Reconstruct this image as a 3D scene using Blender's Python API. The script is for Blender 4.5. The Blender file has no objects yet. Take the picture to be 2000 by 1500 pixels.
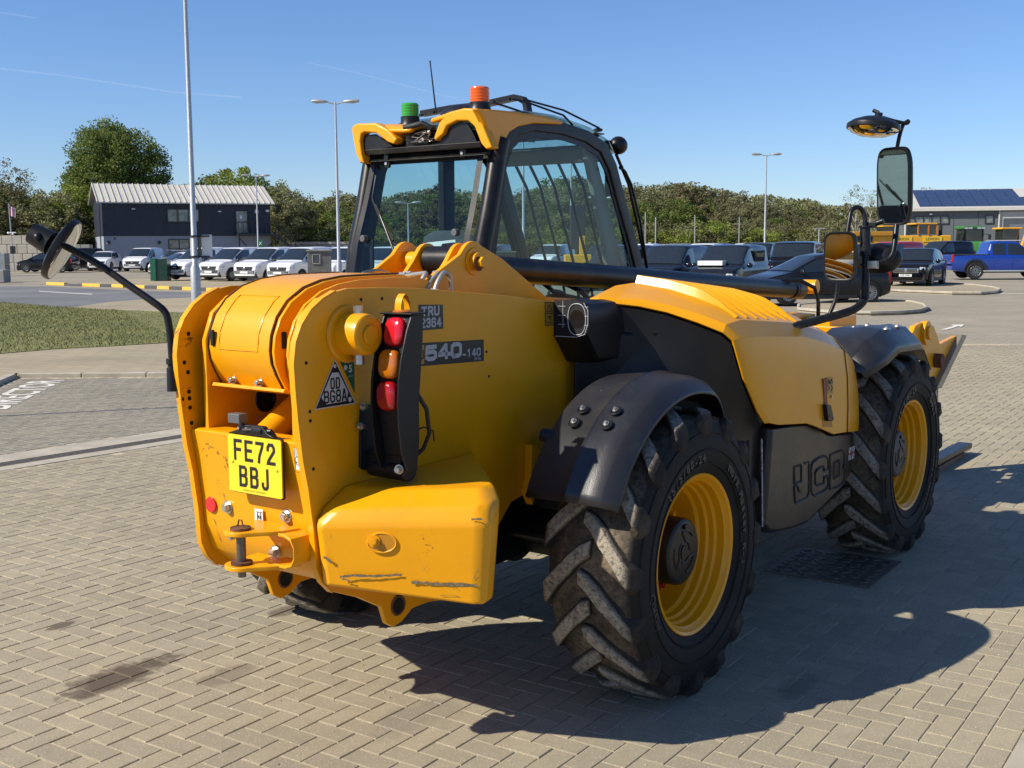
import bpy, math, random
import numpy as np
from mathutils import Vector, Matrix, Euler
random.seed(7); np.random.seed(7)
R_ = math.radians
scene = bpy.context.scene
COL = scene.collection

# ------------------------------------------------------------------ camera, sky, sun, exposure
cam_data = bpy.data.cameras.new('camera')
cam = bpy.data.objects.new('camera', cam_data); COL.objects.link(cam)
CAM_H, PITCH, ROLL, FPX = 1.84, R_(6.8), R_(-0.3), 2265.0
fw = np.array([0, math.cos(PITCH), -math.sin(PITCH)]); up0 = np.array([0, math.sin(PITCH), math.cos(PITCH)]); rt0 = np.array([1.0, 0, 0])
rt = math.cos(ROLL) * rt0 + math.sin(ROLL) * up0
up = -math.sin(ROLL) * rt0 + math.cos(ROLL) * up0
cam.matrix_world = Matrix(((rt[0], up[0], -fw[0], 0), (rt[1], up[1], -fw[1], 0), (rt[2], up[2], -fw[2], CAM_H), (0, 0, 0, 1)))
cam_data.sensor_width = 36.0; cam_data.lens = 36.0 * FPX / 2000.0
cam_data.clip_start = 0.05; cam_data.clip_end = 3000
scene.camera = cam

SUN_AZ, SUN_EL = 70.0, 39.0          # heading the light travels to (clockwise from +Y), elevation
world = bpy.data.worlds.new('World'); scene.world = world; world.use_nodes = True
wn = world.node_tree.nodes; wl = world.node_tree.links
bg = wn['Background']; sky = wn.new('ShaderNodeTexSky'); sky.sky_type = 'NISHITA'; sky.sun_disc = False
sky.sun_elevation = R_(SUN_EL); sky.sun_rotation = R_(SUN_AZ + 180.0)
sky.altitude = 0; sky.air_density = 1.0; sky.dust_density = 0.0; sky.ozone_density = 6.0
tint = wn.new('ShaderNodeMix'); tint.data_type = 'RGBA'; tint.blend_type = 'MULTIPLY'; tint.inputs['Factor'].default_value = 1.0; tint.inputs[7].default_value = (0.91, 0.98, 1.16, 1)
wl.new(sky.outputs['Color'], tint.inputs[6]); wl.new(tint.outputs[2], bg.inputs['Color']); bg.inputs['Strength'].default_value = 0.088
sun_d = bpy.data.lights.new('sun', 'SUN'); sun_d.energy = 5.0; sun_d.angle = R_(0.55); sun_d.color = (1.0, 0.92, 0.79)
sun = bpy.data.objects.new('sun', sun_d); COL.objects.link(sun)
_az, _el = R_(SUN_AZ), R_(SUN_EL)
sdir = Vector((math.sin(_az) * math.cos(_el), math.cos(_az) * math.cos(_el), -math.sin(_el)))
sun.rotation_euler = sdir.to_track_quat('-Z', 'Y').to_euler()
sun.location = (-20, -20, 30)
scene.view_settings.view_transform = 'Standard'; scene.view_settings.look = 'None'
scene.view_settings.exposure = 0.42; scene.view_settings.gamma = 1.0; scene.view_settings.use_curve_mapping = False
try:
    scene.cycles.max_bounces = 8; scene.cycles.transparent_max_bounces = 24; scene.cycles.caustics_reflective = False
except Exception:
    pass

# ------------------------------------------------------------------ helpers
def ground_pt(px, py, z=0.0):
    """where the sight line of a measured point of the photograph meets the level z"""
    ray = fw + rt * (px - 1000) / FPX + up * (750 - py) / FPX
    t = (z - CAM_H) / ray[2]
    return np.array([ray[0] * t, ray[1] * t, z])
HEAD = R_(36.3)                        # heading of the telehandler
MD = np.array([math.sin(HEAD), math.cos(HEAD), 0.0]); MR = np.array([math.cos(HEAD), -math.sin(HEAD), 0.0])
MO = np.array([0.7445, 4.633, 0]) - MR * 1.105
def A(px, py, **k):
    """measured point of the photograph on a plane X=, Y= or Z= of the telehandler's own frame"""
    ray = fw + rt * (px - 1000) / FPX + up * (750 - py) / FPX
    o = np.array([-MO @ MR, -MO @ MD, CAM_H]); rd = np.array([ray @ MR, ray @ MD, ray[2]])
    ax, v = list(k.items())[0]; i = 'XYZ'.index(ax)
    return o + rd * ((v - o[i]) / rd[i])

class M:
    def __init__(s): s.v = []; s.f = []
    def add(s, vs, fs, mat=None):
        n = len(s.v)
        for p in vs:
            p = Vector(p)
            s.v.append(tuple(mat @ p) if mat is not None else tuple(p))
        s.f += [tuple(i + n for i in f) for f in fs]
        return s
    def box(s, c, d, rot=None):
        x, y, z = [k / 2 for k in d]
        vs = [(-x, -y, -z), (x, -y, -z), (x, y, -z), (-x, y, -z), (-x, -y, z), (x, -y, z), (x, y, z), (-x, y, z)]
        m = Matrix.Translation(c)
        if rot is not None: m = m @ Euler(rot).to_matrix().to_4x4()
        return s.add(vs, [(0, 3, 2, 1), (4, 5, 6, 7), (0, 1, 5, 4), (1, 2, 6, 5), (2, 3, 7, 6), (3, 0, 4, 7)], m)
    def hull8(s, b, t):
        """b, t: rings of n points (bottom, top)"""
        n = len(b)
        return s.add(list(b) + list(t), [tuple(range(n - 1, -1, -1)), tuple(range(n, 2 * n))] + [(i, (i + 1) % n, n + (i + 1) % n, n + i) for i in range(n)])
    def prism(s, poly, axis, a, b):
        """poly: 2D list; axis 'X': (y,z), 'Y': (x,z), 'Z': (x,y)"""
        def P(u, w, k): return {'X': (k, u, w), 'Y': (u, k, w), 'Z': (u, w, k)}[axis]
        return s.hull8([P(u, w, a) for u, w in poly], [P(u, w, b) for u, w in poly])
    def rings(s, rs, closed=True, caps=True):
        n = len(rs[0]); vs = [p for r in rs for p in r]; fs = []
        for k in range(len(rs) - 1):
            for i in range(n if closed else n - 1):
                j = (i + 1) % n; fs.append((k * n + i, k * n + j, (k + 1) * n + j, (k + 1) * n + i))
        if caps and closed: fs += [tuple(range(n - 1, -1, -1)), tuple(range((len(rs) - 1) * n, len(rs) * n))]
        return s.add(vs, fs)
    def cyl(s, p0, p1, r0, r1=None, n=16, caps=True):
        if r1 is None: r1 = r0
        p0, p1 = Vector(p0), Vector(p1); d = (p1 - p0).normalized()
        a = d.orthogonal().normalized(); b = d.cross(a)
        rr = [[tuple(p + (a * math.cos(2 * math.pi * i / n) + b * math.sin(2 * math.pi * i / n)) * r) for i in range(n)] for p, r in ((p0, r0), (p1, r1))]
        return s.rings(rr, True, caps)
    def tube(s, pts, r, n=10, closed=False):
        pts = [Vector(p) for p in pts]; m = len(pts); rs = []
        rad = r if isinstance(r, (list, tuple)) else [r] * m
        d = (pts[1] - pts[0]).normalized(); a = d.orthogonal().normalized()
        for k in range(m):
            if closed: t = (pts[(k + 1) % m] - pts[k - 1]).normalized()
            else: t = (pts[min(k + 1, m - 1)] - pts[max(k - 1, 0)]).normalized()
            a = (a - t * a.dot(t)).normalized(); b = t.cross(a)
            rs.append([tuple(pts[k] + (a * math.cos(2 * math.pi * i / n) + b * math.sin(2 * math.pi * i / n)) * rad[k]) for i in range(n)])
        if closed: rs.append(rs[0])
        return s.rings(rs, True, not closed)
    def lathe(s, prof, axis='X', c=(0, 0, 0), n=48, caps=False, a0=0.0, a1=2 * math.pi):
        """prof: (pos along axis, radius)"""
        full = abs(a1 - a0 - 2 * math.pi) < 1e-6; m = n if full else n + 1; rs = []
        for h, r in prof:
            ring = []
            for i in range(m):
                t = a0 + (a1 - a0) * i / n; u, w = math.cos(t) * r, math.sin(t) * r
                p = {'X': (h, u, w), 'Y': (u, h, w), 'Z': (u, w, h)}[axis]
                ring.append((p[0] + c[0], p[1] + c[1], p[2] + c[2]))
            rs.append(ring)
        return s.rings(rs, full, caps)
    def sphere(s, c, r, n=12, sc=(1, 1, 1), half=False):
        prof = []; m = n // 2
        for k in range(m + 1):
            t = (math.pi / 2 if half else math.pi) * k / m
            prof.append((math.cos(t), max(math.sin(t), 1e-4)))
        rs = [[(c[0] + r * sc[0] * rr * math.cos(2 * math.pi * i / n), c[1] + r * sc[1] * rr * math.sin(2 * math.pi * i / n), c[2] + r * sc[2] * h) for i in range(n)] for h, rr in prof]
        return s.rings(rs)
    def xf(s, mat):
        s.v = [tuple(mat @ Vector(p)) for p in s.v]; return s
    def mesh(s, name):
        me = bpy.data.meshes.new(name); me.from_pydata(s.v, [], s.f); me.update()
        return me

def fix_normals(me):
    import bmesh
    bm = bmesh.new(); bm.from_mesh(me); bmesh.ops.recalc_face_normals(bm, faces=bm.faces); bm.to_mesh(me); bm.free()

def obj(name, mb, mat, parent=None, bevel=0, seg=2, angle=32, sub=0, smooth=True, fix=True):
    me = mb.mesh(name) if isinstance(mb, M) else mb
    if fix and isinstance(mb, M): fix_normals(me)
    if mat is not None and not len(me.materials): me.materials.append(mat)
    o = bpy.data.objects.new(name, me); COL.objects.link(o)
    if parent is not None: o.parent = parent
    if smooth:
        me.shade_smooth()
        if not sub and not bevel: me.set_sharp_from_angle(angle=R_(angle))
    if bevel:
        b = o.modifiers.new('bevel', 'BEVEL'); b.width = bevel; b.segments = seg; b.limit_method = 'ANGLE'; b.angle_limit = R_(angle); b.harden_normals = False
        w = o.modifiers.new('wn', 'WEIGHTED_NORMAL'); w.keep_sharp = True
    if sub:
        m = o.modifiers.new('sub', 'SUBSURF'); m.levels = sub; m.render_levels = sub
    return o

def empty(name, loc=(0, 0, 0), rz=0, parent=None):
    o = bpy.data.objects.new(name, None); COL.objects.link(o); o.location = loc; o.rotation_euler = (0, 0, rz); o.empty_display_size = 0.2
    if parent is not None: o.parent = parent
    return o
def tag(o, label=None, cat=None, group=None, kind=None):
    if label: o['label'] = label
    if cat: o['category'] = cat
    if group: o['group'] = group
    if kind: o['kind'] = kind
    return o
def copy_tree(o, parent=None):
    c = o.copy(); COL.objects.link(c)
    if parent is not None: c.parent = parent
    for ch in list(o.children): copy_tree(ch, c)
    return c

def text(name, body, size, mat, parent, matrix, sx=1.0, bold=0.0, shear=0.0, depth=0.0, align='CENTER', spacing=1.0):
    cu = bpy.data.curves.new(name, 'FONT'); cu.body = body; cu.size = size; cu.offset = bold; cu.shear = shear; cu.extrude = depth
    cu.align_x = align; cu.align_y = 'CENTER'; cu.space_character = spacing; cu.resolution_u = 3
    t = bpy.data.objects.new(name, cu); COL.objects.link(t)
    dg = bpy.context.evaluated_depsgraph_get(); dg.update()
    me = bpy.data.meshes.new_from_object(t.evaluated_get(dg))
    bpy.data.objects.remove(t); me.name = name
    me.transform(matrix @ Matrix.Diagonal((sx, 1, 1, 1)))
    me.materials.clear(); me.materials.append(mat)
    o = bpy.data.objects.new(name, me); COL.objects.link(o)
    if parent is not None: o.parent = parent
    return o
def frame(origin, xdir, ydir):
    x = Vector(xdir).normalized(); y = Vector(ydir); y = (y - x * y.dot(x)).normalized(); z = x.cross(y)
    m = Matrix((x, y, z)).transposed().to_4x4(); m.translation = Vector(origin)
    return m

# ------------------------------------------------------------------ materials
def nt(name):
    m = bpy.data.materials.new(name); m.use_nodes = True
    return m, m.node_tree.nodes, m.node_tree.links, m.node_tree.nodes['Principled BSDF']
def noise(N, L, scale, detail=4, rough=0.55, coord='Object', vec=None, dist=0.0):
    n = N.new('ShaderNodeTexNoise'); n.inputs['Scale'].default_value = scale; n.inputs['Detail'].default_value = detail
    n.inputs['Roughness'].default_value = rough; n.inputs['Distortion'].default_value = dist
    if vec is None:
        tc = N.new('ShaderNodeTexCoord'); vec = tc.outputs[coord]
    L.new(vec, n.inputs['Vector']); return n.outputs['Fac']
def ramp(N, L, fac, stops):
    r = N.new('ShaderNodeValToRGB'); el = r.color_ramp.elements
    while len(el) < len(stops): el.new(0.5)
    for e, (p, c) in zip(el, stops):
        e.position = p; e.color = tuple(c) + (1,) if len(c) == 3 else c
    L.new(fac, r.inputs['Fac']); return r.outputs['Color']
def mixc(N, L, fac, a, b, mode='MIX'):
    m = N.new('ShaderNodeMix'); m.data_type = 'RGBA'; m.blend_type = mode
    for sock, v in ((m.inputs['Factor'], fac), (m.inputs[6], a), (m.inputs[7], b)):
        if hasattr(v, 'links') or isinstance(v, bpy.types.NodeSocket): L.new(v, sock)
        else: sock.default_value = v if isinstance(v, (int, float)) else (tuple(v) + (1,) if len(v) == 3 else v)
    return m.outputs[2]
def bump(N, L, P, h, strength=0.2, dist=0.01):
    b = N.new('ShaderNodeBump'); b.inputs['Strength'].default_value = strength; b.inputs['Distance'].default_value = dist
    L.new(h, b.inputs['Height']); L.new(b.outputs['Normal'], P.inputs['Normal'])
def mat(name, col, rough=0.5, metal=0.0, var=0.12, scale=6.0, coat=0.0, bmp=0.0, bscale=60.0, spec=0.5, dirt=None, dirt_amt=0.0, dirt_scale=5.0):
    m, N, L, P = nt(name)
    f = noise(N, L, scale)
    lo = tuple(c * (1 - var) for c in col); hi = tuple(min(1, c * (1 + var)) for c in col)
    c = ramp(N, L, f, [(0.3, lo), (0.7, hi)])
    if dirt is not None:
        d = noise(N, L, dirt_scale, 8, 0.65)
        dm = ramp(N, L, d, [(0.5, (0, 0, 0)), (0.75, (dirt_amt,) * 3)])
        c = mixc(N, L, dm, c, dirt)
    L.new(c, P.inputs['Base Color'])
    P.inputs['Metallic'].default_value = metal; P.inputs['Specular IOR Level'].default_value = spec
    if coat: P.inputs['Coat Weight'].default_value = coat; P.inputs['Coat Roughness'].default_value = 0.08
    r = noise(N, L, scale * 2.3, 5)
    mr = N.new('ShaderNodeMapRange'); mr.inputs['To Min'].default_value = max(0.02, rough * 0.8); mr.inputs['To Max'].default_value = min(1, rough * 1.2)
    L.new(r, mr.inputs['Value']); L.new(mr.outputs[0], P.inputs['Roughness'])
    if bmp: bump(N, L, P, noise(N, L, bscale, 3), bmp, 0.004)
    return m
def yellow_paint(name, wear=0.0):
    m, N, L, P = nt(name)
    f = noise(N, L, 2.2, 5, 0.6)
    c = ramp(N, L, f, [(0.25, (0.74, 0.315, 0.002)), (0.75, (0.82, 0.36, 0.003))])
    # fine dirt film
    d = noise(N, L, 7, 9, 0.7)
    c = mixc(N, L, ramp(N, L, d, [(0.52, (0, 0, 0)), (0.8, (0.22,) * 3)]), c, (0.40, 0.20, 0.03))
    # hairline scratches: stretched noise
    tc = N.new('ShaderNodeTexCoord'); mp = N.new('ShaderNodeMapping'); mp.inputs['Scale'].default_value = (3, 3, 60); mp.inputs['Rotation'].default_value = (0.5, 0.3, 0.2)
    L.new(tc.outputs['Object'], mp.inputs['Vector'])
    s = noise(N, L, 3.0, 6, 0.7, vec=mp.outputs[0])
    c = mixc(N, L, ramp(N, L, s, [(0.66, (0, 0, 0)), (0.72, (0.25 + 0.4 * wear,) * 3)]), c, (0.80, 0.46, 0.10))
    if wear:
        w = noise(N, L, 4.5, 9, 0.72, dist=0.6)
        wm = ramp(N, L, w, [(0.635, (0, 0, 0)), (0.65, (wear,) * 3)])
        c = mixc(N, L, wm, c, (0.13, 0.055, 0.02))
    L.new(c, P.inputs['Base Color']); P.inputs['Roughness'].default_value = 0.34
    P.inputs['Coat Weight'].default_value = 0.15; P.inputs['Coat Roughness'].default_value = 0.12; P.inputs['Specular IOR Level'].default_value = 0.35
    bump(N, L, P, noise(N, L, 40, 2), 0.035, 0.01)
    return m
def glass(name, tint=(0.70, 0.86, 0.88), refl=0.8):
    m, N, L, P = nt(name); N.remove(P)
    out = [n for n in N if n.type == 'OUTPUT_MATERIAL'][0]
    tr = N.new('ShaderNodeBsdfTransparent'); tr.inputs['Color'].default_value = tuple(tint) + (1,)
    gl = N.new('ShaderNodeBsdfGlossy'); gl.inputs['Roughness'].default_value = 0.02; gl.inputs['Color'].default_value = (refl, refl, refl, 1)
    lw = N.new('ShaderNodeLayerWeight'); lw.inputs['Blend'].default_value = 0.5
    pw = N.new('ShaderNodeMath'); pw.operation = 'POWER'; L.new(lw.outputs['Facing'], pw.inputs[0]); pw.inputs[1].default_value = 5.0
    fr = N.new('ShaderNodeMath'); fr.operation = 'MULTIPLY_ADD'; L.new(pw.outputs[0], fr.inputs[0]); fr.inputs[1].default_value = 0.9; fr.inputs[2].default_value = 0.03
    mx = N.new('ShaderNodeMixShader'); L.new(fr.outputs[0], mx.inputs[0]); L.new(tr.outputs[0], mx.inputs[1]); L.new(gl.outputs[0], mx.inputs[2]); L.new(mx.outputs[0], out.inputs['Surface'])
    return m
def lens(name, col):
    m, N, L, P = nt(name); P.inputs['Base Color'].default_value = tuple(col) + (1,); P.inputs['Roughness'].default_value = 0.12
    P.inputs['Coat Weight'].default_value = 0.5; P.inputs['Transmission Weight'].default_value = 0.25
    tc = N.new('ShaderNodeTexCoord'); v = N.new('ShaderNodeTexVoronoi'); v.inputs['Scale'].default_value = 220; L.new(tc.outputs['Object'], v.inputs['Vector'])
    bump(N, L, P, v.outputs['Distance'], 0.12, 0.002)
    return m
YEL = yellow_paint('machine_yellow'); YELW = yellow_paint('machine_yellow_worn', 0.85)
BLKM = mat('black_metal', (0.008, 0.008, 0.0085), 0.36, spec=0.3, bmp=0.05, dirt=(0.09, 0.075, 0.055), dirt_amt=0.35)
BLKP = mat('black_plastic', (0.010, 0.010, 0.0115), 0.38, spec=0.32, bmp=0.10, bscale=180, dirt=(0.09, 0.08, 0.07), dirt_amt=0.14, dirt_scale=3)
BLKT = mat('tank_plastic', (0.012, 0.0115, 0.011), 0.33, spec=0.4, bmp=0.08, bscale=14, dirt=(0.10, 0.055, 0.03), dirt_amt=0.75, dirt_scale=3.2)
BLKG = mat('black_gloss', (0.008, 0.008, 0.009), 0.15, coat=0.5)
BLK = mat('matt_black', (0.006, 0.006, 0.006), 0.8)
RUB = mat('rubber_plain', (0.009, 0.009, 0.009), 0.62, spec=0.25, bmp=0.12, bscale=90, dirt=(0.10, 0.085, 0.065), dirt_amt=0.45, dirt_scale=6)
RUBS = mat('rubber_seal', (0.01, 0.01, 0.01), 0.6)
STEEL = mat('zinc_steel', (0.55, 0.53, 0.48), 0.35, metal=0.9, dirt=(0.30, 0.20, 0.10), dirt_amt=0.4, dirt_scale=30)
GALV = mat('galvanised', (0.45, 0.46, 0.46), 0.45, metal=0.5, var=0.2, scale=20)
RUST = mat('rust', (0.12, 0.05, 0.022), 0.85, var=0.5, scale=25, bmp=0.4, bscale=50)
WHITE = mat('white_print', (0.75, 0.75, 0.73), 0.4, var=0.03)
GREYP = mat('grey_print', (0.42, 0.42, 0.42), 0.4, var=0.04)
BLACKP = mat('black_print', (0.012, 0.012, 0.013), 0.35, var=0.05)
PLATEY = mat('plate_yellow', (0.86, 0.62, 0.02), 0.22, var=0.03, coat=0.4)
GLASS = glass('cab_glass'); GLASS_D = glass('cab_glass_side', (0.66, 0.80, 0.80))
RED = lens('red_lens', (0.45, 0.006, 0.012)); REDL = lens('red_reflector', (0.75, 0.01, 0.02)); AMB = lens('amber_lens', (0.62, 0.17, 0.004)); ORA = lens('orange_beacon', (0.85, 0.14, 0.01)); GRN = lens('green_beacon', (0.05, 0.42, 0.05))
def mirror_mat():
    m, N, L, P = nt('mirror_glass'); P.inputs['Base Color'].default_value = (0.7, 0.72, 0.72, 1); P.inputs['Metallic'].default_value = 1; P.inputs['Roughness'].default_value = 0.02
    return m
MIRR = mirror_mat()
GREYI = mat('grey_trim', (0.14, 0.14, 0.13), 0.7)
# ================================================================== SETTING: ground
def wp(px, py, depth):
    ray = fw + rt * (px - 1000) / FPX + up * (750 - py) / FPX
    t = depth / ray[1]
    return np.array([ray[0] * t, ray[1] * t, CAM_H + ray[2] * t])
def gp(px, depth, py=600):
    p = wp(px, py, depth); return Vector((p[0], p[1], 0))

E1 = np.array([math.sin(R_(34.2)), math.cos(R_(34.2))]); E2 = np.array([math.cos(R_(34.2)), -math.sin(R_(34.2))])
BO = np.array([1.476, 3.907])          # a point on the edge between the herringbone field and the edge course

def block_mat(name, base, sand=False, tone=True, blue=0.0):
    m, N, L, P = nt(name)
    geo = N.new('ShaderNodeNewGeometry'); pos = geo.outputs['Position']
    big = noise(N, L, 0.55, 5, 0.6, vec=pos)
    c = ramp(N, L, big, [(0.3, tuple(k * 0.84 for k in base)), (0.7, tuple(k * 1.13 for k in base))])
    if tone:
        at = N.new('ShaderNodeAttribute'); at.attribute_name = 'tone'
        tr = ramp(N, L, at.outputs['Fac'], [(0.0, (0.90, 0.90, 0.91)), (0.5, (1, 1, 1)), (1.0, (1.07, 1.06, 1.03))])
        c = mixc(N, L, 1.0, c, tr, 'MULTIPLY')
    med = noise(N, L, 9, 7, 0.7, vec=pos)
    c = mixc(N, L, ramp(N, L, med, [(0.45, (0, 0, 0)), (0.78, (0.4,) * 3)]), c, tuple(k * 0.6 for k in base))
    fine = noise(N, L, 260, 2, 0.7, vec=pos)
    c = mixc(N, L, ramp(N, L, fine, [(0.34, (0.55,) * 3), (0.5, (0, 0, 0))]), c, tuple(k * 0.5 for k in base))
    v = N.new('ShaderNodeTexVoronoi'); v.inputs['Scale'].default_value = 95; L.new(pos, v.inputs['Vector'])
    c = mixc(N, L, ramp(N, L, v.outputs['Distance'], [(0.11, (0.9,) * 3), (0.2, (0, 0, 0))]), c, (0.66, 0.62, 0.50))
    # oil and rubber stains that lie on the blocks
    for (px, py, rx, ry, s, col) in ((235, 1320, 0.42, 0.16, 1.0, (0.07, 0.05, 0.035)), (120, 1222, 0.12, 0.05, 0.9, (0.08, 0.06, 0.045)), (560, 1192, 0.14, 0.08, 0.8, (0.09, 0.065, 0.05)), (810, 1400, 0.3, 0.2, 0.35, (0.12, 0.11, 0.11)), (440, 1320, 0.22, 0.12, 0.55, (0.10, 0.08, 0.06)), (1560, 1340, 0.25, 0.1, 0.5, (0.07, 0.07, 0.07))):
        g0 = ground_pt(px, py)
        mp = N.new('ShaderNodeMapping'); mp.vector_type = 'TEXTURE'; mp.inputs['Location'].default_value = (g0[0], g0[1], 0)
        mp.inputs['Rotation'].default_value = (0, 0, R_(58)); mp.inputs['Scale'].default_value = (rx, ry, 1)
        L.new(pos, mp.inputs['Vector'])
        ln = N.new('ShaderNodeVectorMath'); ln.operation = 'LENGTH'; L.new(mp.outputs[0], ln.inputs[0])
        ns = noise(N, L, 7, 6, 0.65, vec=pos)
        ma = N.new('ShaderNodeMath'); ma.operation = 'MULTIPLY_ADD'; L.new(ns, ma.inputs[0]); ma.inputs[1].default_value = 1.6; L.new(ln.outputs['Value'], ma.inputs[2])
        c = mixc(N, L, ramp(N, L, ma.outputs[0], [(0.78 + 0.6 * 0.55, (s * 0.85,) * 3), (min(1.0, 0.95 + 0.6 * 0.6), (0, 0, 0))]) if False else ramp(N, L, N_map(N, L, ma.outputs[0], 1.25, 1.72), [(0.0, (s * 0.85,) * 3), (0.35, (s * 0.6,) * 3), (0.7, (0, 0, 0))]), c, col)
    L.new(c, P.inputs['Base Color']); P.inputs['Roughness'].default_value = 0.88; P.inputs['Specular IOR Level'].default_value = 0.25
    bump(N, L, P, noise(N, L, 190, 4, 0.7, vec=pos), 0.35, 0.004)
    return m
def N_map(N, L, v, a, b):
    r = N.new('ShaderNodeMapRange'); r.inputs['From Min'].default_value = a; r.inputs['From Max'].default_value = b; L.new(v, r.inputs['Value']); return r.outputs[0]

def far_paving_mat(name, base, rot, joint=0.75, yscale=1.0):
    """paving too far away to tell its blocks apart one by one"""
    m, N, L, P = nt(name)
    geo = N.new('ShaderNodeNewGeometry'); pos = geo.outputs['Position']
    mp = N.new('ShaderNodeMapping'); mp.inputs['Rotation'].default_value = (0, 0, rot); L.new(pos, mp.inputs['Vector'])
    b = N.new('ShaderNodeTexBrick'); b.inputs['Scale'].default_value = 1.0; b.inputs['Brick Width'].default_value = 0.4; b.inputs['Row Height'].default_value = 0.2; b.inputs['Mortar Size'].default_value = 0.012
    b.inputs['Color1'].default_value = tuple(k * 0.93 for k in base) + (1,); b.inputs['Color2'].default_value = tuple(k * 1.07 for k in base) + (1,); b.inputs['Mortar'].default_value = tuple(k * joint for k in base) + (1,)
    L.new(mp.outputs[0], b.inputs['Vector'])
    big = noise(N, L, 0.25, 6, 0.65, vec=pos)
    c = mixc(N, L, 1.0, b.outputs['Color'], ramp(N, L, big, [(0.25, (0.80, 0.80, 0.80)), (0.75, (1.15, 1.14, 1.10))]), 'MULTIPLY')
    # long tyre tracks
    mp2 = N.new('ShaderNodeMapping'); mp2.inputs['Rotation'].default_value = (0, 0, 0.05); mp2.inputs['Scale'].default_value = (0.03, 0.5, 1); L.new(pos, mp2.inputs['Vector'])
    tr = noise(N, L, 1.0, 5, 0.6, vec=mp2.outputs[0])
    c = mixc(N, L, ramp(N, L, tr, [(0.5, (0, 0, 0)), (0.7, (0.3,) * 3)]), c, tuple(k * 0.6 for k in base))
    L.new(c, P.inputs['Base Color']); P.inputs['Roughness'].default_value = 0.9; P.inputs['Specular IOR Level'].default_value = 0.2
    return m

BASEC = (0.345, 0.302, 0.212)
PAVE = block_mat('paving_blocks', BASEC)
PAVEG = block_mat('paving_blocks_grey', (0.262, 0.238, 0.185))
PAVET = far_paving_mat('paving_tan_far', (0.36, 0.31, 0.215), R_(34))
PAVEF = far_paving_mat('paving_far', (0.30, 0.27, 0.21), R_(10))
SAND = mat('joint_sand', (0.46, 0.39, 0.26), 0.95, var=0.3, scale=12, dirt=(0.16, 0.13, 0.09), dirt_amt=0.7, dirt_scale=2)
CONC = mat('concrete', (0.40, 0.36, 0.28), 0.9, var=0.15, scale=3, bmp=0.2, bscale=120, dirt=(0.2, 0.17, 0.13), dirt_amt=0.4)
CONCG = mat('concrete_grey', (0.27, 0.265, 0.25), 0.9, var=0.15, scale=2, bmp=0.2, bscale=60)
ASPH = mat('asphalt', (0.19, 0.185, 0.17), 0.92, var=0.2, scale=0.4, dirt=(0.11, 0.11, 0.105), dirt_amt=0.5, dirt_scale=0.3)
ROADP = mat('road_asphalt', (0.15, 0.15, 0.148), 0.9, var=0.25, scale=0.25)
ROADW = mat('road_paint_white', (0.66, 0.63, 0.55), 0.7, var=0.12, scale=8)
KERBY = mat('kerb_yellow', (0.72, 0.44, 0.06), 0.7, var=0.1); KERBK = mat('kerb_black', (0.07, 0.07, 0.075), 0.7)
IRON = mat('cast_iron', (0.14, 0.12, 0.095), 0.6, metal=0.5, var=0.3, scale=20)

def sheet(name, pts, z, m, parent=None, kind='structure'):
    mb = M(); mb.add([(p[0], p[1], z) for p in pts], [tuple(range(len(pts)))])
    o = obj(name, mb, m, parent, smooth=False, fix=False)
    me = o.data
    if me.polygons[0].normal.z < 0: me.flip_normals()
    if kind: o['kind'] = kind
    return o
def gpx(pts, z=0): return [ground_pt(*p, z=z)[:2] for p in pts]

ground = sheet('ground', [(-900, -60), (900, -60), (900, 1500), (-900, 1500)], -0.05, ASPH)
yard = sheet('yard', [(-90, 24), (110, 24), (110, 135), (-90, 135)], -0.046, PAVEF)
yard2 = sheet('yard_apron', [(2, 8), (40, 8), (90, 60), (110, 135), (8, 135)], -0.042, far_paving_mat('apron_paving', (0.315, 0.28, 0.215), R_(34)))

# ------------------------------------------------------------------ herringbone paving
paving = empty('paving'); tag(paving, kind='structure')
def in_field(c):
    d = (c - BO) @ E2
    if d > 0.0: return None
    return True
# drain line that bounds the front field
D0 = ground_pt(0, 560 + 1385 / 3.947)[:2]; D1 = ground_pt(1390 / 3.947, 560 + 1166 / 3.947)[:2]
DD = (D1 - D0) / np.linalg.norm(D1 - D0); DN = np.array([-DD[1], DD[0]])   # normal pointing away from camera
K0 = ground_pt(32, 738)[:2]; K1 = ground_pt(327, 735.5)[:2]
KD = (K1 - K0) / np.linalg.norm(K1 - K0); KN = np.array([-KD[1], KD[0]])
L0 = ground_pt(0, 752)[:2]; LD = (K0 - L0) / np.linalg.norm(K0 - L0); LN = np.array([-LD[1], LD[0]])
def visible(c, m=0.0):
    return abs(c[0]) < (c[1]) * 0.46 + 0.5 and c[1] > 3.3
FARY = 21.0
cells_near = []; zoneA = []; zoneB = []
nmax = 230
for i in range(-150, 230):
    for j in range(-260, 4):
        d = (i - j) % 4
        if d == 0: rect = (i, j, 2, 1)
        elif d == 3: rect = (i, j, 1, 2)
        else: continue
        u0, v0, du, dv = rect[0] * 0.1, rect[1] * 0.1, rect[2] * 0.1, rect[3] * 0.1
        if v0 >= -1e-6: continue
        if v0 + dv > 1e-6: dv = -v0
        c = BO + E1 * (u0 + du / 2) + E2 * (v0 + dv / 2)
        if not visible(c) or c[1] > FARY: continue
        sd = (c - D0) @ DN
        if sd < -0.22: zoneA.append((c, u0, v0, du, dv))
        elif sd > 0.52:
            if (c - K0) @ KN < -0.12 and (c - L0) @ LN < -0.05: zoneB.append((c, u0, v0, du, dv))
zoneA.sort(key=lambda t: float(np.hypot(*t[0])))
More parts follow.
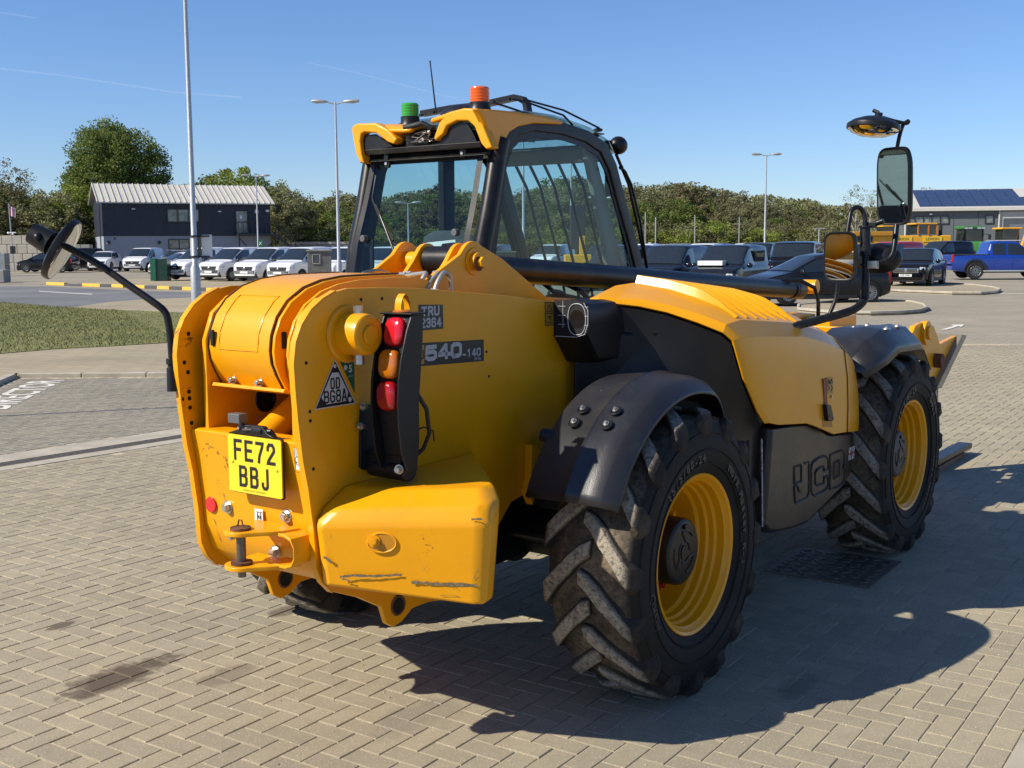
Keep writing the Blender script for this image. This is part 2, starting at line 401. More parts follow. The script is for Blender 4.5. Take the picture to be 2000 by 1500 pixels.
def block_geo(u0, v0, du, dv, g=0.0022, ch=0.003, dz=0.0, tilt=(0, 0)):
    vs = []
    for z, q in ((-0.02, g), (dz - 0.003, g), (dz, g + ch)):
        for (a, b) in ((u0 + q, v0 + q), (u0 + du - q, v0 + q), (u0 + du - q, v0 + dv - q), (u0 + q, v0 + dv - q)):
            p = BO + E1 * a + E2 * b
            vs.append((p[0], p[1], z + (tilt[0] * (a - u0) + tilt[1] * (b - v0) if z > -0.01 else 0)))
    fs = []
    for k in (0, 4):
        for i in range(4):
            j = (i + 1) % 4; fs.append((k + j, k + i, k + 4 + i, k + 4 + j))
    fs.append((11, 10, 9, 8))
    return vs, fs
def blocks_mesh(name, lst, m, parent):
    V = []; F = []; T = []
    rr = random.Random(3)
    for (c, u0, v0, du, dv) in lst:
        vs, fs = block_geo(u0, v0, du, dv, dz=rr.uniform(-0.001, 0.001), tilt=(rr.uniform(-.005, .005), rr.uniform(-.005, .005)))
        n = len(V); V += vs; F += [tuple(i + n for i in f) for f in fs]; T += [rr.random()] * 12
    me = bpy.data.meshes.new(name); me.from_pydata(V, [], F); me.update()
    a = me.attributes.new('tone', 'FLOAT', 'POINT'); a.data.foreach_set('value', T)
    me.materials.append(m)
    o = bpy.data.objects.new(name, me); COL.objects.link(o); o.parent = parent; o['kind'] = 'stuff'
    return o
# the 300 nearest blocks one by one, on shared meshes
variants = {}
rr = random.Random(5)
for (c, u0, v0, du, dv) in zoneA[:298]:
    key = (round(du, 3), round(dv, 3), rr.randrange(7))
    if key not in variants:
        # mesh in the paving frame centred on its own middle
        vs, fs = block_geo(0, 0, du, dv)
        cc = BO + E1 * du / 2 + E2 * dv / 2
        vs = [(x - cc[0], y - cc[1], z) for x, y, z in vs]
        me = bpy.data.meshes.new('paving_block'); me.from_pydata(vs, [], fs); me.update()
        a = me.attributes.new('tone', 'FLOAT', 'POINT'); t = rr.random(); a.data.foreach_set('value', [t] * 12)
        me.materials.append(PAVE); variants[key] = me
    o = bpy.data.objects.new('paving_block', variants[key]); COL.objects.link(o); o.parent = paving
    o.location = (c[0], c[1], rr.uniform(-0.001, 0.001)); o.rotation_euler = (rr.uniform(-.007, .007), rr.uniform(-.007, .007), rr.uniform(-.006, .006))
blocks_mesh('paving_field', zoneA[298:], PAVE, paving)
blocks_mesh('grey_paving_field', zoneB, PAVEG, paving)
# edge courses (right) of stretcher blocks and the concrete flags beyond
edge = []
for k in range(-20, 140):
    for row in range(2):
        u0 = k * 0.2 + row * 0.1; v0 = row * 0.104
        c = BO + E1 * (u0 + 0.1) + E2 * (v0 + 0.05)
        if visible(c) and c[1] < FARY + 6: edge.append((c, u0, v0, 0.2, 0.104))
for (c, u0, v0, du, dv) in sorted(edge, key=lambda t: float(np.hypot(*t[0])))[:44]:
    vs, fs = block_geo(u0, v0, du, dv)
    me = bpy.data.meshes.new('edge_block'); me.from_pydata([(x - c[0], y - c[1], z) for x, y, z in vs], [], fs); me.update()
    a = me.attributes.new('tone', 'FLOAT', 'POINT'); a.data.foreach_set('value', [rr.uniform(.3, 1)] * 12); me.materials.append(PAVE)
    o = bpy.data.objects.new('edge_block', me); COL.objects.link(o); o.parent = paving; o.location = (c[0], c[1], 0)
blocks_mesh('edge_course', sorted(edge, key=lambda t: float(np.hypot(*t[0])))[44:], PAVE, paving)
# sand bed under the blocks
def bedpoly(u0, u1, v0, v1): return [BO + E1 * u + E2 * v for u, v in ((u0, v0), (u1, v0), (u1, v1), (u0, v1))]
bed = sheet('sand_bed', [(-12, 2.5), (12, 2.5), (14, FARY + 0.3), (-14, FARY + 0.3)], -0.0042, SAND, paving, None); bed['kind'] = 'stuff'
flag = M()
for k in range(-6, 30):
    q = [BO + E1 * u + E2 * v for u, v in ((k * 0.9 + .006, 0.212), (k * 0.9 + 0.894, 0.212), (k * 0.9 + 0.894, 0.8), (k * 0.9 + .006, 0.8))]
    flag.hull8([(p[0], p[1], -0.04) for p in q], [(p[0], p[1], 0.004) for p in q])
fl = obj('concrete_flag_strip', flag, CONC, paving, smooth=False); fl['kind'] = 'stuff'
vs = bedpoly(-4, 30, 0.8, 6)
sheet('far_lane', vs, 0.0005, far_paving_mat('lane_paving', (0.35, 0.315, 0.24), R_(-34.2)))

# ------------------------------------------------------------------ drain channel
drain = empty('drain_channel'); tag(drain, kind='structure')
for (a, b, nm) in ((-0.21, -0.035, 'concrete_kerb'), (0.155, 0.5, 'concrete_kerb')):
    mb = M()
    for k in range(-12, 16):
        q = [D0 + DD * u + DN * v for u, v in ((k + .004, a), (k + .996, a), (k + .996, b), (k + .004, b))]
        if not visible(q[0]) and not visible(q[1]): continue
        mb.hull8([(p[0], p[1], -0.04) for p in q], [(p[0], p[1], 0.003) for p in q])
    obj(nm, mb, CONC, drain, smooth=False)
mb = M(); q = [D0 + DD * u + DN * v for u, v in ((-12, -0.035), (16, -0.035), (16, 0.155), (-12, 0.155))]
mb.add([(p[0], p[1], -0.0045) for p in q], [(0, 1, 2, 3)]); obj('channel_floor', mb, BLK, drain, smooth=False)
mb = M()
for k in range(-120, 640):
    u = k * 0.025
    c0 = D0 + DD * u
    if not visible(c0): continue
    q = [D0 + DD * (u + a) + DN * v for a, v in ((0, -0.03), (0.013, -0.03), (0.013, 0.15), (0, 0.15))]
    mb.hull8([(p[0], p[1], -0.004) for p in q], [(p[0], p[1], 0.002) for p in q])
for v in (-0.03, 0.025, 0.08, 0.138):
    q = [D0 + DD * a + DN * w for a, w in ((-4, v), (16, v), (16, v + 0.012), (-4, v + 0.012))]
    mb.hull8([(p[0], p[1], -0.003) for p in q], [(p[0], p[1], 0.0028) for p in q])
g = obj('drain_grate', mb, IRON, drain, smooth=False); g['kind'] = 'stuff'

# ------------------------------------------------------------------ kerb, tan path, grass, road on the left
kerb = empty('kerb_line'); tag(kerb, kind='structure')
for (o0, d, n, rng) in ((K0, KD, KN, range(0, 12)), (K0, -LD, LN * 1.0, range(0, 5))):
    for k in rng:
        q = [o0 + d * u + n * v for u, v in ((k * .92 + .005, 0), (k * .92 + .915, 0), (k * .92 + .915, 0.13), (k * .92 + .005, 0.13))]
        mb = M(); mb.hull8([(p[0], p[1], -0.04) for p in q], [(p[0], p[1], 0.06) for p in q]); obj('kerb_stone', mb, CONC, kerb, bevel=0.012)
far = 16.6
tan_pts = gpx([(-60, 775), (0, 745), (32, 735.4), (500, 733.5), (560, 690), (560, 660), (330, 672), (101, 686), (0, 695), (-200, 705), (-300, 760)])
tanp = M(); tanp.add([(p[0], p[1], 0.05) for p in tan_pts], [tuple(range(len(tan_pts)))])
tp = obj('path', tanp, PAVET, smooth=False, fix=False); tag(tp, kind='structure')
if tp.data.polygons[0].normal.z < 0: tp.data.flip_normals()
# grass island with a rim of upright blades
grass_pts = gpx([(-300, 706), (0, 697), (101, 688), (230, 681), (327, 675), (420, 664), (470, 640), (440, 622), (355, 614.5), (203, 608), (101, 602), (0, 593), (-200, 585), (-420, 600)])
GRASSM = None
def grass_mat():
    m, N, L, P = nt('grass'); geo = N.new('ShaderNodeNewGeometry'); pos = geo.outputs['Position']
    n1 = noise(N, L, 0.35, 5, 0.6, vec=pos); n2 = noise(N, L, 6, 6, 0.7, vec=pos)
    c = ramp(N, L, n1, [(0.35, (0.13, 0.145, 0.04)), (0.65, (0.20, 0.20, 0.065))])
    c = mixc(N, L, ramp(N, L, n2, [(0.45, (0, 0, 0)), (0.7, (0.5,) * 3)]), c, (0.26, 0.23, 0.09))
    L.new(c, P.inputs['Base Color']); P.inputs['Roughness'].default_value = 0.9
    bump(N, L, P, noise(N, L, 30, 4, 0.7, vec=pos), 0.6, 0.03); return m
GRASSM = grass_mat()
lawn = sheet('lawn', grass_pts, 0.06, GRASSM)
def inpoly(P, poly):
    x, y = P[:, 0], P[:, 1]; ins = np.zeros(len(P), bool); n = len(poly)
    for i in range(n):
        x1, y1 = poly[i]; x2, y2 = poly[(i + 1) % n]
        c = ((y1 > y) != (y2 > y)) & (x < (x2 - x1) * (y - y1) / (y2 - y1 + 1e-12) + x1); ins ^= c
    return ins
gpoly = [tuple(p) for p in grass_pts]
rs = np.random.RandomState(4)
P = np.c_[rs.uniform(-20, -3, 150000), rs.uniform(17, 42, 150000)]
P = P[inpoly(P, gpoly) & (np.abs(P[:, 0]) < P[:, 1] * 0.46 + 0.5)]
n = len(P); ang = rs.uniform(0, math.pi, n); hgt = rs.uniform(0.02, 0.065, n) * (0.7 + 0.6 * (np.sin(P[:, 0] * 0.9 + P[:, 1] * 0.4) > 0)); w = 0.008
V = np.zeros((n * 3, 3)); dx, dy = np.cos(ang) * w, np.sin(ang) * w
V[0::3] = np.c_[P[:, 0] - dx, P[:, 1] - dy, np.full(n, 0.055)]; V[1::3] = np.c_[P[:, 0] + dx, P[:, 1] + dy, np.full(n, 0.055)]
V[2::3] = np.c_[P[:, 0] + rs.uniform(-.03, .03, n), P[:, 1] + rs.uniform(-.03, .03, n), 0.055 + hgt * .7]
me = bpy.data.meshes.new('grass'); me.vertices.add(n * 3); me.vertices.foreach_set('co', V.ravel()); me.loops.add(n * 3); me.loops.foreach_set('vertex_index', np.arange(n * 3))
me.polygons.add(n); me.polygons.foreach_set('loop_start', np.arange(0, n * 3, 3)); me.polygons.foreach_set('loop_total', np.full(n, 3)); me.update(); me.validate()
me.materials.append(GRASSM)
o = bpy.data.objects.new('grass', me); COL.objects.link(o); tag(o, 'short mown grass on the island between the block paths', 'grass', kind='stuff')
# tan pavement behind the lawn and the road
sheet('pavement', gpx([(-400, 600), (-200, 588), (0, 590), (150, 598), (355, 614.5), (520, 640), (700, 640), (700, 568), (430, 572), (330, 577), (210, 586), (140, 596), (60, 588), (0, 588)]), -0.030, PAVET) if False else None
sheet('pavement', gpx([(140, 598), (210, 588.5), (280, 583), (380, 579), (700, 574), (700, 700), (300, 640), (200, 610)]), -0.030, PAVET)
sheet('road', gpx([(-500, 560), (0, 557), (90, 558), (240, 565), (430, 572), (700, 580), (700, 592), (380, 590), (280, 590), (210, 597), (120, 603), (0, 597), (-500, 600)]), -0.034, ROADP)
sheet('pavement_far', gpx([(150, 552), (250, 545), (330, 541), (700, 541), (700, 575), (430, 567), (240, 560)]), -0.026, PAVET)
sheet('road_line', gpx([(76, 567.2), (180, 572.6), (180, 573.8), (76, 568.2)]), -0.028, ROADW)
# yellow and black kerb stones
ky = empty('painted_kerb'); tag(ky, kind='structure')
path = [(90, 554.6), (125, 556.2), (160, 557.5), (195, 558.6), (217, 559), (240, 560), (258, 560.5), (282, 561.6), (306, 562.6), (330, 563.6), (355, 564.6), (378, 565.5), (402, 566.6), (426, 567.6), (450, 568.8), (476, 570)]
cols = ['y', 'k', 'y', 'k', 'y', 'k', 'y', 'k', 'y', 'k', 'y', 'k', 'y', 'k', 'y']
for (a, b, cc) in zip(path[:-1], path[1:], cols):
    p, q = ground_pt(*a), ground_pt(*b); d = (q - p)[:2]; d /= np.linalg.norm(d); nn = np.array([-d[1], d[0]]); h = 0.10 if a[0] > 130 or cc == 'y' else 0.05
    q4 = [p[:2] + d * 0.01, q[:2] - d * 0.01, q[:2] - d * 0.01 + nn * 0.2, p[:2] + d * 0.01 + nn * 0.2]
    mb = M(); mb.hull8([(t[0], t[1], -0.05) for t in q4], [(t[0], t[1], h) for t in q4])
    obj('kerb_stone', mb, KERBY if cc == 'y' else KERBK, ky, bevel=0.015)
# block islands on the right with low kerbs
def island(pts, z):
    P_ = gpx(pts); mb = M(); mb.hull8([(p[0], p[1], -0.06) for p in P_], [(p[0], p[1], z) for p in P_])
    o = obj('block_island', mb, PAVET, smooth=False); tag(o, kind='structure')
    rim = [(p[0], p[1], z) for p in P_]
    k = obj('kerb', M().tube([Vector(p) for p in rim] , 0.05, 6, closed=True), CONC, o)
island([(1560, 598), (1640, 591), (1720, 589), (1780, 592), (1805, 598), (1810, 604), (1795, 609), (1760, 612), (1700, 613.5), (1620, 612), (1560, 606)], 0.04)
island([(1640, 556), (1720, 553.5), (1830, 554), (1900, 558), (1940, 563), (1953, 567.5), (1945, 572), (1915, 574), (1860, 574), (1760, 570), (1680, 564)], 0.04)
sheet('concrete_band', gpx([(1700, 567), (1960, 571), (2100, 571), (2100, 573), (1900, 573.5)]), -0.034, CONC)
sheet('painted_arrow', gpx([(1838, 641), (1862, 634), (1858, 631.5), (1884, 631), (1878, 636), (1872, 634.5), (1850, 641)]), -0.030, ROADW)
# lettering painted on the grey bay
d0 = ground_pt(88, 742)[:2]; d1 = ground_pt(0, 783)[:2]
tx = (d0 - d1) / np.linalg.norm(d0 - d1)
mid = d1 + tx * (-0.9)
text_c = (d0 + d1) / 2
tt = text('painted_word', 'DIRECTOR', 0.62, ROADW, ky, frame((0, 0, 0), (1, 0, 0), (0, 1, 0)), sx=1.0, bold=0.012, align='RIGHT')
tt.parent = None; tag(tt, kind='structure')
base = ground_pt(95, 744)[:2]
tt.matrix_world = frame((base[0] + .0, base[1] + .05, 0.0045), (tx[0], tx[1], 0), (-tx[1], tx[0], 0))
# iron covers under the telehandler and a steel strip beyond its front wheel
for i, (c, sz) in enumerate((((1628, 1108), (0.60, 0.60)),)):
    g0 = ground_pt(*c); t = empty('drain_cover', (g0[0], g0[1], 0.004), R_(-34.2)); tag(t, ('square iron drain cover in the shade between the right wheels', 'square iron drain cover on the blocks between the right wheels, nearer the rear wheel')[i], 'drain cover', 'iron drain covers under the machine')
    mb = M(); mb.box((0, 0, 0), (sz[0], sz[1], 0.012)); obj('plate', mb, IRON, t)
    mb = M()
    for a in range(8):
        for b in range(8):
            mb.box(((a - 3.5) * 0.07, (b - 3.5) * 0.07, 0.009), (0.05, 0.022, 0.006), (0, 0, 0.78 if (a + b) % 2 else -0.78))
    k = obj('raised_tread', mb, IRON, t, smooth=False); k['kind'] = 'stuff'
a, b = ground_pt(1820, 912, 0.02), ground_pt(1860, 889, 0.02)
mb = M(); d = (b - a); mb.box(tuple((a + b) / 2 + np.array([0, 0, 0.0])), (0.16, float(np.linalg.norm(d)) + 0.2, 0.04), (0, 0, -math.atan2(d[0], d[1])))
o = obj('timber_board', mb, mat('old_timber', (0.20, 0.11, 0.06), 0.8, var=0.4, scale=12), bevel=0.004); tag(o, 'weathered timber board lying on the blocks behind the front right wheel', 'board')

# loose grit lying on the blocks
mb = M(); rg_ = random.Random(12)
for k in range(900):
    y = rg_.uniform(3.6, 12); x = rg_.uniform(-.5, .5) * y; c = Vector((x, y, .002)); r_g = rg_.uniform(.0015, .005); a = rg_.uniform(0, 3)
    mb.add([c + Vector((r_g * math.cos(a), r_g * math.sin(a), 0)), c + Vector((r_g * math.cos(a + 2.1), r_g * math.sin(a + 2.1), 0)), c + Vector((r_g * math.cos(a + 4.2), r_g * math.sin(a + 4.2), 0)), c + Vector((0, 0, r_g))], [(0, 1, 3), (1, 2, 3), (2, 0, 3)])
o = obj('grit', mb, SAND, smooth=False); tag(o, 'sparse grit and sand grains on the paving', 'grit', kind='stuff')
# ================================================================== TELEHANDLER (own frame: X right, Y forward, Z up)
T = empty('telehandler', tuple(MO), -HEAD)
tag(T, 'large yellow and black telehandler parked on block paving, seen from behind right', 'telehandler')
def V3(*a): return Vector(a)
def yz(pts, X): return [tuple(A(px, py, X=X)[1:]) for px, py in pts]

# ---- wheels
WR, WZ = 0.597, 0.583
def tyre_mesh(side):
    prof = [(0.162, 0.318), (0.172, 0.335), (0.183, 0.36), (0.194, 0.385), (0.2015, 0.42), (0.203, 0.455), (0.200, 0.49), (0.193, 0.52), (0.182, 0.545), (0.165, 0.560), (0.10, 0.567), (0, 0.570)]
    prof = prof + [(-h, r) for h, r in prof[-2::-1]]
    mb = M(); mb.lathe([(h * side, r) for h, r in prof], 'X', n=72)
    # raised rings on the side wall
    for r0, hh in ((0.375, 0.1925), (0.435, 0.2035), (0.505, 0.198)):
        mb.lathe([(side * (hh - 0.004), r0 - 0.005), (side * (hh + 0.0035), r0 - 0.002), (side * (hh + 0.0035), r0 + 0.002), (side * (hh - 0.004), r0 + 0.005)], 'X', n=72)
    return mb
def lug_mesh(sgn, phi0, direction):
    """one R-1 bar; sgn: which half of the tread; direction: rotation sense in which the outer end trails"""
    mb = M(); S = [(-0.022, -.02, .598, .050), (0.02, 0.025, .602, .064), (0.065, 0.10, .602, .066), (0.115, 0.19, .600, .066), (0.160, 0.28, .596, .072), (0.186, 0.325, .587, .078), (0.203, 0.345, .562, .080), (0.2085, 0.352, .525, .066), (0.2060, 0.352, .488, .046)]
    rs_ = random.Random(int(phi0 * 1000) + int(sgn * 10))
    rings = []
    for k, (x, dp, rt_, w) in enumerate(S):
        ph = phi0 + direction * dp
        wj = w * (1 + rs_.uniform(-.10, .10)); rt_ = rt_ + rs_.uniform(-.003, .0015)
        if k < 5: bx, br = x, 0.560
        else: bx, br = {5: 0.165, 6: 0.182, 7: 0.190, 8: 0.196}[k], {5: 0.555, 6: 0.545, 7: 0.515, 8: 0.487}[k]
        def pt(xx, r, dd):
            a = ph + dd / max(r, .3); return (sgn * xx, r * math.sin(a), r * math.cos(a))
        rings.append([pt(bx, br, -wj * .80), pt(x, rt_, -wj * .5), pt(x, rt_, wj * .5), pt(bx, br, wj * .80)])
    mb.rings(rings); return mb
DUSTRUB = None
def dusty_rubber():
    m, N, L, P = nt('dusty_tread'); n1 = noise(N, L, 4, 7, 0.65); n2 = noise(N, L, 55, 5, 0.75)
    tc = N.new('ShaderNodeTexCoord'); sp = N.new('ShaderNodeSeparateXYZ'); L.new(tc.outputs['Object'], sp.inputs[0])
    # dust sits on the worn outer face of each bar: distance from the axle
    ln = N.new('ShaderNodeVectorMath'); ln.operation = 'LENGTH'; cm = N.new('ShaderNodeCombineXYZ'); L.new(sp.outputs['Y'], cm.inputs[0]); L.new(sp.outputs['Z'], cm.inputs[1]); L.new(cm.outputs[0], ln.inputs[0])
    mr = N.new('ShaderNodeMapRange'); mr.inputs['From Min'].default_value = 0.578; mr.inputs['From Max'].default_value = 0.594; L.new(ln.outputs['Value'], mr.inputs['Value'])
    dark = ramp(N, L, n1, [(0.42, (0.016, 0.015, 0.014)), (0.68, (0.085, 0.066, 0.046))])
    dust = ramp(N, L, n2, [(0.36, (0.10, 0.082, 0.06)), (0.52, (0.34, 0.30, 0.235)), (0.7, (0.42, 0.37, 0.30))])
    k = mixc(N, L, 1.0, ramp(N, L, n1, [(0.3, (0.35,) * 3), (0.45, (1, 1, 1))]), mr.outputs[0], 'MULTIPLY')
    c = mixc(N, L, k, dark, dust)
    L.new(c, P.inputs['Base Color']); P.inputs['Roughness'].default_value = 0.85; P.inputs['Specular IOR Level'].default_value = 0.3
    bump(N, L, P, n2, 0.9, 0.012)
    return m
DUSTRUB = dusty_rubber()
def carcass_rubber():
    m, N, L, P = nt('tyre_rubber'); n1 = noise(N, L, 3.5, 7, 0.7); n2 = noise(N, L, 45, 5, 0.75)
    tc = N.new('ShaderNodeTexCoord'); sp = N.new('ShaderNodeSeparateXYZ'); L.new(tc.outputs['Object'], sp.inputs[0])
    ln = N.new('ShaderNodeVectorMath'); ln.operation = 'LENGTH'; cm = N.new('ShaderNodeCombineXYZ'); L.new(sp.outputs['Y'], cm.inputs[0]); L.new(sp.outputs['Z'], cm.inputs[1]); L.new(cm.outputs[0], ln.inputs[0])
    mr = N.new('ShaderNodeMapRange'); mr.inputs['From Min'].default_value = 0.545; mr.inputs['From Max'].default_value = 0.566; L.new(ln.outputs['Value'], mr.inputs['Value'])
    k = mixc(N, L, 1.0, ramp(N, L, n1, [(0.38, (0.25,) * 3), (0.6, (1, 1, 1))]), mr.outputs[0], 'MULTIPLY')
    base = mixc(N, L, ramp(N, L, n1, [(0.5, (0, 0, 0)), (0.75, (0.35,) * 3)]), (0.010, 0.010, 0.010), (0.06, 0.05, 0.04))
    c = mixc(N, L, k, base, ramp(N, L, n2, [(0.35, (0.06, 0.045, 0.03)), (0.65, (0.21, 0.165, 0.11))]))
    L.new(c, P.inputs['Base Color']); P.inputs['Roughness'].default_value = 0.7; P.inputs['Specular IOR Level'].default_value = 0.25; bump(N, L, P, n2, 0.3, 0.004); return m
RUBC = carcass_rubber()
NL = 16
def make_wheel(name, X, Y, side, hubcol):
    """side +1 = outer face to the right"""
    w = empty('wheel', (X, Y, WZ), 0, T)
    ty = obj('tyre', tyre_mesh(side), RUBC, w, angle=50)
    # treads: bars of both halves staggered
    ml = M()
    for k in range(NL):
        for sgn, off in ((1, 0), (-1, math.pi / NL)):
            l_ = lug_mesh(sgn, 2 * math.pi * k / NL + off, -1)
            ml.add(l_.v, l_.f)
    tr = obj('tread_bars', ml, DUSTRUB, w, bevel=0.005, seg=2, angle=40); tr['kind'] = 'stuff'
    s = side
    rim = M(); rim.lathe([(s * h, r) for h, r in ((0.158, 0.322), (0.174, 0.334), (0.178, 0.330), (0.172, 0.319), (0.160, 0.312), (0.150, 0.300), (0.118, 0.296), (0.108, 0.287), (0.086, 0.284), (0.076, 0.275), (0.05, 0.272), (0.035, 0.262), (-0.03, 0.258), (-0.06, 0.25), (-0.07, 0.21), (-0.075, 0.10), (-0.075, 0.02))], 'X', n=72)
    obj('rim', rim, YEL, w, angle=25)
    # welded disc lugs and wheel nuts
    for k in range(4):
        a = k * math.pi / 2 + 0.5
        mb = M(); mb.cyl((s * -0.075, .215 * math.cos(a), .215 * math.sin(a)), (s * -0.055, .215 * math.cos(a), .215 * math.sin(a)), 0.03, n=14)
        mb.cyl((s * -0.055, .215 * math.cos(a), .215 * math.sin(a)), (s * -0.03, .215 * math.cos(a), .215 * math.sin(a)), 0.016, n=6)
        obj('wheel_nut', mb, RED if k % 2 else YELW, w)
    hub = M(); hub.lathe([(s * h, r) for h, r in ((-0.08, 0.165), (-0.06, 0.165), (-0.05, 0.142), (0.095, 0.140), (0.108, 0.136), (0.115, 0.126), (0.117, 0.118), (0.117, 0.001))], 'X', n=40)
    hb = obj('hub', hub, hubcol, w, angle=30)
    # cast pattern on the hub cover
    mb = M(); xx = s * 0.117
    def arcbar(r, a0, a1, wd=0.008):
        n = 8; pts = [(xx, r * math.cos(a0 + (a1 - a0) * i / n), r * math.sin(a0 + (a1 - a0) * i / n)) for i in range(n + 1)]
        mb.tube(pts, wd * 0.6, 6)
    for k in range(3):
        a = k * 2 * math.pi / 3 + 0.5
        arcbar(0.088, a + 0.2, a + 1.3); arcbar(0.045, a - 0.5, a + 0.9)
        mb.tube([(xx, 0.045 * math.cos(a + .9), 0.045 * math.sin(a + .9)), (xx, 0.07 * math.cos(a + 1.2), 0.07 * math.sin(a + 1.2)), (xx, 0.088 * math.cos(a + 1.3), 0.088 * math.sin(a + 1.3))], 0.005, 6)
    mb.cyl((xx - s * .002, 0, 0), (xx + s * .004, 0, 0), 0.03, n=20)
    mb.box((xx, 0, 0.108), (0.02, 0.024, 0.018))
    obj('cast_ring', mb, BLKM, w)
    return w
WX = 0.94
w1 = make_wheel('wheel', WX, 0, 1, BLKM); w2 = make_wheel('wheel', WX, 2.75, 1, mat('hub_grey', (0.07, 0.065, 0.06), 0.6)); w3 = make_wheel('wheel', -WX, 0, -1, BLKM); w4 = make_wheel('wheel', -WX, 2.75, -1, BLKM)
w1.rotation_euler.x = 0.0; w2.rotation_euler.x = 0.07
# raised lettering on the side walls
def wall_text(w, body, r, ang_mid, size, xoff=0.2005, sx=1.0, bold=0.002, m=None):
    n = len(body); step = size * 0.70 * sx / r
    for i, ch in enumerate(body):
        if ch == ' ': continue
        a = ang_mid - (i - (n - 1) / 2) * step            # angle from +Y towards +Z, text runs clockwise seen from outside (+X)
        o = text('raised_letter', ch, size, m or RUBL, w, frame((xoff, r * math.cos(a), r * math.sin(a)), (0, math.sin(a), -math.cos(a)), (0, math.cos(a), math.sin(a))), sx=sx, bold=bold, depth=0.0025)
RUBL = mat('raised_rubber', (0.017, 0.017, 0.0165), 0.5, var=0.1)
# seen from outside right, +Y (forward) is to the right
wall_text(w1, '15.5/80-24', 0.400, R_(112), 0.05, xoff=0.1985)
wall_text(w1, 'Work Master R-1', 0.402, R_(18), 0.052, xoff=0.1985, sx=0.95, bold=0.003)
wall_text(w1, 'AGRO', 0.42, R_(200), 0.06, xoff=0.201)
wall_text(w2, 'BKT', 0.425, R_(35), 0.085, xoff=0.202, sx=1.0, bold=0.004)
wall_text(w2, '15.5/80-24', 0.400, R_(112), 0.05, xoff=0.1985)
wall_text(w2, 'Work Master', 0.41, R_(-40), 0.05, xoff=0.1985)

# ---- chassis side plates
SP = [(-1.375, .67), (-1.40, .725), (-1.409, .865), (-1.428, 1.01), (-1.449, 1.11), (-1.467, 1.255), (-1.476, 1.365), (-1.48, 1.45), (-1.468, 1.52), (-1.44, 1.575), (-1.395, 1.625), (-1.34, 1.66), (-1.28, 1.684), (-1.215, 1.694), (-1.055, 1.692), (-.83, 1.682), (-.24, 1.63), (.09, 1.592), (.6, 1.50), (1.3, 1.3), (1.3, .8), (.06, .80), (-.10, .775), (-.25, .75), (-.415, .60), (-.52, .47), (-.62, .42), (-.80, .45), (-.90, .45), (-.96, .415), (-1.01, .405), (-1.05, .43), (-1.075, .50), (-1.197, .568), (-1.327, .622)]
mb = M(); mb.prism(SP, 'X', 0.338, 0.36); pr = obj('side_plate', mb, YEL, T, bevel=0.004)
# left plate: profile cut lower at the lug
mb = M(); mb.prism(SP, 'X', -0.28, -0.258); obj('side_plate', mb, YELW, T, bevel=0.004)
# bare worn edge strips on the rear rims of the plates
for X0, X1 in ((0.3365, 0.3615), (-0.2815, -0.2565)):
    edge_pts = [(-1.33, .619), (-1.379, .668), (-1.404, .725), (-1.413, .865), (-1.432, 1.01), (-1.453, 1.11), (-1.471, 1.255), (-1.480, 1.365), (-1.484, 1.45), (-1.472, 1.522), (-1.443, 1.58), (-1.397, 1.63), (-1.341, 1.665), (-1.28, 1.689)]
    inn = [(y + 0.006, z - 0.002) for y, z in edge_pts]
    mb = M(); rings = [[(X0, a[0], a[1]), (X1, a[0], a[1]), (X1, b[0], b[1]), (X0, b[0], b[1])] for a, b in zip(edge_pts, inn)]
    mb.rings(rings); obj('plate_edge', mb, EDGE if 'EDGE' in globals() else YELW, T)
# dark drilled holes on the plates (shallow plugs)
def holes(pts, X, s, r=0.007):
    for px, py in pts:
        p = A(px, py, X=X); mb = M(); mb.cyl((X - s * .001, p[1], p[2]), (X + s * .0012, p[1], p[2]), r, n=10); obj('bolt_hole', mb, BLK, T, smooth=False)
holes([(705, 585), (746, 583), (950, 687), (955, 735), (598, 709), (605, 804), (606, 822), (612, 916)], 0.36, 1, 0.0065)
holes([(368, 652), (360, 708), (367, 727), (369, 765), (370, 778), (356, 780), (371, 796), (374, 826)], -0.258, 1, 0.0085)
# slot hole low on the right plate
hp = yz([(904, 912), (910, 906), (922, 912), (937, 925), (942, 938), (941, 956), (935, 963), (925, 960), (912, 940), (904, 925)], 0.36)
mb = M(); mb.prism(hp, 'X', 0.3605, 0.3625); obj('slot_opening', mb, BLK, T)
# vertical strengthening rib ahead of the box
mb = M(); q = yz([(1028, 868), (1040, 868), (1053, 905), (1030, 985), (1020, 960), (1026, 930)], 0.37)
mb.prism(q, 'X', 0.362, 0.40); obj('gusset', mb, YEL, T, bevel=0.003)
# floor of the tail between the plates, seen from below as the rounded skid
mb = M(); fl_ = [(-1.31, .60), (-1.29, .60), (-1.08, .50), (-.5, .47), (-.5, .49), (-1.07, .52), (-1.29, .62), (-1.37, .70), (-1.38, .695)]
mb.prism([(-1.16, .59), (-.55, .50), (-.55, .53), (-1.15, .62)], 'X', -0.257, 0.337); obj('belly_plate', mb, YELW, T)
# lug eyes
for X0, X1 in ((0.3375, 0.362), (-0.2815, -0.2575)):
    mb = M(); mb.cyl((X0 - .001, -.985, .485), (X1 + .001, -.985, .485), 0.032, n=20); obj('lug_eye', mb, BLK, T)
    mb = M(); 
    for a in range(1): mb.tube([(X1, -.985 + .036 * math.cos(t), .485 + .036 * math.sin(t)) for t in np.linspace(0, 2 * math.pi, 18, endpoint=False)], 0.005, 6, closed=True)
    obj('lug_rim', mb, RUST, T)

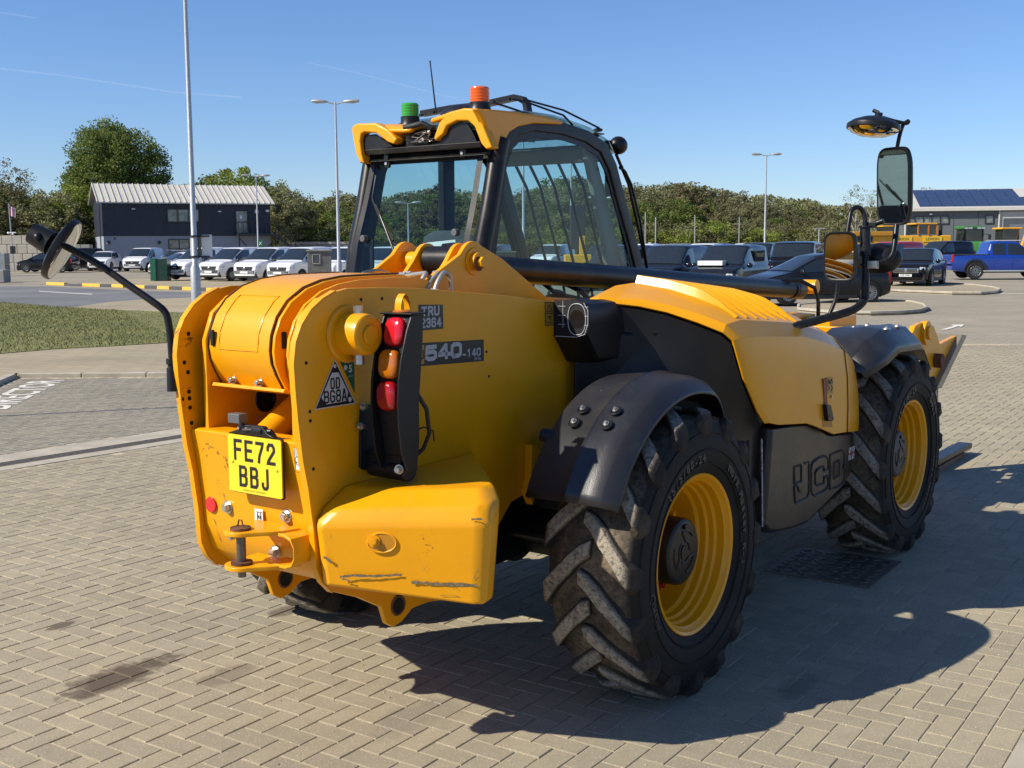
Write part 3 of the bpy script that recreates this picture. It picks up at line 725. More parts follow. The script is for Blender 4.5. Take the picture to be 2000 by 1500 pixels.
# ---- rear cross panel
PY = -1.45
def pyz(z): return float(np.interp(z, [.70, .80, .90, 1.02, 1.17], [-1.368, -1.385, -1.392, -1.408, -1.432]))
mb = M(); mb.prism([(pyz(.8), .80), (pyz(.9), .90), (pyz(1.02), 1.02), (-1.432, 1.165), (-1.42, 1.172), (-1.34, 1.172), (-1.34, 1.155), (-1.41, 1.152), (-1.39, 1.02), (-1.374, .90), (-1.367, .80), (-1.345, .73), (-1.28, .67), (-1.15, .615), (-1.15, .585), (-1.29, .64), (-1.355, .70)], 'X', -0.2575, 0.3375)
panel = obj('rear_panel', mb, YELW, T, bevel=0.003)
# number plate on a black backing, with its lamp
mb = M(); mb.prism([(-.025, .962), (.252, .962), (.258, .968), (.258, 1.172), (.252, 1.178), (-.022, 1.178), (-.028, 1.172), (-.028, .968)], 'Y', -1.448, -1.442); nb = obj('plate_backing', mb, BLKP, T)
mb = M(); mb.prism([(-.021, .966), (.248, .966), (.254, .972), (.254, 1.168), (.248, 1.174), (-.018, 1.174), (-.024, 1.168), (-.024, .972)], 'Y', -1.454, -1.4482); npl = obj('number_plate', mb, PLATEY, T)
def ftxt(name, body, size, X, Z, Y, m, parent, **k): return text(name, body, size, m, parent, frame((X, Y, Z), (1, 0, 0), (0, 0, 1)), **k)
_c = .16
GL = {  # pen strokes on a unit-high box 0.6 wide, corners cut
 'F': [[(0, 0), (0, 1)], [(0, 1), (.6, 1)], [(0, .52), (.5, .52)]], 'E': [[(0, 1), (.6, 1)], [(0, 0), (0, 1)], [(0, 0), (.6, 0)], [(0, .52), (.5, .52)]],
 '7': [[(0, 1), (.6, 1), (.55, .82), (.26, .3), (.2, 0)]], '2': [[(0, .74), (0, .84), (.14, 1), (.46, 1), (.6, .84), (.6, .66), (.05, .12), (0, 0), (.62, 0)]],
 'B': [[(0, 0), (0, 1), (.45, 1), (.57, .9), (.57, .64), (.45, .53), (0, .53)], [(.42, .53), (.6, .42), (.6, .13), (.47, 0), (0, 0)]],
 'J': [[(.05, .24), (.05, .12), (.17, 0), (.40, 0), (.52, .12), (.52, 1)]], 'T': [[(0, 1), (.6, 1)], [(.3, 0), (.3, 1)]], 'R': [[(0, 0), (0, 1), (.45, 1), (.6, .87), (.6, .62), (.45, .48), (0, .48)], [(.34, .48), (.62, 0)]],
 'U': [[(0, 1), (0, .14), (.14, 0), (.46, 0), (.6, .14), (.6, 1)]], '3': [[(0, .84), (.14, 1), (.46, 1), (.6, .87), (.6, .64), (.47, .53), (.2, .53)], [(.44, .53), (.6, .42), (.6, .14), (.46, 0), (.14, 0), (0, .15)]],
 '6': [[(.58, .86), (.46, 1), (.14, 1), (0, .86), (0, .14), (.14, 0), (.46, 0), (.6, .14), (.6, .44), (.46, .57), (.02, .57)]], '4': [[(.46, 0), (.46, 1), (.40, 1), (0, .32), (0, .26), (.66, .26)]],
 '5': [[(.58, 1), (.03, 1), (0, .55), (.44, .60), (.6, .46), (.6, .14), (.46, 0), (.14, 0), (0, .14)]], '0': [[(.14, 0), (0, .14), (0, .86), (.14, 1), (.46, 1), (.6, .86), (.6, .14), (.46, 0), (.10, 0)]],
 '-': [[(.1, .32), (.5, .32)]], '1': [[(.1, .80), (.32, 1), (.32, 0)]], 'O': [[(.14, 0), (0, .14), (0, .86), (.14, 1), (.46, 1), (.6, .86), (.6, .14), (.46, 0), (.10, 0)]],
 'D': [[(0, 0), (0, 1), (.42, 1), (.6, .84), (.6, .16), (.42, 0), (-.02, 0)]], 'G': [[(.6, .84), (.46, 1), (.14, 1), (0, .86), (0, .14), (.14, 0), (.46, 0), (.6, .14), (.6, .5), (.32, .5)]],
 '8': [[(.3, .53), (.14, .53), (.02, .64), (.02, .88), (.14, 1), (.46, 1), (.58, .88), (.58, .64), (.46, .53), (.26, .53)], [(.16, .53), (0, .41), (0, .13), (.14, 0), (.46, 0), (.6, .13), (.6, .41), (.44, .53)]],
 'A': [[(0, 0), (.26, 1), (.34, 1), (.6, 0)], [(.1, .27), (.5, .27)]], 'C': [[(.6, .78), (.6, .86), (.46, 1), (.14, 1), (0, .86), (0, .14), (.14, 0), (.46, 0), (.6, .14), (.6, .22)]]}
def ribbon(name, body, h, w, pen, gap, m, parent, mtx, thick=0.0):
    """lettering laid out with a flat pen; h height, w width of a letter, each stroke a hair above the last"""
    mb = M(); n_ = len(body); tot = n_ * w + (n_ - 1) * gap; lift = 0.0
    for i, ch in enumerate(body):
        if ch == ' ': continue
        x0 = -tot / 2 + i * (w + gap)
        for st in GL[ch]:
            P_ = [Vector((x0 + pen / 2 + q[0] / .6 * (w - pen), -h / 2 + pen / 2 + q[1] * (h - pen))) for q in st]
            # square ends
            d0 = (P_[1] - P_[0]).normalized(); d1 = (P_[-1] - P_[-2]).normalized(); P_[0] = P_[0] - d0 * pen / 2; P_[-1] = P_[-1] + d1 * pen / 2
            L_, R_s = [], []
            for k in range(len(P_)):
                if k == 0: n2 = Vector((-d0.y, d0.x)); sc = 1
                elif k == len(P_) - 1: n2 = Vector((-d1.y, d1.x)); sc = 1
                else:
                    a_ = (P_[k] - P_[k - 1]).normalized(); b_ = (P_[k + 1] - P_[k]).normalized(); na = Vector((-a_.y, a_.x)); nb_ = Vector((-b_.y, b_.x)); n2 = (na + nb_).normalized(); sc = 1 / max(.45, n2.dot(na))
                L_.append(P_[k] + n2 * pen / 2 * sc); R_s.append(P_[k] - n2 * pen / 2 * sc)
            if thick: mb.rings([[(a_.x, a_.y, -.002), (a_.x, a_.y, thick + lift), (b_.x, b_.y, thick + lift), (b_.x, b_.y, -.002)] for a_, b_ in zip(L_, R_s)])
            else: mb.rings([[(a_.x, a_.y, lift), (b_.x, b_.y, lift)] for a_, b_ in zip(L_, R_s)], closed=False)
            lift += .00012
        lift = 0.0
    mb.xf(mtx); return obj(name, mb, m, parent, smooth=False, bevel=.0 if not thick else .003)
def rear_f(x, z, y): return frame((x, y, z), (1, 0, 0), (0, 0, 1))
ribbon('plate_letters', 'FE72', .078, .044, .0125, .0135, BLACKP, npl, rear_f(.116, 1.120, -1.4548)); ribbon('plate_letters', 'BBJ', .078, .044, .0125, .0135, BLACKP, npl, rear_f(.112, 1.026, -1.4548))
ftxt('plate_maker', 'WATLING JCB LTD  NOTTINGHAM', 0.0075, 0.11, .9765, -1.4552, BLACKP, npl)
for x, z in ((0.0, 1.075), (.232, 1.066)):
    mb = M(); mb.sphere((x, -1.454, z), 0.006, 10); obj('plate_screw', mb, PLATEY, npl)
mb = M(); mb.prism([(-.01, 1.18), (.225, 1.18), (.19, 1.192), (.165, 1.215), (.06, 1.215), (.035, 1.195)], 'Y', -1.458, -1.435); obj('lamp_bracket', mb, BLKP, T, bevel=0.004)
mb = M(); mb.box((.035, -1.455, 1.235), (.062, .04, .035)); mb.box((.035, -1.437, 1.205), (.02, .02, .04)); obj('plate_lamp', mb, mat('lamp_grey', (.10, .10, .105), .4), T, bevel=0.004)
mb = M(); mb.tube([(.07, -1.46, 1.195), (.12, -1.455, 1.20), (.15, -1.45, 1.195), (.19, -1.44, 1.20), (.21, -1.43, 1.17), (.25, -1.40, 1.165)], .008, 8); mb.cyl((.115, -1.456, 1.20), (.16, -1.452, 1.197), .012, n=10); obj('lamp_cable', mb, BLKP, T)
for x in (.045, .085):
    mb = M(); mb.cyl((x, -1.458, 1.20), (x, -1.464, 1.20), .006, n=6); obj('bracket_screw', mb, STEEL, T)
def bolt(X, Y, Z, r=0.017, axis=(0, -1, 0), h=0.016, m=None, washer=True):
    a = Vector(axis); p = Vector((X, Y, Z)); mb = M()
    if washer: mb.cyl(p, p + a * 0.004, r * 1.45, n=20)
    mb.cyl(p + a * (0.004 if washer else 0), p + a * (h + .004), r, n=6); mb.cyl(p + a * (h + .004), p + a * (h + .007), r * .7, n=12)
    return obj('bolt', mb, m or STEEL, T, angle=25)
def onp(px, py):
    p = A(px, py, Y=-1.40)
    for _ in range(3): p = A(px, py, Y=pyz(p[2]))
    return p
for px, py in ((446, 990), (560, 1008), (538, 1078)):
    p = onp(px, py); bolt(p[0], p[1], p[2], .0175)
p = onp(413, 985); PY = p[1] + .0
mb = M(); mb.cyl((p[0] + .003, PY, p[2]), (p[0] + .003, PY - .008, p[2]), .030, n=28); rr_ = obj('red_reflector', mb, REDL, T, bevel=.003)
def sticker(name, corners_px, X=None, Y=None, m=WHITE, off=0.0):
    kw = {'X': X} if X is not None else {'Y': Y}
    ps = [A(*c, **kw) for c in corners_px]
    mb = M(); mb.add([tuple(p) for p in ps], [tuple(range(len(ps)))])
    o = obj(name, mb, m, T, smooth=False, fix=False)
    n = o.data.polygons[0].normal
    if (X is not None and n.x < 0) or (Y is not None and n.y > 0): o.data.flip_normals()
    return o, ps
PY = -1.400
sticker('tie_down_sticker', [(497, 993), (513, 995), (514, 1031), (498, 1028)], Y=PY)
mb = M(); c = A(506, 1012, Y=PY - .002)
def ln(mb, pts, r=.0012, axis='Y'): mb.tube([tuple(p) for p in pts], r, 5)
x0, z0 = c[0], c[2]; yy = PY - .0016
ln(mb, [(x0 - .015, yy, z0 + .022), (x0 + .015, yy, z0 + .022)]); ln(mb, [(x0 - .008, yy, z0 + .02), (x0 - .01, yy, z0 - .005), (x0, yy, z0 - .018), (x0 + .009, yy, z0 - .005), (x0 + .008, yy, z0 + .02)])
ln(mb, [(x0 + .005 * math.cos(t), yy, z0 + .004 + .005 * math.sin(t)) for t in np.linspace(0, 6.28, 10)]); ln(mb, [(x0 - .009, yy, z0 - .032), (x0, yy, z0 - .02), (x0 + .009, yy, z0 - .032)])
obj('sticker_drawing', mb, BLACKP, T)
PY = -1.428
for (cs, nm) in (([(573, 870), (589, 872), (592, 899), (576, 896)], 0), ([(577, 897), (590, 899), (592, 920), (578, 917)], 1)):
    o, ps = sticker('tank_sticker', cs, Y=PY - .0012)
    c = sum(ps) / 4; mb = M(); yy = PY - .0018
    w_, h_ = (.019, .033) if nm == 0 else (.017, .026)
    ln(mb, [(c[0] - w_, yy, c[2] - h_), (c[0] + w_, yy, c[2] - h_), (c[0] + w_, yy, c[2] + h_), (c[0] - w_, yy, c[2] + h_), (c[0] - w_, yy, c[2] - h_)], .0009)
    if nm == 0:
        ln(mb, [(c[0] - .011, yy, c[2] - .014), (c[0] + .011, yy, c[2] - .014), (c[0] + .011, yy, c[2] + .014), (c[0] - .011, yy, c[2] + .014), (c[0] - .011, yy, c[2] - .014)], .0011)
        ln(mb, [(c[0] + .005 * math.cos(t), yy, c[2] - .003 + .006 * math.sin(t)) for t in np.linspace(0, 6.28, 10)], .001)
    obj('sticker_drawing', mb, BLACKP, T)
    if nm == 1: ftxt('sticker_text', 'OP', .02, c[0] - .002, c[2] + .004, PY - .0025, BLACKP, T)

# ---- tow hitch: rounded frame bracket and pin
_before = set(T.children)
hx0, hx1, hz = .045, .345, .80
ring_o = []; 
def hitchplate(z, th):
    pts = [(hx0 + .02, -1.462)]
    for t in np.linspace(math.pi * .98, math.pi * 1.9, 9): pts.append((.135 + .062 * math.cos(t), -1.60 + .055 * math.sin(t)))
    pts += [(.23, -1.575), (.27, -1.53), (.29, -1.462)]
    mb = M(); mb.prism(pts, 'Z', z, z + th); return mb
obj('hitch_plate', hitchplate(.845, .016), YELW, T, bevel=.003); obj('hitch_plate', hitchplate(.722, .016), YELW, T, bevel=.003)
mb = M()
loop = [(.20, .853), (.29, .853), (.322, .84), (.338, .81), (.338, .77), (.322, .742), (.29, .73), (.20, .73)]
rings = [[(x, -1.54 + .03 * 0, z), (x, -1.452, z), (x * .96 + .0092, -1.452, z + (.79 - z) * .18), (x * .96 + .0092, -1.54, z + (.79 - z) * .18)] for x, z in loop]
mb.rings(rings); obj('hitch_loop', mb, YELW, T, bevel=.003)
mb = M(); mb.cyl((.137, -1.60, .715), (.137, -1.60, .862), .0165, n=18); mb.cyl((.137, -1.60, .692), (.137, -1.60, .715), .014, n=18); obj('hitch_pin', mb, STEEL if False else mat('dark_steel', (.16, .14, .12), .4, metal=.8), T)
mb = M(); mb.cyl((.137, -1.60, .862), (.137, -1.60, .870), .036, n=24); mb.tube([(.122, -1.60, .872), (.13, -1.60, .895), (.144, -1.60, .895), (.152, -1.60, .872)], .003, 6); obj('pin_washer', mb, RUST, T); mb = M(); mb.cyl((.137, -1.60, .739), (.137, -1.60, .748), .038, n=24); obj('pin_washer', mb, RUST, T)
bolt(.115, -1.61, .835, .011, washer=False)
for c_h in set(T.children) - _before: c_h.location.y += .055

# ---- inner plates, tube and dark cavity
for X0 in (-0.205, 0.265):
    prof = [(-1.40, 1.01), (-1.40, 1.50), (-1.36, 1.60), (-1.28, 1.66), (-.6, 1.66), (-.6, .92), (-1.33, .92), (-1.37, .955)]
    mb = M(); mb.prism(prof, 'X', X0 - .011, X0 + .011); obj('inner_plate', mb, YEL, T, bevel=.004)
    for (y, z, r) in ((-1.30, 1.22, .035), (-1.12, 1.25, .045)):
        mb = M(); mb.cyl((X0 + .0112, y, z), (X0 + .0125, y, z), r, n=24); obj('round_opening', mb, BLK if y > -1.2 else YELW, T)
        if y > -1.2:
            mb = M(); mb.tube([(X0 + .013, y + r * math.cos(t), z + r * math.sin(t)) for t in np.linspace(0, 6.283, 20, endpoint=False)], .007, 6, closed=True); obj('opening_rim', mb, BLKM, T)
ta, tb = Vector(A(512, 858, Y=-1.33)), Vector(A(600, 775, Y=-1.12)); mb = M(); mb.cyl(ta, tb, .050, n=28); obj('ram_tube', mb, YELW, T)
mb = M(); mb.box((.03, -.55, 1.1), (.58, .02, 1.0)); obj('bulkhead', mb, BLKM, T)


# ---- boom: tail hood, side cheeks, beam
def hood_prof(d=0.0):
    """outline of the rounded tail from the top forward edge round to the lower lip (Y, Z)"""
    pts = [(-.70, 1.733), (-.87, 1.732), (-1.02, 1.729), (-1.13, 1.717), (-1.22, 1.693), (-1.30, 1.648), (-1.352, 1.592), (-1.380, 1.53), (-1.388, 1.475), (-1.382, 1.43), (-1.362, 1.385), (-1.338, 1.345), (-1.328, 1.325)]
    return [(y + d, z - d) for y, z in pts]
X0, X1 = -0.19, 0.135
def hood_sheet(X0, X1, th, pr):
    mb = M(); cx = Vector((0, -1.0, 1.45)); rings = []
    for y, z in pr:
        d = Vector((0, y + 1.02, z - 1.45)).normalized() * th
        rings.append([(X0, y, z), (X1, y, z), (X1, y - d.y, z - d.z), (X0, y - d.y, z - d.z)])
    mb.rings(rings); return mb
obj('boom_tail_hood', hood_sheet(X0, X1, .008, hood_prof()), YEL, T, bevel=.0025)
# seams of bare steel along both rims
for X in (X0 - .003, X1 + .003):
    mb = M(); mb.tube([(X, y, z) for y, z in hood_prof(-.001)], .0035, 6); obj('hood_seam', mb, RUST, T)
# lower flap with two notches
def flap(pts): 
    mb = M(); mb.prism([(x, z) for x, z in pts], 'Y', -1.332, -1.322); return mb
obj('hood_flap', flap([(-.12, 1.345), (.045, 1.345), (.05, 1.375), (.04, 1.385), (-.115, 1.385), (-.125, 1.36)]), YEL, T)
mb = M(); mb.prism([(-.19, 1.44), (-.19, 1.335), (-.16, 1.32), (.12, 1.32), (.135, 1.335), (.135, 1.44)], 'Y', -1.31, -1.30); obj('hood_backing', mb, BLK, T)
mb = M(); mb.prism([(-1.385, 1.33), (-1.30, 1.31), (-1.2, 1.31), (-1.2, 1.325), (-1.30, 1.326), (-1.38, 1.342)], 'X', -.19, .20); obj('hood_lip', mb, YELW, T, bevel=.002)
for x in (-.11, .035): bolt(x, -1.345, 1.352, .011)
# raised rounded rectangle on the hood
mb = M()
def hood_at(s):
    pr = hood_prof(-.0015); L_ = [0]
    for a, b in zip(pr[:-1], pr[1:]): L_.append(L_[-1] + math.dist(a, b))
    t = s * L_[-1]
    for i in range(len(pr) - 1):
        if L_[i + 1] >= t:
            k = (t - L_[i]) / (L_[i + 1] - L_[i]); return pr[i][0] + (pr[i + 1][0] - pr[i][0]) * k, pr[i][1] + (pr[i + 1][1] - pr[i][1]) * k
    return pr[-1]
pts = []
xa, xb, sa, sb = -.135, .075, .60, .84
for k in range(28):
    t = k / 28 * 4
    if t < 1: x, s = xa + (xb - xa) * t, sa
    elif t < 2: x, s = xb, sa + (sb - sa) * (t - 1)
    elif t < 3: x, s = xb - (xb - xa) * (t - 2), sb
    else: x, s = xa, sb - (sb - sa) * (t - 3)
    y, z = hood_at(s); pts.append((x, y, z))
mb.tube(pts, .0018, 5, closed=True); obj('hood_relief', mb, YEL, T)
# slot in the hood
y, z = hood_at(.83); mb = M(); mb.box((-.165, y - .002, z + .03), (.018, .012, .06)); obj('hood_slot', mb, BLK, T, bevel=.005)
# cheeks of the boom tail
def cheek(Xa, Xb, dd, m=YEL, cut=None):
    pr = hood_prof(dd) + [(-1.25, 1.30), (-.6, 1.24), (-.6, 1.70)]
    mb = M(); mb.prism(pr, 'X', Xa, Xb); return obj('boom_cheek', mb, m, T, bevel=.004)
cheek(.142, .158, .004); cheek(.165, .205, .05, YEL); cheek(.207, .222, .012, YELW)
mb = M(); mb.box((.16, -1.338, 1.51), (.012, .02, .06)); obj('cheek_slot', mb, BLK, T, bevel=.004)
# boom beam running forward and down
def beam(name, Ya, Yb, xa, xb, za, zb, ha, hb, m=YEL, bev=.012):
    mb = M(); mb.hull8([(xa, Ya, za - ha), (xb, Ya, za - ha), (xb, Ya, za), (xa, Ya, za)], [(xa, Yb, zb - hb), (xb, Yb, zb - hb), (xb, Yb, zb), (xa, Yb, zb)])
    return obj(name, mb, m, T, bevel=bev)
beam('boom_outer', -1.0, 3.55, -.15, .19, 1.70, 1.36, .40, .36)
beam('boom_inner', 3.55, 4.35, -.11, .15, 1.33, 1.27, .28, .28)
# pivot boss on the right plate, with grease bolt and pin end
bx, by = -1.225, 1.535
mb = M(); mb.cyl((.36, bx, by), (.372, bx, by), .105, .098, n=40); obj('boss_weld', mb, YEL, T, bevel=.004)
mb = M(); mb.lathe([(.36, .076), (.44, .074), (.462, .071), (.468, .062), (.468, .001)], 'X', (0, bx, by), n=40); obj('pivot_boss', mb, YEL, T, bevel=.002)
mb = M(); mb.cyl((.468, bx, by), (.478, bx, by), .034, n=28); obj('pivot_pin', mb, YELW, T, bevel=.003)
mb = M(); mb.cyl((.415, bx, by + .07), (.415, bx, by + .10), .017, n=6); obj('grease_bolt', mb, STEEL, T); mb = M(); mb.cyl((.415, bx, by - .07), (.415, bx, by - .105), .018, .02, n=12); obj('grease_bolt', mb, STEEL, T)

# ---- lift bracket on top of the boom: two lugs, sleeve, pin
def lug_plate(Xc, th, yc, m=YEL, wide=.40, fwd=.62, name='ram_lug'):
    pts = [(yc - wide, 1.66), (yc - .09, 1.805)]
    for t in np.linspace(2.3, .9, 7): pts.append((yc + .085 * math.cos(t), 1.775 + .085 * math.sin(t)))
    pts += [(yc + .20, 1.785), (yc + .55, 1.60), (yc + fwd, 1.54), (yc + fwd, 1.45), (yc - wide, 1.45)]
    mb = M(); mb.prism(pts, 'X', Xc - th / 2, Xc + th / 2); return obj(name, mb, m, T, bevel=.003)
PYc = A(925, 507, X=.21)[1]
lug_plate(.20, .022, PYc); lug_plate(-.17, .022, PYc, wide=.36); 
def small_lug(Xc, th=.022):
    pts = [(PYc - .22, 1.66), (PYc - .10, 1.775)]
    for t in np.linspace(2.6, .3, 8): pts.append((PYc + .078 * math.cos(t), 1.775 + .078 * math.sin(t)))
    pts += [(PYc + .10, 1.68), (PYc + .10, 1.60), (PYc - .22, 1.60)]
    mb = M(); mb.prism(pts, 'X', Xc - th / 2, Xc + th / 2); obj('ram_lug', mb, YEL, T, bevel=.003)
small_lug(.135); small_lug(-.05)
mb = M(); mb.cyl((-.03, PYc, 1.778), (.12, PYc, 1.778), .062, n=32); mb.cyl((-.04, PYc, 1.778), (-.03, PYc, 1.778), .05, n=24); obj('pin_sleeve', mb, BLKM, T, bevel=.003)
mb = M(); mb.cyl((-.165, PYc, 1.775), (.19, PYc, 1.775), .042, n=28); obj('lift_pin', mb, YEL, T)
mb = M(); mb.cyl((.211, PYc, 1.775), (.218, PYc, 1.775), .058, n=28); obj('pin_weld', mb, YEL, T, bevel=.003)
mb = M(); mb.cyl((.218, PYc, 1.775), (.240, PYc, 1.775), .038, n=28); mb.cyl((.240, PYc + .006, 1.772), (.262, PYc + .006, 1.772), .024, n=6); obj('pin_bolt', mb, YELW, T, bevel=.002)
mb = M(); mb.cyl((.2395, PYc - .004, 1.765), (.242, PYc - .004, 1.765), .031, n=14); obj('rust_stain', mb, RUST, T)
# telescoping ram lying on the boom
ra, rb = Vector((.02, PYc + .06, 1.755)), Vector((.055, 3.58, 1.522))
mb = M(); mb.cyl(ra, ra.lerp(rb, .955), .062, .058, n=40); mb.cyl(ra.lerp(rb, .955), ra.lerp(rb, .965), .066, n=40); mb.cyl(ra.lerp(rb, .965), rb, .066, n=40); obj('boom_ram', mb, BLKM, T, bevel=.008)
mb = M(); mb.cyl(rb, rb + Vector((.0, .12, .0)), .03, n=20); mb.cyl(rb + Vector((-.07, .12, .02)), rb + Vector((.08, .12, .02)), .05, n=20); obj('ram_end', mb, YEL, T)
hp_ = rb + Vector((.05, 0, 0))
mb = M(); mb.tube([hp_ + Vector((-.09, -.5, .01)), hp_ + Vector((-.04, -.35, .07)), hp_ + Vector((.03, -.2, .075)), hp_ + Vector((.09, -.08, .02)), hp_ + Vector((.10, -.03, -.08)), hp_ + Vector((.10, -.02, -.30))], .014, 10); obj('hydraulic_hose', mb, BLKP, T)
# front pieces around the boom head
mb = M(); mb.box((.24, 2.95, 1.22), (.09, .18, .36)); obj('boom_bracket', mb, YEL, T, bevel=.02)
mb = M(); mb.cyl((.28, 2.95, 1.17), (.33, 2.95, 1.17), .05, n=24); mb.cyl((.33, 2.95, 1.17), (.35, 2.95, 1.17), .025, n=6); obj('bracket_boss', mb, YELW, T)
mb = M(); mb.box((.3, 3.55, 1.18), (.18, .5, .34)); obj('axle_tower', mb, YEL, T, bevel=.012)
for y_, z_ in ((3.35, 1.27), (3.45, 1.27)):
    mb = M(); mb.box((.392, y_, z_), (.004, .03, .008)); mb.box((.392, y_, z_), (.004, .008, .03)); obj('bolt_cross', mb, BLK, T, smooth=False)
mb = M(); mb.box((.33, 3.05, .7), (.07, 1.6, .5)); obj('front_chassis', mb, YEL, T, bevel=.01)
mb = M(); mb.box((-.25, 3.05, .7), (.07, 1.6, .5)); obj('front_chassis', mb, YEL, T, bevel=.01)
mb = M(); mb.box((.03, 1.2, .62), (.56, 3.0, .30)); obj('under_frame', mb, BLKM, T, bevel=.02)
for y_ in (0, 2.75):
    mb = M(); mb.cyl((-.80, y_, WZ), (.80, y_, WZ), .09, n=20); mb.cyl((-.16, y_, WZ), (.22, y_, WZ), .17, .17, n=28); mb.box((.03, y_, WZ - .02), (.9, .14, .16)); obj('axle', mb, BLKM, T, bevel=.01)
    for s in (-1, 1):
        mb = M(); mb.cyl((s * .66, y_ - .02, WZ - .16), (s * .66, y_ - .02, WZ + .17), .045, n=18); mb.box((s * .74, y_ - .06, WZ), (.10, .20, .26)); mb.box((s * .62, y_ - .16, WZ + .02), (.22, .05, .06)); obj('steering_knuckle', mb, BLKM, T, bevel=.01)
    mb = M(); mb.cyl((-.6, y_ - .20, WZ + .02), (.6, y_ - .20, WZ + .02), .022, n=14); mb.cyl((-.25, y_ - .20, WZ + .02), (.3, y_ - .20, WZ + .02), .045, n=18); obj('steering_ram', mb, BLKM, T)
# carriage and fork heel seen beyond the front right wheel
cy = 4.75; CX = A(1812, 638, Y=cy)[0]
P1 = [tuple(A(px, py, X=.62)[1:]) for px, py in ((1783, 650), (1788, 637), (1800, 630), (1814, 630), (1824, 637), (1829, 650), (1836, 672), (1870, 655), (1877, 655), (1824, 755), (1812, 752), (1806, 700), (1790, 675))]
mb = M(); mb.prism(P1, 'X', .58, .62); obj('carriage_cheek', mb, YEL, T, bevel=.004)
P2 = [tuple(A(px, py, X=.62)[1:]) for px, py in ((1870, 653), (1879, 655), (1829, 758), (1820, 756))]
mb = M(); mb.prism(P2, 'X', .45, .66); obj('carriage_front_plate', mb, CONCG if False else mat('worn_steel', (.32, .28, .2), .5, metal=.5), T, bevel=.004)
c = A(1805, 650, X=.62); mb = M(); mb.cyl((.60, c[1], c[2]), (.65, c[1], c[2]), .09, n=28); mb.cyl((.65, c[1], c[2]), (.67, c[1], c[2]), .05, n=28); obj('carriage_pin', mb, YELW, T, bevel=.004)
c = A(1826, 704, X=.62); mb = M(); mb.cyl((.60, c[1], c[2]), (.68, c[1], c[2]), .055, n=24); obj('carriage_stop', mb, RUST, T, bevel=.004)
P3 = [tuple(A(px, py, X=.5)[1:]) for px, py in ((1640, 638), (1750, 639), (1757, 645), (1757, 660), (1640, 660))]
mb = M(); mb.prism(P3, 'X', .28, .5); obj('boom_head', mb, YEL, T, bevel=.01)
c = A(1825, 765, X=.62); mb = M(); mb.tube([(.62, c[1] + .05 * math.cos(t), c[2] + .05 * math.sin(t)) for t in np.linspace(0, 6.28, 14, endpoint=False)], .006, 6, closed=True); mb.box((.62, c[1] - .06, c[2] - .03), (.03, .05, .10)); obj('locking_ring', mb, STEEL, T)
for x_ in (-.45, .5):
    mb = M(); mb.box((x_, 5.75, .08), (.12, 1.1, .045)); mb.box((x_, 5.2, .5), (.12, .05, .88)); obj('fork', mb, BLKM, T, bevel=.006)

# ---- hydraulic pipes between the lugs
def pxz(px, py, X): return tuple(A(px, py, X=X))
pipes = M()
def pipe(pts, r, m, name='hydraulic_pipe', X=None):
    mb = M(); P_ = [Vector(pxz(*p)) for p in pts]
    # smooth the corner by subdividing with a Catmull-Rom curve
    out = []
    for i in range(len(P_) - 1):
        p0, p1, p2, p3 = P_[max(i - 1, 0)], P_[i], P_[i + 1], P_[min(i + 2, len(P_) - 1)]
        for k in range(5):
            t = k / 5; out.append(0.5 * ((2 * p1) + (p2 - p0) * t + (2 * p0 - 5 * p1 + 4 * p2 - p3) * t * t + (3 * p1 - p0 - 3 * p2 + p3) * t ** 3))
    out.append(P_[-1]); mb.tube(out, r, 10); return obj(name, mb, m, T)
PIPE = mat('pipe_grey', (.36, .35, .31), .45, metal=.5)
BRASS = mat('passivated_steel', (.62, .50, .30), .28, metal=.95)
pipe([(808, 580, .2), (822, 550, .2), (831, 535, .2), (826, 534, .15), (803, 537, .05)], .0095, PIPE)
pipe([(825, 580, .22), (842, 548, .22), (855, 535, .22), (848, 533, .16)], .0095, PIPE)
pipe([(845, 580, .25), (855, 550, .25), (868, 532, .25), (879, 542, .25), (881, 575, .25)], .0095, PIPE)
pipe([(803, 537, .05), (780, 541, .0), (775, 541, -.01)], .012, BRASS)
pipe([(779, 541, 0.0), (760, 545, -.05), (745, 550, -.08)], .013, mat('braided_hose', (.05, .05, .05), .6))
pipe([(760, 535, -.1), (735, 530, -.1), (712, 534, -.1), (709, 541, -.1), (725, 544, -.06), (740, 540, -.02)], .011, BRASS)
for p in ((797, 538, .03), (786, 540, .01), (846, 572, .26)):
    q = Vector(pxz(*p)); mb = M(); mb.cyl(q - Vector((.016, .0, .0)), q + Vector((.016, .004, 0)), .019, n=6); obj('pipe_nut', mb, STEEL, T)

# ---- ballast / tool box low on the right
b0 = [(.3605, -1.375, .665), (.40, -1.395, .665), (.865, -1.155, .615), (.890, -1.125, .62), (.875, -1.06, .62), (.3605, -.62, .60)]
b1 = [(.3605, -1.40, .885), (.388, -1.418, .885), (.878, -1.150, .905), (.905, -1.115, .905), (.890, -1.04, .905), (.3605, -.58, .905)]
b2 = [(.3605, -1.37, .935), (.43, -1.365, .935), (.86, -1.125, .960), (.885, -1.085, .960), (.870, -1.01, .960), (.3605, -.55, .960)]
b3 = [(.3605, -1.26, .995), (.56, -1.20, 1.000), (.79, -1.05, 1.005), (.81, -1.02, 1.000), (.79, -.94, .998), (.3605, -.5, 1.01)]
mb = M(); mb.rings([b0, b1, b2, b3]); bx_ = obj('ballast_box', mb, YELW, T, bevel=.022, seg=3, angle=20)
mb = M(); mb.rings([[(-.2805 - (x - .3605) * 1.0, y + .19, z) for x, y, z in r] for r in (b0, b1, b2, b3)]); obj('side_box', mb, YEL, T, bevel=.022, seg=3, angle=20)
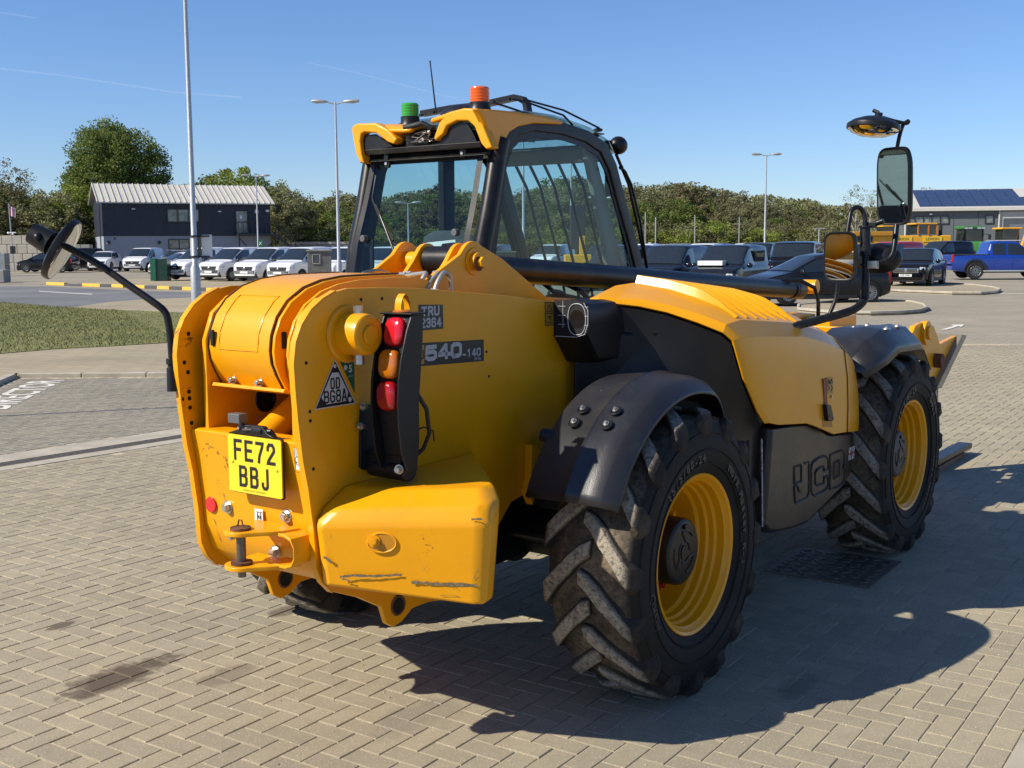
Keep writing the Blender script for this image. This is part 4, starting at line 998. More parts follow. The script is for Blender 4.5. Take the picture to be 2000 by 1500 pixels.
# oval recess with bolt
fr_o = Vector((.388, -1.418, .905)); fx = (Vector((.875, -1.148, .915)) - fr_o).normalized(); fn = fx.cross(Vector((0, 0, 1))).normalized()
def onface(px, py):
    # intersection with the slanted rear face of the box
    ray = fw + rt * (px - 1000) / FPX + up * (750 - py) / FPX; o_ = Vector((-MO @ MR, -MO @ MD, CAM_H)); rd = Vector((ray @ MR, ray @ MD, ray[2])); return o_ + rd * ((fr_o - o_).dot(fn) / rd.dot(fn))
c = onface(746, 1060); rx, rz = (onface(775, 1060) - onface(719, 1060)).length / 2, .034
mb = M(); ring = [c + fx * rx * math.cos(t) + Vector((0, 0, 1)) * rz * math.sin(t) for t in np.linspace(0, 2 * math.pi, 28, endpoint=False)]
mb.tube([p - fn * (-.001) for p in ring], .0035, 6, closed=True); obj('recess_rim', mb, YEL, T)
mb = M(); mb.rings([[tuple(p + fn * .0015) for p in ring], [tuple(c + (p - c) * .8 + fn * .0018) for p in ring]]); obj('bolt_recess', mb, mat('recess_shade_yellow', (.50, .21, .006), .5), T)  # flat ring whose darker yellow paints the shade of the recess
q = onface(731, 1056); bolt(q.x + fn.x * .002, q.y + fn.y * .002, q.z, .015, axis=tuple(fn), h=.01, m=YELW)
# gouges down to the bare casting on the box
GOUGE = mat('bare_casting', (.16, .125, .07), .9, var=.45, scale=80, bmp=.6, bscale=120)
def gouge(pts, w):
    rng = random.Random(len(pts) * 31 + pts[0][0]); top = []; bot = []
    for i in range(len(pts) - 1):
        for k in range(6):
            t = k / 6; x = pts[i][0] + (pts[i + 1][0] - pts[i][0]) * t; y = pts[i][1] + (pts[i + 1][1] - pts[i][1]) * t
            top.append((x, y - w * rng.uniform(.25, 1))); bot.append((x, y + w * rng.uniform(.25, 1)))
    outl = [pts[0]] + top + [pts[-1]] + bot[::-1]
    P_ = [onface(*p) + fn * .0022 for p in outl]; n = len(P_); c_ = sum(P_, Vector()) / n
    mb = M(); tv = [onface(*p) + fn * .0022 for p in top]; bv = [onface(*p) + fn * .0022 for p in bot]
    mb.rings([[tuple(a), tuple(b)] for a, b in zip(tv, bv)], closed=False); obj('gouge', mb, GOUGE, T, smooth=False)
gouge([(664, 1126), (690, 1124), (730, 1125), (796, 1122)], 3.4); gouge([(668, 1130), (688, 1135)], 2.5); gouge([(804, 1137), (840, 1139), (880, 1141), (942, 1143)], 4.2); gouge([(925, 1132), (938, 1106)], 2.2); gouge([(632, 1088), (650, 1098)], 4)
gouge([(921, 1014), (947, 1014)], 3); gouge([(828, 1115), (836, 1102)], 1.0); gouge([(860, 1163), (905, 1165)], .8); gouge([(842, 1027), (843, 1038)], 1.6)

# ---- rear light cluster
LX0, LX1 = .452, .577
mb = M(); mb.prism(yz([(706, 800), (710, 793), (722, 790), (812, 790), (816, 795), (816, 910), (810, 916), (775, 912), (765, 915), (710, 918), (704, 912)], .372), 'X', .3605, .372); obj('cluster_base', mb, BLKP, T, bevel=.002)
side = [(-1.130, 1.602), (-1.068, 1.60), (-1.075, 1.50), (-1.098, 1.30), (-1.10, 1.15), (-1.115, 1.05), (-1.165, 1.055), (-1.192, 1.12), (-1.204, 1.22), (-1.208, 1.30), (-1.202, 1.38), (-1.185, 1.46), (-1.155, 1.55)]
for xx in (LX0, LX1):
    mb = M(); mb.prism(side, 'X', xx - .004, xx + .004); obj('cluster_guard', mb, BLKP, T, bevel=.0015)
mb = M(); mb.prism([(-1.125, 1.60), (-1.07, 1.60), (-1.10, 1.10), (-1.15, 1.10), (-1.175, 1.25), (-1.165, 1.42)], 'X', LX0 + .005, LX1 - .005); obj('cluster_housing', mb, BLKP, T, bevel=.006)
mb = M(); mb.box(((LX0 + LX1) / 2, -1.10, 1.606), (LX1 - LX0 + .024, .085, .006)); obj('cluster_top', mb, BLKP, T, bevel=.002)
def lamp(z, y, m, tilt):
    c = Vector(((LX0 + LX1) / 2 - .002, y, z)); mb = M(); rings = []
    for k, (sc, dp) in enumerate(((1.0, 0), (1.0, .012), (.93, .020), (.70, .026), (.3, .029))):
        ring = []
        for i in range(28):
            t = 2 * math.pi * i / 28; cx_, cz_ = math.cos(t), math.sin(t)
            e = .72; ring.append((.046 * sc * math.copysign(abs(cx_) ** e, cx_), -dp, .052 * sc * math.copysign(abs(cz_) ** e, cz_)))
        rings.append(ring)
    mb.rings(rings); mb.xf(Matrix.Translation(c) @ Matrix.Rotation(tilt, 4, 'X')); return obj('lamp_lens', mb, m, T, angle=40)
lamp(1.540, -1.135, REDL, -.22); lamp(1.430, -1.168, AMB, -.10); lamp(1.320, -1.180, RED, 0.0)
c_ = A(765, 611, X=.5)
mb = M(); mb.sphere((.510, -1.105, 1.611), .036, 18, (1, .8, .22)); obj('side_marker', mb, AMB, T)
mb = M(); s_ = [(.47 + .02 * math.cos(t) * 0, -1.07 + .026 * math.cos(t), 1.615 + .055 * math.sin(t)) for t in np.linspace(0, math.pi, 10)]
mb.rings([[(.47, y, z), (.50, y, z), (.50, y + .003 * 1, z + .003), (.47, y + .003, z + .003)] for _, y, z in s_]); obj('lift_strap', mb, YEL, T)
mb = M(); mb.cyl((.372, -1.12, 1.045), (.56, -1.13, 1.045), .035, n=22); mb.box((.45, -1.12, 1.08), (.16, .05, .06)); obj('cluster_pivot', mb, BLKP, T, bevel=.004)
bolt(.545, -1.168, 1.06, .012, axis=(.25, -.96, 0))
bolt(.373, -1.185, 1.20, .011, axis=(1, 0, 0)); bolt(.373, -.93, 1.04, .011, axis=(1, 0, 0)); bolt(.373, -1.17, 1.27, .010, axis=(1, 0, 0))
mb = M(); mb.tube([(.55, -1.09, 1.34), (.565, -1.04, 1.26), (.56, -1.02, 1.17), (.53, -1.02, 1.11), (.50, -1.06, 1.07)], .008, 8); mb.tube([(.40, -.93, 1.15), (.43, -.90, 1.165), (.45, -.87, 1.15), (.45, -.865, 1.11)], .003, 6); obj('cluster_cable', mb, RUBS, T)

# ---- stickers on the right plate
SX = 0.3612
sticker('fleet_sticker', [(817, 595), (865, 595), (866, 642), (819, 646)], X=SX, m=BLACKP)
def ptxt(name, body, size, px, py, m, **k):
    c = A(px, py, X=SX + .0008); return text(name, body, size, m, T, frame(c, (0, 1, 0), (0, 0, 1)), **k)
def rtxt(name, body, h, w, pen, gap, px, py, m, d=.0010):
    c = A(px, py, X=SX + d); return ribbon(name, body, h, w, pen, gap, m, T, frame(c, (0, 1, 0), (0, 0, 1)))
rtxt('fleet_text', 'TRU', .038, .032, .0085, .005, 841, 607.5, GREYP); rtxt('fleet_text', '2364', .038, .0275, .0078, .0042, 842, 630, GREYP)
sticker('model_sticker', [(800, 671), (945, 663), (945, 705), (800, 717)], X=SX, m=BLACKP)
sticker('logo_square', [(812, 674.5), (828.5, 674), (828.5, 711), (812, 712)], X=SX + .0004, m=mat('logo_yellow', (.42, .20, .02), .4))
mb = M(); c = A(822, 693, X=SX + .0012)
for (y1, z1, y2, z2) in ((-.015, .012, .014, .016), (.014, .016, .014, -.014), (.014, -.014, -.015, -.018), (-.015, .0, .006, .002)):
    mb.tube([(c[0], c[1] + y1, c[2] + z1), (c[0], c[1] + y2, c[2] + z2)], .0022, 5)
obj('logo_mark', mb, BLACKP, T)
rtxt('model_text', '540', .062, .070, .0165, .007, 867, 686.5, GREYP); rtxt('model_text', '-140', .034, .027, .0068, .004, 921, 688.8, GREYP); ptxt('model_text', 'Hi Viz', .016, 933, 700.5, GREYP, sx=1.1, bold=.0004)
sticker('warning_sticker', [(1065, 590), (1081, 590), (1082, 634), (1065, 636)], X=SX, m=mat('warning_yellow', (.36, .20, .03), .4))
mb = M()
for a, b in (((1065, 590), (1081, 590)), ((1081, 590), (1082, 634)), ((1082, 634), (1065, 636)), ((1065, 636), (1065, 590)), ((1065, 612), (1081, 612)), ((1068, 608), (1073, 595)), ((1073, 595), (1079, 608)), ((1079, 608), (1068, 608)), ((1070, 620), (1076, 617)), ((1076, 617), (1073, 624)), ((1068, 630), (1078, 630))):
    mb.tube([tuple(A(*a, X=SX + .001)), tuple(A(*b, X=SX + .001))], .0016, 5)
obj('warning_drawing', mb, BLACKP, T)
WH2 = mat('emission_white', (.52, .50, .47), .35, var=.05); EGR = mat('emission_green', (.015, .10, .045), .35); 
sticker('emission_green_label', [(661, 700), (692, 700), (693, 768)], X=SX, m=EGR)
sticker('emission_triangle', [(654, 701), (695, 788), (614, 801)], X=SX + .0006, m=WH2)
sticker('emission_triangle_dark', [(654.3, 705), (692.5, 786.5), (617, 798.5)], X=SX + .0009, m=BLACKP)
sticker('emission_panel', [(648.5, 728), (661, 727), (680, 765), (677, 783), (637, 790), (628, 777)], X=SX + .0012, m=WH2)
def ptx2(body, size, px, py, m, d=.0020, **k):
    c = A(px, py, X=SX + d); t = text('emission_text', body, size, m, T, frame(c, (0, 1, 0), (0, 0, 1)), **k); return t
rtxt('emission_text', 'OD', .040, .021, .0058, .005, 655, 748.5, BLACKP, .0022); rtxt('emission_text', 'BG8A', .044, .0245, .0060, .0045, 655.5, 773.5, BLACKP, .0022)
ptx2('EMISSIONS', .0085, 681, 707, WH2, bold=.0004); ptx2('5', .036, 684.5, 720.5, WH2, bold=.0015); ptx2('Accelid' if False else 'ACHVD', .008, 685, 735, WH2)
for (px, py, r) in ((654, 715, .007), (675, 718, .009), (683.5, 780, .009)):
    c = A(px, py, X=SX + .0014); mb = M(); mb.cyl((c[0] - .0002, c[1], c[2]), (c[0] + .0003, c[1], c[2]), r, n=20); obj('emission_dot', mb, WH2, T)
# ---- engine pod: hood loft, black rear end, air box, tank
# outlines of the hood, each from the inner edge over the top and down the outer side: (X, Y, Z)
# H0 rear lip low edge, H1 crease above it, H2 upper ridge where the slats begin, then stations forward
H0 = [(.40, .23, 1.50), (.43, .245, 1.585), (.47, .255, 1.590), (.62, .37, 1.567), (.735, .42, 1.541), (.86, .475, 1.496), (.96, .525, 1.452), (.995, .555, 1.415), (1.02, .62, 1.24), (1.033, .74, 1.08), (1.035, .82, 1.012)]
H1 = [(.40, .235, 1.52), (.43, .26, 1.603), (.47, .275, 1.607), (.62, .385, 1.597), (.735, .44, 1.571), (.86, .497, 1.531), (.965, .545, 1.488), (1.012, .60, 1.425), (1.034, .67, 1.24), (1.044, .79, 1.08), (1.046, .86, 1.010)]
H2 = [(.37, .55, 1.50), (.385, .55, 1.650), (.46, .60, 1.664), (.60, .62, 1.640), (.74, .64, 1.602), (.86, .66, 1.560), (.965, .70, 1.500), (1.022, .74, 1.425), (1.042, .80, 1.25), (1.047, .92, 1.08), (1.048, .95, .990)]
def st(y, zt_, zs, xo, zb, xi=.37): return [(xi, y, zs - .25), (xi + .012, y, zt_ - .035), (.46, y, zt_), (.60, y, zt_ - .02), (.74, y, zt_ - .05), (.86, y, zs + (zt_ - zs) * .38), (.965 * xo / 1.05, y, zs + (zt_ - zs) * .08), (1.022 * xo / 1.05, y, zs - .055), (1.043 * xo / 1.05, y, zs - .20), (xo, y, (zs - .2) * .45 + zb * .55), (xo, y, zb)]
H3 = st(1.30, 1.600, 1.440, 1.05, .953); H4 = st(1.48, 1.575, 1.410, 1.05, .905); H5 = st(1.66, 1.545, 1.375, 1.05, .850); H6 = st(1.86, 1.50, 1.325, 1.05, .835); H7 = st(2.02, 1.44, 1.270, 1.035, .815); H8 = st(2.15, 1.37, 1.205, 1.01, .80)
mb = M(); mb.rings([H0, H1, H2, H3, H4, H5, H6, H7, H8], closed=False)
eh = obj('engine_hood', mb, YEL, T, angle=24); s_ = eh.modifiers.new('solid', 'SOLIDIFY'); s_.thickness = .012; s_.offset = -1
bv = eh.modifiers.new('bevel', 'BEVEL'); bv.width = .010; bv.segments = 3; bv.limit_method = 'ANGLE'; bv.angle_limit = R_(18)
mb = M(); mb.add(H8, [tuple(range(len(H8)))]); obj('hood_front_face', mb, YEL, T, smooth=False)
mb = M(); g_ = [Vector(p) + Vector((.002, 0, 0)) for p in H6[5:]]; mb.tube(g_, .003, 5); obj('panel_gap', mb, mat('gap_dark', (.10, .045, .01), .7), T)
# slats across the top of the hood
SLATG = mat('gap_shade', (.030, .025, .005), .7)  # dark strips over the yellow hood paint the shade between slats
def slat_z(x, zi, zo): return float(np.interp(x, [.42, .60, .76, .88, .95], [zi, zi - .022, zi - .060, zo + .018, zo]))
ysl = [.655, .755, .865, .98, 1.095, 1.215, 1.34]
for k, y0 in enumerate(ysl):
    zi = 1.664 - (y0 - .60) / .70 * .064; zo = 1.514 - (y0 - .66) * .094
    xs_ = np.linspace(.42, .95, 13); rg = []
    for i, x in enumerate(xs_):
        z = slat_z(x, zi, zo); t_e = min(1, (12 - i) / 2.0) ; rise = .036 * t_e + .002; lean = .050
        lo_ = .016 if (k and i < 11) else -.006; rg.append([(x, y0 + .020, z + lo_), (x, y0 + lean * .80, z + rise), (x, y0 + lean, z + rise + .001), (x, y0 + lean + .006, z + rise - .006), (x, y0 + .030, z + lo_ - .004)])
    mb = M(); mb.rings(rg); obj('hood_slat', mb, YEL, T, bevel=.002, angle=40)
    if k < len(ysl) - 1:
        y1 = ysl[k + 1]; gg = [[(x, y0 + .048, slat_z(x, zi, zo) + .004), (x, y1 + .040, slat_z(x, zi, zo) - .0085 + .004)] for x in xs_[:-1]]
        mb = M(); mb.rings(gg, closed=False); obj('slat_gap_shade', mb, SLATG, T)
def lerp_sec(a, b, t): return [tuple(np.array(p) * (1 - t) + np.array(q) * t) for p, q in zip(a, b)]
# black rear end below the lip
mb = M()
def drop(p, z): return (p[0], p[1], z)
R0 = [Vector(p) for p in H0[1:]]
inner = [(.40, .20, 1.30), (.42, .21, 1.28), (.52, .30, 1.25), (.64, .36, 1.20), (.76, .42, 1.14), (.84, .48, 1.08), (.90, .54, 1.02), (.94, .62, .97), (.96, .72, .94), (.97, .80, .93)]
mb.rings([[tuple(p + Vector((-.012, -.0, -.012))) for p in R0], [tuple((p + Vector(q)) / 2 + Vector((-.02, .03, 0))) for p, q in zip(R0, inner)], [tuple(q) for q in inner]], closed=False)
obj('rear_cowl', mb, BLKP, T, angle=50)
mb = M(); mb.prism([(.40, .16), (.95, .78), (.95, 1.0), (.40, 1.0)], 'Z', .70, 1.45); obj('engine_bay', mb, BLKP, T, bevel=.02)
mb = M(); mb.tube([tuple(Vector(p) + Vector((.004, -.012, 0))) for p in ((.66, .41, 1.45), (.80, .53, 1.42), (.97, .66, 1.385))], .003, 5); obj('cowl_seam', mb, BLK, T)
# air intake box
AX0, AX1, AY0, AY1 = .362, .545, .07, .36
bt = [(AX0, AY0, 1.335), (AX0, AY0, 1.60), (AX1 - .05, AY0, 1.60), (AX1 - .015, AY0, 1.585), (AX1, AY0, 1.55), (AX1, AY0, 1.37), (AX1 - .02, AY0, 1.34), (AX1 - .05, AY0, 1.325)]
bt0 = [(AX0, AY0 - .0, 1.44), (AX0, AY0, 1.602), (AX1 - .06, AY0, 1.602), (AX1 - .02, AY0, 1.59), (AX1, AY0, 1.555), (AX1, AY0, 1.50), (AX1 - .01, AY0, 1.46), (AX1 - .05, AY0, 1.44)]
bt1 = [(x, y + .10, z - (.12 if z < 1.5 else .004)) for x, y, z in bt0]; bt2 = [(x + (.02 if x > .5 else 0), .50, z - (.13 if z < 1.5 else .0)) for x, y, z in bt0]
mb = M(); mb.rings([bt0, bt1, bt2]); obj('air_box', mb, BLKP, T, bevel=.006)
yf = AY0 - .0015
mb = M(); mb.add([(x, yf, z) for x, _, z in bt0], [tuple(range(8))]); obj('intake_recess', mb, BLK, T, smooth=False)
mb = M(); cx_, cz_ = (.485, 1.520)
oval = [(cx_ + .046 * math.copysign(abs(math.cos(t)) ** .8, math.cos(t)), yf - .003, cz_ + .068 * math.copysign(abs(math.sin(t)) ** .8, math.sin(t))) for t in np.linspace(0, 2 * math.pi, 32, endpoint=False)]
mb.tube(oval, .0016, 5, closed=True)
for z in (1.575, 1.535, 1.495): mb.tube([(.385, yf - .002, z), (.425, yf - .002, z)], .0012, 4); mb.tube([(.525, yf - .002, z), (.543, yf - .002, z)], .0012, 4)
mb.tube([(.412, yf - .002, 1.60), (.412, yf - .002, 1.48)], .0010, 4); mb.tube([(AX0 + .01, yf - .002, 1.442), (AX1 - .06, yf - .002, 1.442), (AX1 - .02, yf - .002, 1.455), (AX1 - .003, yf - .002, 1.50), (AX1 - .003, yf - .002, 1.56), (AX1 - .025, yf - .002, 1.592)], .0015, 5)
obj('grille_edge_shine', mb, mat('edge_shine', (.55, .56, .58), .35), T)  # pale lines paint a shine along the black intake edges
mb = M(); mb.lathe([(yf + .0, .0), (yf - .0005, .001), (yf - .001, .04)], 'Y', (cx_, 0, cz_), n=24); obj('intake_pipe', mb, BLKG, T)
# tank with raised lettering
tk = [(.88, .49), (.94, .985), (1.40, .955), (1.48, .945), (1.70, .855), (1.76, .84), (2.13, .80), (2.14, .70), (2.09, .56), (1.95, .50), (1.45, .395), (1.30, .40), (1.02, .43), (.93, .455)]
def inset(poly, d, cy, cz): return [(cy + (y - cy) * (1 - d), cz + (z - cz) * (1 - d)) for y, z in poly]
cy_, cz2 = 1.5, .68
rings = []
for x, d in ((.55, .03), (.92, .02), (.985, .04), (1.008, .07)):
    rings.append([(x, y, z) for y, z in inset(tk, d, cy_, cz2)])
mb = M(); mb.rings(rings); obj('fuel_tank', mb, BLKT, T, bevel=.012, seg=2, angle=28)
tc_ = A(1592, 935, X=1.012)
GRV = mat('groove_black', (.002, .002, .002), .6)
def groove(name, pts, closed=True):
    P_ = [Vector(A(1440 + x / 5.554, 790 + y / 5.554, X=1.0085)) for x, y in pts]
    mb = M(); mb.tube(P_, .0042, 6, closed=closed); o = obj(name, mb, GRV, T)
    mb = M(); mb.tube([p + Vector((.001, .010, -.008)) for p in P_], .0030, 6, closed=closed); obj(name + '_edge', mb, BLKT, T)
groove('letter_outline', [(615, 668), (690, 648), (690, 825), (613, 857)], True)
groove('letter_outline', [(725, 632), (775, 618), (774, 950), (755, 1000), (715, 1027), (625, 1066), (618, 980), (612, 885), (655, 878), (660, 935), (690, 940)], False)
groove('letter_outline', [(985, 700), (985, 600), (965, 560), (930, 552), (860, 583), (815, 620), (798, 670), (798, 935), (812, 972), (840, 982), (925, 940), (965, 908), (982, 865), (982, 768), (937, 782), (935, 848), (905, 860), (862, 870), (842, 855), (840, 735), (858, 702), (905, 672), (935, 665), (935, 716)])
groove('letter_outline', [(1003, 540), (1120, 490), (1150, 500), (1162, 540), (1158, 640), (1142, 672), (1165, 705), (1160, 800), (1138, 852), (1090, 885), (1000, 915)])
groove('letter_outline', [(1042, 628), (1105, 600), (1103, 680), (1100, 760), (1042, 800)])
mb = M(); q_ = [A(1440 + x / 5.554, 790 + y / 5.554, X=1.0098) for x, y in ((1045, 640), (1100, 640), (1098, 755), (1045, 795), (1010, 790), (1000, 700))]; mb.add([tuple(p) for p in q_], [tuple(range(6))]); obj('mud_patch', mb, mat('dried_mud', (.075, .04, .022), .9, var=.4, scale=40), T, smooth=False)
fl_c = A(1663, 885, X=1.010)
mb = M(); mb.add([(1.0105, fl_c[1] - .045, fl_c[2] - .035), (1.0105, fl_c[1] + .045, fl_c[2] - .035), (1.0105, fl_c[1] + .05, fl_c[2] + .035), (1.0105, fl_c[1] - .045, fl_c[2] + .035)], [(0, 1, 2, 3)]); obj('flag_sticker', mb, mat('flag_white', (.45, .42, .42), .5), T, smooth=False)
mb = M()
for a, b, r in (((-.044, 0), (.044, 0), .0055), ((0, -.034), (0, .034), .0055), ((-.04, -.03), (.04, .03), .0022), ((-.04, .03), (.04, -.03), .0022)):
    mb.box((1.011, fl_c[1] + (a[0] + b[0]) / 2, fl_c[2] + (a[1] + b[1]) / 2), (.0008 if r > .003 else .0005, math.dist(a, b), r * 2), (math.atan2(b[1] - a[1], b[0] - a[0]), 0, 0))
obj('flag_cross', mb, mat('flag_red', (.22, .03, .05), .5), T, smooth=False)
# torn mud flap and bracket between wheel and tank
mb = M(); mb.prism(yz([(1425, 812), (1472, 818), (1462, 862)], .93), 'X', .92, .94); obj('dusty_bracket', mb, mat('dusty_brown', (.24, .13, .08), .9, var=.4, scale=30), T)
mb = M(); mb.box((.80, .84, .72), (.32, .04, .5)); obj('wheel_arch_liner', mb, BLKP, T, bevel=.01)
mb = M(); mb.tube([(1.0, .87, .93), (1.0, .885, .75), (1.0, .90, .50)], .004, 5); obj('scuffed_edge', mb, mat('scuff', (.45, .45, .44), .8, var=.6, scale=60), T)
# hood latch, stickers
lp = yz([(1610, 741), (1616, 741), (1617, 780), (1619, 785), (1619, 820), (1612, 826), (1609, 800)], 1.055)
mb = M(); mb.prism(yz([(1608, 740), (1614, 740), (1616, 790), (1610, 790)], 1.052), 'X', 1.046, 1.053); obj('latch_slot', mb, mat('dark_red_strip', (.20, .03, .01), .5), T)
mb = M(); mb.prism(yz([(1609, 790), (1618, 790), (1624, 818), (1621, 822), (1613, 822)], 1.06), 'X', 1.05, 1.075); obj('latch_handle', mb, BLKP, T, bevel=.004)
mb = M(); mb.prism(yz([(1605, 797), (1624, 797), (1626, 834), (1607, 834)], 1.052), 'X', 1.046, 1.0515); obj('latch_recess', mb, mat('recess_shade_yellow2', (.45, .2, .008), .5), T)  # flat patch, the shade of the recess put into its yellow
c = A(1623, 775, X=1.05); mb = M(); mb.cyl((1.048, c[1], c[2]), (1.058, c[1], c[2]), .008, n=14); obj('hood_lock', mb, STEEL, T)
WY = bpy.data.materials['warning_yellow']
sticker('hood_warning', [(1615, 738), (1627, 737), (1628, 768), (1616, 770)], X=1.0525, m=WY)
mb = M()
for a, b in (((1617, 748), (1619, 741)), ((1619, 741), (1621, 748)), ((1621, 748), (1617, 748)), ((1622, 748), (1624, 740)), ((1624, 740), (1626, 747)), ((1626, 747), (1622, 748)), ((1617, 752), (1620, 758)), ((1620, 758), (1618, 762)), ((1623, 752), (1626, 757)), ((1626, 757), (1623, 765)), ((1616, 750), (1627, 749))):
    mb.tube([tuple(A(*a, X=1.0535)), tuple(A(*b, X=1.0535))], .0018, 5)
obj('warning_drawing', mb, BLACKP, T)

# ---- mudguards
GUARD = mat('mudguard_plastic', (.020, .020, .022), .36, spec=.5, bmp=.18, bscale=220, dirt=(.12, .11, .10), dirt_amt=.25, dirt_scale=4)
def mudguard(Yc, side, angs, Rf=.69, xin=.70, xout=1.085, name='mudguard', flat=False, edgedrop=.045):
    mb = M(); rings = []
    for i, a in enumerate(angs):
        t = i / (len(angs) - 1); R0_ = Rf
        if flat: R0_ = Rf / max(math.cos(a - flat_c(a)), .5)
        taper = 1.0 if t < .72 else 1 - (t - .72) / .28 * .55
        def P_(x, r): return (side * x, Yc + r * math.sin(a), WZ + r * math.cos(a))
        xo = xin + (xout - xin) * (0.55 + 0.45 * taper) if t > .72 else xout
        xm = (xin + xo) / 2
        rings.append([P_(xin - .004, R0_ - .03), P_(xin, R0_), P_(xin + .1, R0_ + .012), P_(xm - .012, R0_ + .018), P_(xm, R0_ + .026), P_(xm + .012, R0_ + .018), P_(xo - .10, R0_ + .014), P_(xo - .055, R0_ + .002), P_(xo - .045, R0_ - .004), P_(xo, R0_ - edgedrop), P_(xo + .004, R0_ - edgedrop - .012)])
    mb.rings(rings, closed=False)
    o = obj(name, mb, GUARD, T, angle=40, smooth=True)
    s_ = o.modifiers.new('solid', 'SOLIDIFY'); s_.thickness = .006; s_.offset = -1
    return o
angs = list(np.linspace(R_(-65), R_(47), 34))
mg = mudguard(.02, 1, angs, Rf=.712)
def mg_bolt(ang, x, Yc, side=1):
    R_0 = .712 + .0165; n_ = Vector((0, math.sin(ang), math.cos(ang))); p = Vector((side * x, Yc, WZ)) + n_ * R_0
    mb = M(); a_ = Vector((1, 0, 0)); b_ = n_.cross(a_)
    for r_, h_ in ((.030, -.003), ):
        mb.rings([[tuple(p + a_ * rr * math.cos(t) + b_ * rr * math.sin(t) + n_ * hh) for t in np.linspace(0, 2 * math.pi, 22, endpoint=False)] for rr, hh in ((.026, -.002), (.022, .002), (.018, .002), (.015, -.001))])
    obj('bolt_dimple', mb, BLKP, T)
    bolt(*(p + n_ * .001), .0085, axis=tuple(n_), h=.006)
for (px, py) in ((1138, 798), (1121, 824), (1202, 801), (1184, 828)):
    # nearest point of the guard surface on the sight line
    best = None
    for x in np.linspace(.72, 1.06, 69):
        q = A(px, py, X=x); r = math.hypot(q[1], q[2] - WZ)
        e = abs(r - .728)
        if best is None or e < best[0]: best = (e, x, math.atan2(q[1], q[2] - WZ))
    mg_bolt(best[2], best[1], 0)
mb = M(); mb.cyl((.66, -.46, 1.10), (.80, -.42, 1.07), .026, .04, n=24); obj('guard_bracket', mb, BLKP, T, bevel=.004)
mudguard(0.015, -1, angs, Rf=.705)
# front guards: cut from flat facets
def facet_guard(side):
    sec_ = [(2.06, 1.155), (2.28, 1.29), (2.52, 1.345), (2.98, 1.335), (3.22, 1.24), (3.40, 1.10)]
    mb = M(); rings = []
    for k, (y, z) in enumerate(sec_):
        xi = .70; xo = 1.10 - (.0 if 0 < k < 4 else .05); dz = .10 if 0 < k < 4 else .03
        rings.append([(side * (xi - .01), y, z - .05), (side * xi, y, z), (side * (xi + .14), y, z + .006), (side * (xi + .19), y, z + .014), (side * (xi + .24), y, z + .006), (side * (xo - .11), y, z), (side * (xo - .02), y + (2.75 - y) * .08, z - dz * .8), (side * xo, y + (2.75 - y) * .1, z - dz - .03)])
    mb.rings(rings, closed=False); o = obj('mudguard', mb, GUARD, T, angle=28); s_ = o.modifiers.new('solid', 'SOLIDIFY'); s_.thickness = .006; s_.offset = -1
facet_guard(1); facet_guard(-1)
for (x, y) in ((.80, 2.62), (1.0, 2.60), (.80, 2.85), (.98, 2.86)):
    mb = M(); mb.cyl((x, y, 1.342), (x, y, 1.349), .026, .022, n=18); mb.cyl((x, y, 1.349), (x, y, 1.357), .009, n=6); obj('guard_bolt', mb, STEEL, T)

# ---- cab
CXR, CXL = -.225, -1.12
def cabx(s, z):      # slight tumblehome
    t = max(0, min(1, (z - 1.2) / 1.3)); return (CXR - .02 * t) if s > 0 else (CXL + .06 * t)
side_pts = [(.30, 1.0), (.30, 1.62), (.335, 1.84), (.40, 2.04), (.455, 2.27), (.50, 2.385), (.60, 2.455), (.78, 2.49), (1.06, 2.49), (1.31, 2.465), (1.50, 2.41), (1.60, 2.30), (1.70, 2.10), (1.82, 1.88), (1.92, 1.66), (1.98, 1.45), (2.0, 1.0)]
IN = .05
def inner_side():
    c = Vector((1.1, 1.75, 0)); return [(.395, 1.10), (.395, 1.62), (.425, 1.84), (.475, 2.04), (.525, 2.25), (.575, 2.345), (.65, 2.395), (.80, 2.425), (1.05, 2.425), (1.28, 2.40), (1.43, 2.355), (1.52, 2.26), (1.615, 2.07), (1.735, 1.85), (1.83, 1.64), (1.87, 1.47), (1.88, 1.10)]
ins = inner_side()
for s in (1, -1):
    ro = [(cabx(s, z) , y, z) for y, z in side_pts]; ri = [(cabx(s, z), y, z) for y, z in ins]
    d = .045
    rings = [[ro[k], ri[k], (ri[k][0] - s * d, ri[k][1], ri[k][2]), (ro[k][0] - s * d, ro[k][1], ro[k][2])] for k in range(len(ro))]
    mb = M(); mb.rings(rings + [rings[0]], True, False); obj('cab_side_frame', mb, BLKM, T, bevel=.008)
    gl = M(); gl.add([(p[0] - s * .012, p[1], p[2]) for p in ri], [tuple(range(len(ri)))]); obj('side_window' if s > 0 else 'door_window', gl, GLASS_D, T, smooth=False)
    # black ceramic band around the pane
    inn2 = [((y - 1.12) * .955 + 1.12, (z - 1.76) * .955 + 1.76) for y, z in ins]
    mb = M(); mb.rings([[(cabx(s, a[1]) - s * .009, a[0], a[1]), (cabx(s, b[1]) - s * .009, b[0], b[1])] for a, b in zip(ins + [ins[0]], inn2 + [inn2[0]])], closed=False); obj('pane_band', mb, BLKP, T)
# lower cab body
mb = M(); mb.prism([(.30, .75), (.30, 1.60), (2.0, 1.45), (2.0, .75)], 'X', -1.10, -.26); obj('cab_floor', mb, BLKM, T, bevel=.02)
mb = M(); mb.box((-1.125, 1.1, 1.15), (.03, 1.5, .7)); obj('cab_door_panel', mb, YEL, T, bevel=.01)
